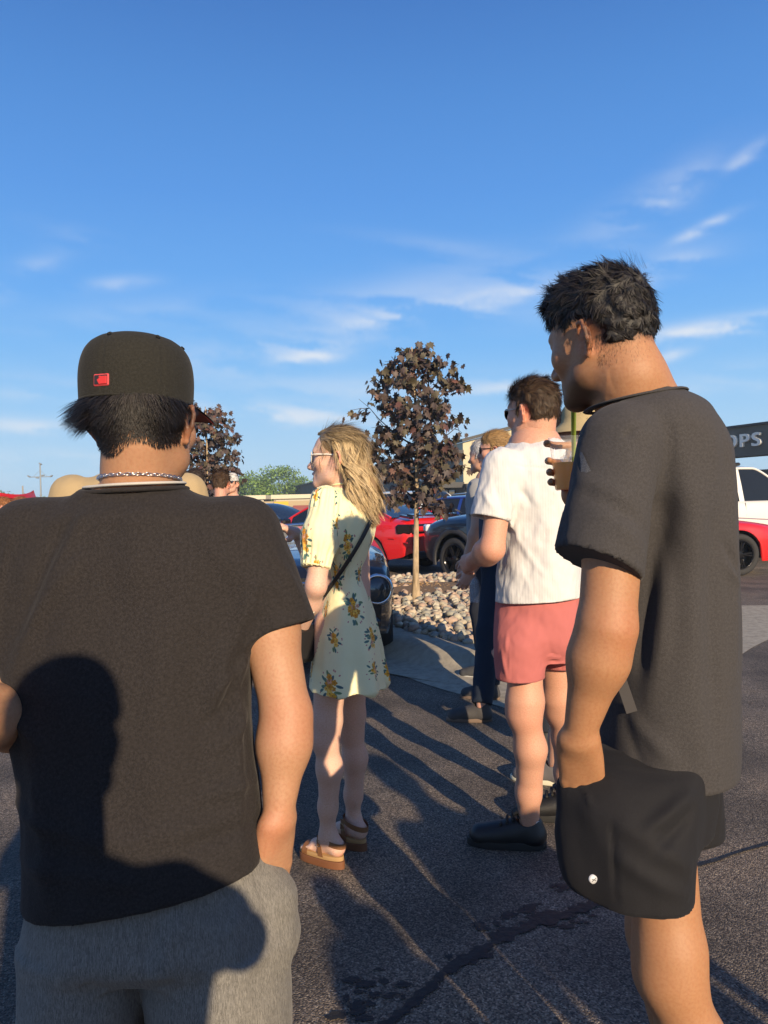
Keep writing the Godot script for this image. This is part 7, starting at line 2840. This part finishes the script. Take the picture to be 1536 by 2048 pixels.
func shirt_man() -> void:
	var t := person("man in a white textured short sleeved shirt and coral pink shorts, aviator sunglasses")
	var d := 3.05
	var s := 1.0
	var T := Transform3D(Basis(Vector3.UP, deg_to_rad(42)) * Basis(Vector3.RIGHT, deg_to_rad(-1)), P(1066, 830, d))
	var base := Color(0.60, 0.33, 0.23)
	var nb := P(1074, 895, d)
	var hp := head_prims(T, s, {"neck": nb, "neck_r": 0.06})
	hp.append(half(Vector3.DOWN, P(1070, 930, d)))
	var sh := P(1008, 930, 2.93)
	var el := P(984, 1098, 2.88)
	var wr := P(946, 1122, 3.04)
	var ap := arm_prims(sh, el, wr, [0.045, 0.047, 0.046, 0.048, 0.029])
	ap.append_array(hand_prims(hand_frame(wr, P(926, 1128, 3.12) - wr, Vector3(0.1, 0.25, 1.0)), 1.0, 1.0, [0.75, 0.8, 0.85, 0.9], [0.5, 0.3]))
	var shr := P(1120, 925, 3.22)
	var elr := P(1130, 1090, 3.27)
	var wrr := P(1060, 1110, 3.40)
	ap.append_array(arm_prims(shr, elr, wrr, [0.060, 0.052, 0.046, 0.047, 0.029]))
	var hip := P(1050, 1260, 3.03)
	var kn := P(1050, 1430, 2.99)
	var ank := P(1054, 1640, 3.06)
	var hipr := P(1108, 1255, 3.12)
	var knr := P(1122, 1420, 3.18)
	var ankr := P(1142, 1592, 3.24)
	var back := Vector3(0.8, 0, 0.6).normalized()
	var heel := G(1094, 1697)
	var toe := G(934, 1686)
	var heelr := heel + Vector3(0.12, 0, -0.24)
	heelr = G(1168, 1642)
	var toer := heelr + (toe - heel).normalized() * 0.31
	ank = Vector3(heel.x, 0.10, heel.z) + (toe - heel).normalized() * 0.068
	ankr = Vector3(heelr.x, 0.10, heelr.z) + (toer - heelr).normalized() * 0.068
	var lp := leg_prims(hip, kn, ank, [0.066, 0.070, 0.061, 0.060, 0.040], back)
	lp.append_array(leg_prims(hipr, knr, ankr, [0.066, 0.070, 0.061, 0.060, 0.040], back))
	var made := nets([[hp, 0.0038], [ap, 0.005], [lp, 0.006], [[limb(P(1070, 900, d), P(1075, 1240, d), 0.11, 0.12, 0.05)], 0.014]])
	var hn: Array = made[0]
	part("body", weave(made, skin(1, 1, 1), skin_tint(base, T, s, {"brow": Color(0.06, 0.04, 0.03), "beard": 0.15, "red": [[el, 0.06, 0.5], [wr, 0.08, 0.35], [kn, 0.09, 0.3], [nb, 0.09, 0.4]]})), t)
	short_hair(t, T, s, hn, Color(0.060, 0.036, 0.020), 3)
	# shirt: crinkled stripes
	var white := mat(0.60, 0.595, 0.59, 0.85)
	white.heightmap_enabled = true
	white.heightmap_texture = seersucker(512)
	white.heightmap_scale = 0.05
	white.uv1_triplanar = true
	white.uv1_scale = Vector3.ONE * 3.2
	white.rim_enabled = true
	white.rim = 0.2
	white.backlight_enabled = true
	white.backlight = Color(0.1, 0.1, 0.1)
	var st := [S(872, 1034, 1110, d, 0.075), S(886, 1018, 1124, d, 0.105, 15), S(905, 1002, 1140, d, 0.145, 15), S(930, 992, 1150, d, 0.168, 15), S(970, 990, 1156, d, 0.18, 15), S(1040, 996, 1158, d, 0.175, 15), S(1110, 998, 1158, d, 0.17, 15), S(1180, 992, 1164, d, 0.18, 15), S(1260, 990, 1166, d, 0.185, 15)]
	var sp := [loft(st, 2.25)]
	sp.append(half(Vector3(0.06, -1, 0.02), P(1070, 1206, 2.9), 0.004))
	var s0 := P(1004, 930, 2.935)
	var s1 := P(976, 1060, 2.905)
	sp.append(cutp(limb(s0, s1, 0.071, 0.078, 0.035), s1 - s0, P(979, 1037, 2.905)))
	sp.append(cutp(limb(P(1126, 925, 3.2), P(1140, 1045, 3.25), 0.068, 0.072, 0.035), Vector3.DOWN, P(1140, 1035, 3.25)))
	sp.append(limb(P(980, 1030, 2.905), P(974, 1070, 2.90), 0.056, 0.058, 0.003, 1))
	sp.append(limb(P(1070, 800, d), P(1072, 862, d), 0.062, 0.064, 0.006, 1))
	var fold := [[P(1012, 945, 2.86), P(1020, 1080, 2.86), 0.014, 0.010], [P(1020, 960, 2.86), P(1060, 1010, 2.84), 0.014, -0.007], [P(1005, 1060, 2.87), P(1090, 1150, 2.85), 0.014, 0.006], [P(1000, 1090, 2.87), P(1060, 1180, 2.85), 0.012, 0.005], [P(1100, 900, 2.88), P(1110, 1180, 2.87), 0.03, 0.006], [P(1000, 1140, 2.87), P(1030, 1190, 2.85), 0.01, -0.004], [P(985, 960, 2.85), P(1005, 1020, 2.84), 0.01, -0.005], [P(962, 980, 2.86), P(990, 1020, 2.84), 0.01, 0.005], [P(1030, 930, 2.88), P(1150, 945, 2.88), 0.006, -0.004]]
	var shirt := part("white_shirt", weave([net(sp, 0.0055, creases(fold, 14, 0.009, Vector3(11, 6, 11), [[Vector3(-0.06, 1, -0.02).normalized(), P(1070, 1206, 2.9), 0.5, -0.02]]), true)], white), t)
	var g := Geo.new()
	var cb := Basis(Vector3.BACK, 0.05) * Basis(Vector3.RIGHT, 0.08)
	var r1 := []
	var r2 := []
	var r3 := []
	for i in 41:
		var a := lerpf(-2.3, 2.3, i / 40.0) + 1.0
		var v := Vector3(sin(a), 0, cos(a))
		r1.append(P(1072, 868, d) + cb * (v * Vector3(0.066, 1, 0.066) + Vector3(0, 0.006, 0)))
		r2.append(P(1072, 868, d) + cb * (v * Vector3(0.074, 1, 0.074) + Vector3(0, 0.008, 0)))
		r3.append(P(1072, 868, d) + cb * (v * Vector3(0.088, 1, 0.088) + Vector3(0, -0.030, 0)))
	g.sheet([r3, r2, r1])
	part("collar", g.mesh(white), shirt)
	# shorts
	var coral := cloth(0.56, 0.175, 0.165, 0.85, 6.0, 0.10, 0.04)
	var pp := [loft([S(1170, 996, 1156, d, 0.145, 12), S(1230, 990, 1164, d, 0.16, 12), S(1290, 988, 1168, d, 0.155, 12), S(1315, 990, 1168, d, 0.13, 12)], 2.2, 0.02)]
	pp.append(loft([S(1205, 1004, 1110, 3.02, 0.08, 8), S(1245, 992, 1104, 2.99, 0.10, 8), S(1280, 989, 1098, 2.97, 0.105, 8), S(1320, 990, 1092, 2.97, 0.105, 8), S(1400, 994, 1088, 2.97, 0.102, 8)], 2.1, 0.02))
	pp.append(loft([S(1210, 1060, 1156, 3.08, 0.08, 8), S(1270, 1068, 1166, 3.13, 0.10, 8), S(1320, 1082, 1166, 3.14, 0.10, 8), S(1390, 1096, 1166, 3.14, 0.098, 8)], 2.1, 0.02))
	pp.append(half(Vector3(0.02, -1, 0), P(1040, 1366, 2.88), 0.003))
	var f2 := [[P(1002, 1200, 2.9), P(1010, 1300, 2.88), 0.008, 0.006], [P(995, 1230, 2.9), P(1020, 1290, 2.86), 0.006, -0.005], [P(1000, 1300, 2.9), P(1015, 1362, 2.88), 0.008, 0.005], [P(1020, 1210, 2.87), P(1016, 1360, 2.87), 0.003, 0.003], [P(1095, 1290, 2.9), P(1120, 1350, 2.95), 0.014, -0.006], [P(1030, 1240, 2.86), P(1090, 1280, 2.87), 0.02, 0.003]]
	part("shorts", weave([net(pp, 0.0065, creases(f2, 22, 0.006, Vector3(11, 7, 11), [[Vector3.UP, P(1040, 1366, 2.88), 0.4, -0.03]]), true)], coral), t)
	var f := glasses(t, T, s, mat(0.55, 0.5, 0.42, 0.25, 0.9), 0.0018, true)
	# black leather shoes with white socks
	var blk := mat(0.010, 0.010, 0.011, 0.42)
	blk.heightmap_enabled = true
	blk.heightmap_texture = skin_bump
	blk.heightmap_scale = 0.06
	tri(blk, 6.0)
	var sole := mat(0.012, 0.012, 0.012, 0.7)
	var stitch := mat(0.10, 0.095, 0.09, 0.8)
	for q in [[heel, toe, ank], [heelr, toer, ankr]]:
		var o := shoe(t, q[0], q[1], q[2], blk, sole, 1.12, "shoe", 0.034)
		var dd: Vector3 = (q[1] - q[0]).normalized()
		var side := dd.cross(Vector3.UP).normalized()
		g = Geo.new()
		g.tube([q[2] - Vector3.UP * 0.01, q[2] + Vector3.UP * 0.022 - dd * 0.004], [0.0405, 0.0425], 18)
		part("sock", g.mesh(mat(0.72, 0.72, 0.74, 0.9)), o)
		g = Geo.new()
		var lb := Basis(dd, Vector3.UP, side) * Basis(Vector3.BACK, -0.55)
		for k in 4:
			g.box(Transform3D(lb * Basis(Vector3.RIGHT, 0.1 * (k - 2)), q[2] + dd * (0.045 + 0.022 * k) + Vector3.UP * (0.035 - 0.013 * k)), Vector3(0.012, 0.012, 0.075), 0.004)
		g.box(Transform3D(lb, q[2] + dd * 0.042 + Vector3.UP * 0.050), Vector3(0.05, 0.012, 0.06), 0.005)
		part("laces", g.mesh(mat(0.015, 0.015, 0.015, 0.8)), o)


func seersucker(n: int) -> ImageTexture:
	var img := Image.create(n, n, false, Image.FORMAT_L8)
	var f := FastNoiseLite.new()
	f.frequency = 0.045
	f.fractal_octaves = 3
	var stripes := 32.0
	for y in n:
		for x in n:
			var u := fposmod(x * stripes / n, 1.0)
			var ridge := 0.5 + 0.5 * cos(u * TAU)
			var puck := 0.5 + 0.9 * f.get_noise_2d(x * 1.3, y * 1.0)
			img.set_pixel(x, y, Color(clampf(ridge * (0.35 + 0.65 * puck) , 0, 1), 0, 0))
	return ImageTexture.create_from_image(img)


# swept back short hair over a head net
func short_hair(t: Node3D, T: Transform3D, s: float, hn: Array, col: Color, seed_: int, count := 9000, thick := 1.0) -> void:
	var inv := T.affine_inverse()
	var B := T.basis
	var h := func(x: float, y: float, z: float) -> Vector3: return T * (Vector3(x, y, z) * s)
	var bs := [ball(h.call(0, 0.068, 0.006), Vector3(0.080, 0.080, 0.104) * s, 0.01, 0, B), ball(h.call(0, 0.025, 0.034), Vector3(0.0785, 0.085, 0.078) * s, 0.02, 0, B)]
	bs.append(limb(h.call(-0.073, 0.045, -0.012), h.call(-0.073, 0.0, -0.018), 0.012 * s, 0.007 * s, 0.01))
	bs.append(limb(h.call(0.073, 0.045, -0.012), h.call(0.073, 0.0, -0.018), 0.012 * s, 0.007 * s, 0.01))
	bs.append(ball(h.call(0, 0.012, -0.108), Vector3(0.072, 0.062, 0.062) * s, 0.012, 1, B))
	for gg in [-1.0, 1.0]:
		bs.append(ball(h.call(0.085 * gg, 0.0, 0.014), Vector3(0.03, 0.037, 0.027) * s, 0.012, 1, B))
	bs.append(half((B * Vector3(0, -1, 0.25)).normalized(), h.call(0, -0.030, 0.085), 0.01))
	var nz := FastNoiseLite.new()
	nz.seed = seed_
	nz.frequency = 30.0
	var bn := net(bs, 0.006, func(p: Vector3, n: Vector3) -> Vector3: return p + n * nz.get_noise_3dv(p) * 0.008 * thick)
	var hair := part("hair", weave([bn], mat(col.r * 0.55, col.g * 0.55, col.b * 0.55, 0.7)), t)
	var rng := RandomNumberGenerator.new()
	var roots := scatter(bn, count, rng, func(p: Vector3, n: Vector3) -> float:
		var l: Vector3 = inv * p / s
		if n.dot(B.z) < -0.7 and l.y < 0.05: return 0.0
		return lerpf(0.012, 0.038, clampf(l.y / 0.1, 0.0, 1.0)) * rng.randf_range(0.7, 1.25) * thick)
	var g := Geo.new()
	strands(g, roots, func(p: Vector3, n: Vector3, tt: float, i: int) -> Vector3:
		var l: Vector3 = inv * p / s
		var top := clampf((l.y - 0.02) / 0.09, 0.0, 1.0)
		var along := (B * Vector3(0, -0.1, 1.0)).lerp(B * Vector3(0, -1.0, 0.25), 1.0 - top)
		return (along - n * along.dot(n)).normalized().rotated(n, nz.get_noise_3dv(p * 0.6) * 1.8) + n * (0.35 - 0.3 * tt), 0.0013, 4, func(i: int, _p: Vector3) -> Color: return col * (0.55 + 1.0 * hsh(i)), rng, 0.18)
	part("strands", g.mesh(hair_mat(0.5)), hair)


# a standing person further off; joints are local (facing -z), scaled to the height
func extra(label: String, at: Vector3, yaw: float, H: float, o := {}) -> Node3D:
	var t := person(label, o.get("group", ""))
	var k := H / 1.78
	var X := Transform3D(Basis(Vector3.UP, deg_to_rad(yaw)), at)
	var j := {"head": [0, 1.648, -0.015], "neck": [0, 1.475, 0.015], "sl": [-0.185, 1.425, 0.01], "sr": [0.185, 1.425, 0.01], "el": [-0.245, 1.14, 0.03], "er": [0.245, 1.14, 0.03], "wl": [-0.255, 0.90, -0.06], "wr": [0.255, 0.90, -0.06], "hl": [-0.09, 0.93, 0], "hr": [0.09, 0.93, 0], "kl": [-0.10, 0.50, -0.02], "kr": [0.10, 0.50, -0.02], "al": [-0.11, 0.095, 0.02], "ar": [0.11, 0.095, 0.02]}
	j.merge(o.get("joints", {}), true)
	var w := {}
	for n in j:
		w[n] = X * (Vector3(j[n][0], j[n][1], j[n][2]) * k)
	var wide: float = o.get("wide", 1.0)
	var s := k * 0.98
	var T := Transform3D(X.basis * Basis(Vector3.UP, deg_to_rad(o.get("turn", 0.0))) * Basis(Vector3.RIGHT, deg_to_rad(o.get("nod", 0.0))), w.head)
	var fine: float = o.get("cell", 0.012)
	var hp := head_prims(T, s, {"neck": w.neck, "neck_r": 0.056})
	hp.append(half(Vector3.DOWN, (w.neck as Vector3) - Vector3(0, 0.03, 0)))
	var bp := arm_prims(w.sl, w.el, w.wl, [0.055 * k, 0.050 * k, 0.042 * k, 0.041 * k, 0.026 * k])
	bp.append_array(arm_prims(w.sr, w.er, w.wr, [0.055 * k, 0.050 * k, 0.042 * k, 0.041 * k, 0.026 * k]))
	var dl: Vector3 = (w.wl - w.el).normalized()
	var dr: Vector3 = (w.wr - w.er).normalized()
	var curl: float = o.get("curl", 0.45)
	var handp := hand_prims(hand_frame(w.wl, dl, X.basis * Vector3(-1, 0, 0.2)), k, 1.0, [curl, curl, curl, curl])
	handp.append_array(hand_prims(hand_frame(w.wr, dr, X.basis * Vector3(1, 0, 0.2)), k, -1.0, [curl, curl, curl, curl]))
	var lp := leg_prims(w.hl, w.kl, w.al, [0.08 * k, 0.065 * k, 0.055 * k, 0.056 * k, 0.036 * k], X.basis.z)
	lp.append_array(leg_prims(w.hr, w.kr, w.ar, [0.08 * k, 0.065 * k, 0.055 * k, 0.056 * k, 0.036 * k], X.basis.z))
	lp.append(limb(w.neck, (w.hl + w.hr) * 0.5, 0.09 * k, 0.10 * k, 0.05))
	# shirt
	var sh := func(y: float, rx: float, rz: float, z := 0.0) -> Array: return [X * (Vector3(0, y, z) * k), rx * k * wide, rz * k * (0.5 + 0.5 * wide), -yaw]
	var sp := [loft([sh.call(1.505, 0.065, 0.065, 0.01), sh.call(1.485, 0.10, 0.075, 0.01), sh.call(1.46, 0.155, 0.09, 0.01), sh.call(1.42, 0.205, 0.108, 0.005), sh.call(1.34, 0.222, 0.125), sh.call(1.2, 0.208, 0.128), sh.call(1.05, 0.198, 0.13), sh.call(0.86, 0.205, 0.135)], 2.2)]
	sp.append(half(Vector3.DOWN, X * (Vector3(0, 0.885, 0) * k)))
	for sd in ["l", "r"]:
		var a: Vector3 = w["s" + sd]
		var b: Vector3 = w["e" + sd]
		sp.append(cutp(limb(a, b, 0.070 * k, 0.062 * k, 0.04), b - a, a.lerp(b, o.get("sleeve", 0.72))))
		if o.get("sleeve", 0.72) > 1.0:
			sp.append(cutp(limb(b, w["w" + sd], 0.058 * k, 0.045 * k, 0.03), (w["w" + sd] as Vector3) - b, b.lerp(w["w" + sd], 0.95)))
	var pp := [loft([sh.call(1.0, 0.165, 0.115), sh.call(0.92, 0.185, 0.125), sh.call(0.82, 0.18, 0.12)], 2.2, 0.03)]
	var long: bool = o.get("long", false)
	for sd in ["l", "r"]:
		var h: Vector3 = w["h" + sd]
		var kn: Vector3 = w["k" + sd]
		var a: Vector3 = w["a" + sd]
		if long:
			pp.append(limb(h, kn, 0.098 * k, 0.076 * k, 0.03))
			pp.append(cutp(limb(kn, a, 0.076 * k, 0.062 * k, 0.03), a - kn, a + Vector3(0, 0.01, 0)))
		else:
			pp.append(cutp(limb(h, kn, 0.105 * k, 0.100 * k, 0.03), kn - h, kn.lerp(h, 0.12)))
	var made := nets([[hp, maxf(fine * 0.45, 0.0042)], [bp, fine], [handp, fine * 0.5], [lp, fine * 1.3], [sp, fine, creases([], int(H * 100), 0.006, Vector3(8, 4, 8))], [pp, fine * 1.1, creases([], 7, 0.006, Vector3(10, 5, 10))]])
	var hn: Array = made[0]
	var base: Color = o.get("skin", Color(0.52, 0.30, 0.21))
	part("body", weave(made.slice(0, 4), M.skin, skin_tint(base, T, s, {"beard": o.get("beard", 0.0)})), t)
	var shirt_col: Array = o.get("shirt", [0.03, 0.03, 0.03])
	part("shirt", weave([made[4]], cloth(shirt_col[0], shirt_col[1], shirt_col[2], 0.9, 5.0, 0.08, 0.04)), t)
	var pants: Array = o.get("pants", [0.03, 0.035, 0.05])
	part("trousers" if long else "shorts", weave([made[5]], cloth(pants[0], pants[1], pants[2], 0.9, 5.0, 0.1, 0.04)), t)
	var sc: Array = o.get("shoe", [0.05, 0.05, 0.05])
	var sl: Array = o.get("sole", [0.4, 0.4, 0.38])
	for sd in ["l", "r"]:
		var a: Vector3 = w["a" + sd]
		var f: Vector3 = X.basis * Vector3(-0.12 if sd == "l" else 0.12, 0, -1.0).normalized()
		var heel := Vector3(a.x, at.y, a.z) - f * 0.065
		shoe(t, heel, heel + f * 0.28 * k, a, mat(sc[0], sc[1], sc[2], 0.7), mat(sl[0], sl[1], sl[2], 0.7), k)
	if o.has("hair"):
		var hc: Array = o.hair
		short_hair(t, T, s, hn, Color(hc[0], hc[1], hc[2]), int(H * 1000), o.get("strands", 2500), o.get("thick", 1.0))
	if o.has("cap"):
		plain_cap(t, T * Transform3D(Basis(Vector3.UP, PI if o.get("backwards", false) else 0.0), Vector3.ZERO), s, o.cap)
	if o.has("hat"):
		var g := Geo.new()
		var hb := T.basis
		g.lathe(Transform3D(hb, T * (Vector3(0, 0.035, 0.005) * s)), [[0.150, -0.03], [0.135, -0.008], [0.100, 0.022], [0.098, 0.05], [0.094, 0.085], [0.082, 0.105], [0.05, 0.114], [0.0, 0.116]], 36)
		part("hat", g.mesh(cloth(o.hat[0], o.hat[1], o.hat[2], 0.9, 6.0, 0.1, 0.1)), t)
	if o.get("shades", false):
		glasses(t, T, s, mat(0.012, 0.012, 0.013, 0.3), 0.0035, true)
	return t


func plain_cap(t: Node3D, T: Transform3D, s: float, c: Array) -> void:
	var C := Transform3D(T.basis * s, T * (Vector3(0, 0.045, 0.004) * s))
	var g := Geo.new()
	var rows := []
	for i in 10:
		var v := i / 9.0
		var row := []
		for q in 33:
			var a := TAU * q / 32.0
			var r := pow(cos(v * PI / 2), 0.62)
			row.append(C * Vector3(cos(a) * r * 0.091, sin(v * PI / 2) * 0.105, sin(a) * r * 0.108))
		rows.append(row)
	g.sheet(rows, Color.WHITE, true)
	var m := cloth(c[0], c[1], c[2], 0.9, 6.0, 0.1, 0.04)
	var cap := part("cap", g.mesh(m), t)
	g = Geo.new()
	var top := []
	for i in 5:
		var row := []
		for q in 15:
			var a := lerpf(-1.1, 1.1, q / 14.0)
			row.append(C * (Vector3(sin(a) * 0.090, 0.004 - 0.02 * pow(sin(a), 2) * (0.4 + i / 4.0), -cos(a) * 0.106) + Vector3(sin(a) * 0.3, -0.06, -1) * i / 4.0 * 0.075 * pow(cos(a * 0.86), 0.5)))
		top.append(row)
	g.sheet(top)
	part("visor", g.mesh(mat(c[3], c[4], c[5], 0.8) if c.size() > 3 else m), cap)


func make_extras() -> void:
	M.skin = skin(1, 1, 1)
	extra("broad man in a tan shirt standing just beyond the capped man, mostly hidden by him", Vector3(-0.865, 0, -2.62), 4.0, 1.81, {"shirt": [0.46, 0.35, 0.20], "pants": [0.10, 0.09, 0.07], "hair": [0.03, 0.02, 0.015], "wide": 1.08, "cell": 0.009})
	extra("man in dark sunglasses and black shirt at the capped man's jaw", P(392, 1010, 8.2) * Vector3(1, 0, 1), 72.0, 1.80, {"shirt": [0.02, 0.02, 0.022], "hair": [0.035, 0.022, 0.015], "shades": true, "skin": Color(0.58, 0.34, 0.25)})
	extra("curly brown haired man in a black shirt, seen from behind near the pale cap", P(443, 1010, 7.4) * Vector3(1, 0, 1), -12.0, 1.735, {"shirt": [0.015, 0.015, 0.016], "hair": [0.085, 0.05, 0.028], "thick": 1.5, "strands": 4000, "skin": Color(0.58, 0.32, 0.24)})
	extra("man in a white cap with dark peak facing the viewer behind the curly haired man", P(464, 1010, 9.4) * Vector3(1, 0, 1), 158.0, 1.80, {"shirt": [0.02, 0.02, 0.022], "cap": [0.72, 0.72, 0.70, 0.04, 0.045, 0.06], "hair": [0.05, 0.03, 0.02], "skin": Color(0.60, 0.36, 0.27)})
	extra("ginger haired person in profile, outermost of the three beyond the capped man's shoulder", P(8, 1022, 9.0) * Vector3(1, 0, 1), 100.0, 1.56, {"shirt": [0.04, 0.04, 0.045], "hair": [0.30, 0.12, 0.04], "skin": Color(0.62, 0.36, 0.27)})
	extra("auburn haired person in dark top between the ginger profile and the grey shirt", P(27, 1022, 10.5) * Vector3(1, 0, 1), 60.0, 1.56, {"shirt": [0.03, 0.03, 0.035], "hair": [0.12, 0.05, 0.025], "skin": Color(0.60, 0.34, 0.25)})
	extra("short haired person in a grey shirt beside the raised red bonnet", P(41, 1022, 9.6) * Vector3(1, 0, 1), -70.0, 1.57, {"shirt": [0.20, 0.20, 0.20], "hair": [0.26, 0.11, 0.05], "skin": Color(0.60, 0.34, 0.26)})
	extra("blond man in sunglasses and dark jeans behind the white shirt man's shoulder", Vector3(0.80, 0, -5.36), 74.0, 1.875, {"shirt": [0.05, 0.06, 0.08], "pants": [0.025, 0.035, 0.055], "long": true, "hair": [0.36, 0.22, 0.09], "shades": true, "shoe": [0.045, 0.042, 0.042], "sole": [0.16, 0.11, 0.08], "skin": Color(0.60, 0.34, 0.25), "cell": 0.010, "strands": 5000,
		"joints": {"al": [-0.50, 0.095, -0.06], "kl": [-0.30, 0.50, -0.04], "ar": [0.02, 0.095, -0.08], "kr": [0.05, 0.5, -0.05], "el": [-0.25, 1.13, 0.02], "wl": [-0.20, 0.87, -0.16], "er": [0.25, 1.12, -0.02], "wr": [0.2, 0.90, -0.2]}})
	extra("grey haired person just peeking out in front of the blond sunglasses man", Vector3(0.815, 0, -6.15), 60.0, 1.88, {"shirt": [0.3, 0.31, 0.33], "long": true, "hair": [0.55, 0.55, 0.56], "thick": 1.3, "strands": 4000})
	extra("man in black cap with white badge, between the white shirt and the straw", P(1121, 1000, 4.3) * Vector3(1, 0, 1), 8.0, 1.87, {"shirt": [0.03, 0.03, 0.03], "long": true, "cap": [0.02, 0.02, 0.022], "hair": [0.03, 0.02, 0.015]})
	var badge := Geo.new()
	badge.box(Transform3D(Basis(), P(1119, 869, 4.175)), Vector3(0.066, 0.036, 0.006), 0.002)
	part("badge", badge.mesh(mat(0.6, 0.6, 0.6, 0.7)), get_node("person_011") if has_node("person_011") else self)
	extra("man in a floppy tan hat and cream soled trainers behind the tall man's cup", P(1170, 1000, 3.85) * Vector3(1, 0, 1), 60.0, 1.86, {"shirt": [0.10, 0.11, 0.12], "long": false, "pants": [0.03, 0.03, 0.03], "hat": [0.50, 0.40, 0.22], "hair": [0.05, 0.03, 0.02], "shoe": [0.12, 0.11, 0.11], "sole": [0.62, 0.58, 0.44],
		"joints": {"al": [-0.16, 0.095, -0.12], "kl": [-0.14, 0.5, -0.08]}})
	# people on the viewer's side of the lot: outside the picture, the adults known by the shadows they throw into it
	var ph := extra("person holding up a phone behind the capped man, shadow on his back", Vector3(0.14, 0, 0.52), 0.0, 1.77, {"shirt": [0.2, 0.2, 0.22], "hair": [0.03, 0.02, 0.015], "strands": 800, "cap": [0.05, 0.05, 0.06], "backwards": true, "wide": 1.12, "curl": 0.6, "cell": 0.014,
		"joints": {"el": [-0.36, 1.20, -0.26], "er": [0.21, 1.27, -0.24], "wl": [-0.24, 1.28, -0.42], "wr": [-0.09, 1.28, -0.42], "head": [0, 1.648, -0.06]}})
	var g := Geo.new()
	g.box(Transform3D(Basis(), Vector3(0.0, 1.335, 0.035)), Vector3(0.076, 0.16, 0.009), 0.003)
	lone("phone", g.mesh(mat(0.02, 0.02, 0.022, 0.2)), "dark phone held upright in both hands by the person taking the picture", "phone")
	extra("bystander in a blue shirt outside the picture, shadow reaching the white shirt man's legs", Vector3(1.78, 0, 0.55), 20.0, 1.76, {"shirt": [0.05, 0.08, 0.2], "hair": [0.04, 0.03, 0.02], "long": true, "cell": 0.02})
	extra("added child in a striped top outside the picture, to shade asphalt by the sealed crack", Vector3(1.0, 0, 0.35), 15.0, 1.18, {"shirt": [0.4, 0.2, 0.1], "hair": [0.1, 0.06, 0.03], "cell": 0.014})  # both children are added, low casters to shade the near asphalt
	extra("added older child in a green top outside the picture, shading asphalt beside the striped child", Vector3(1.32, 0, 1.0), 10.0, 1.34, {"shirt": [0.06, 0.2, 0.08], "hair": [0.05, 0.03, 0.02], "cell": 0.014})
	extra("bystander in a grey shirt further behind, shadow over the asphalt at the woman's feet", Vector3(1.7, 0, 2.3), 0.0, 1.75, {"shirt": [0.2, 0.2, 0.2], "hair": [0.04, 0.03, 0.02], "long": true, "cell": 0.02})
	# bottle in the blond man's hand, blue flag
	g = Geo.new()
	g.lathe(Transform3D(Basis(), P(949, 1178, 5.22) - Vector3(0, 0.09, 0)), [[0.0, 0.0], [0.032, 0.0], [0.034, 0.01], [0.034, 0.12], [0.028, 0.15], [0.013, 0.175], [0.013, 0.20], [0.0, 0.20]], 20)
	var cl := mat(0.75, 0.82, 0.9, 0.05)
	cl.transparency = BaseMaterial3D.TRANSPARENCY_ALPHA
	cl.albedo_color.a = 0.2
	lone("water_bottle", g.mesh(cl), "clear plastic water bottle held low by the blond man in jeans", "bottle")
	var fl := thing("flag", "small blue flag tip showing above the tan hat", "flag", Vector3(P(1158, 820, 20.0).x, 0, P(1158, 820, 20.0).z))
	g = Geo.new()
	g.tube([Vector3(-0.05, 0, 0), Vector3(-0.05, 3.75, 0)], [0.02], 6)
	part("flagpole", g.mesh(M.steel), fl)
	g = Geo.new()
	g.sheet([[Vector3(-0.05, 3.3, 0), Vector3(0.15, 3.25, 0.03), Vector3(0.3, 3.2, -0.02)], [Vector3(-0.05, 3.75, 0), Vector3(0.08, 3.62, 0.03), Vector3(0.2, 3.5, 0.0)]])
	part("cloth", g.mesh(mat(0.03, 0.12, 0.5, 0.8)), fl)


func make_people() -> void:
	cap_man()
	drink_man()
	print("two men %d" % Time.get_ticks_msec())
	woman()
	print("woman %d" % Time.get_ticks_msec())
	shirt_man()
	print("shirt man %d" % Time.get_ticks_msec())
	make_extras()
	print("extras %d" % Time.get_ticks_msec())
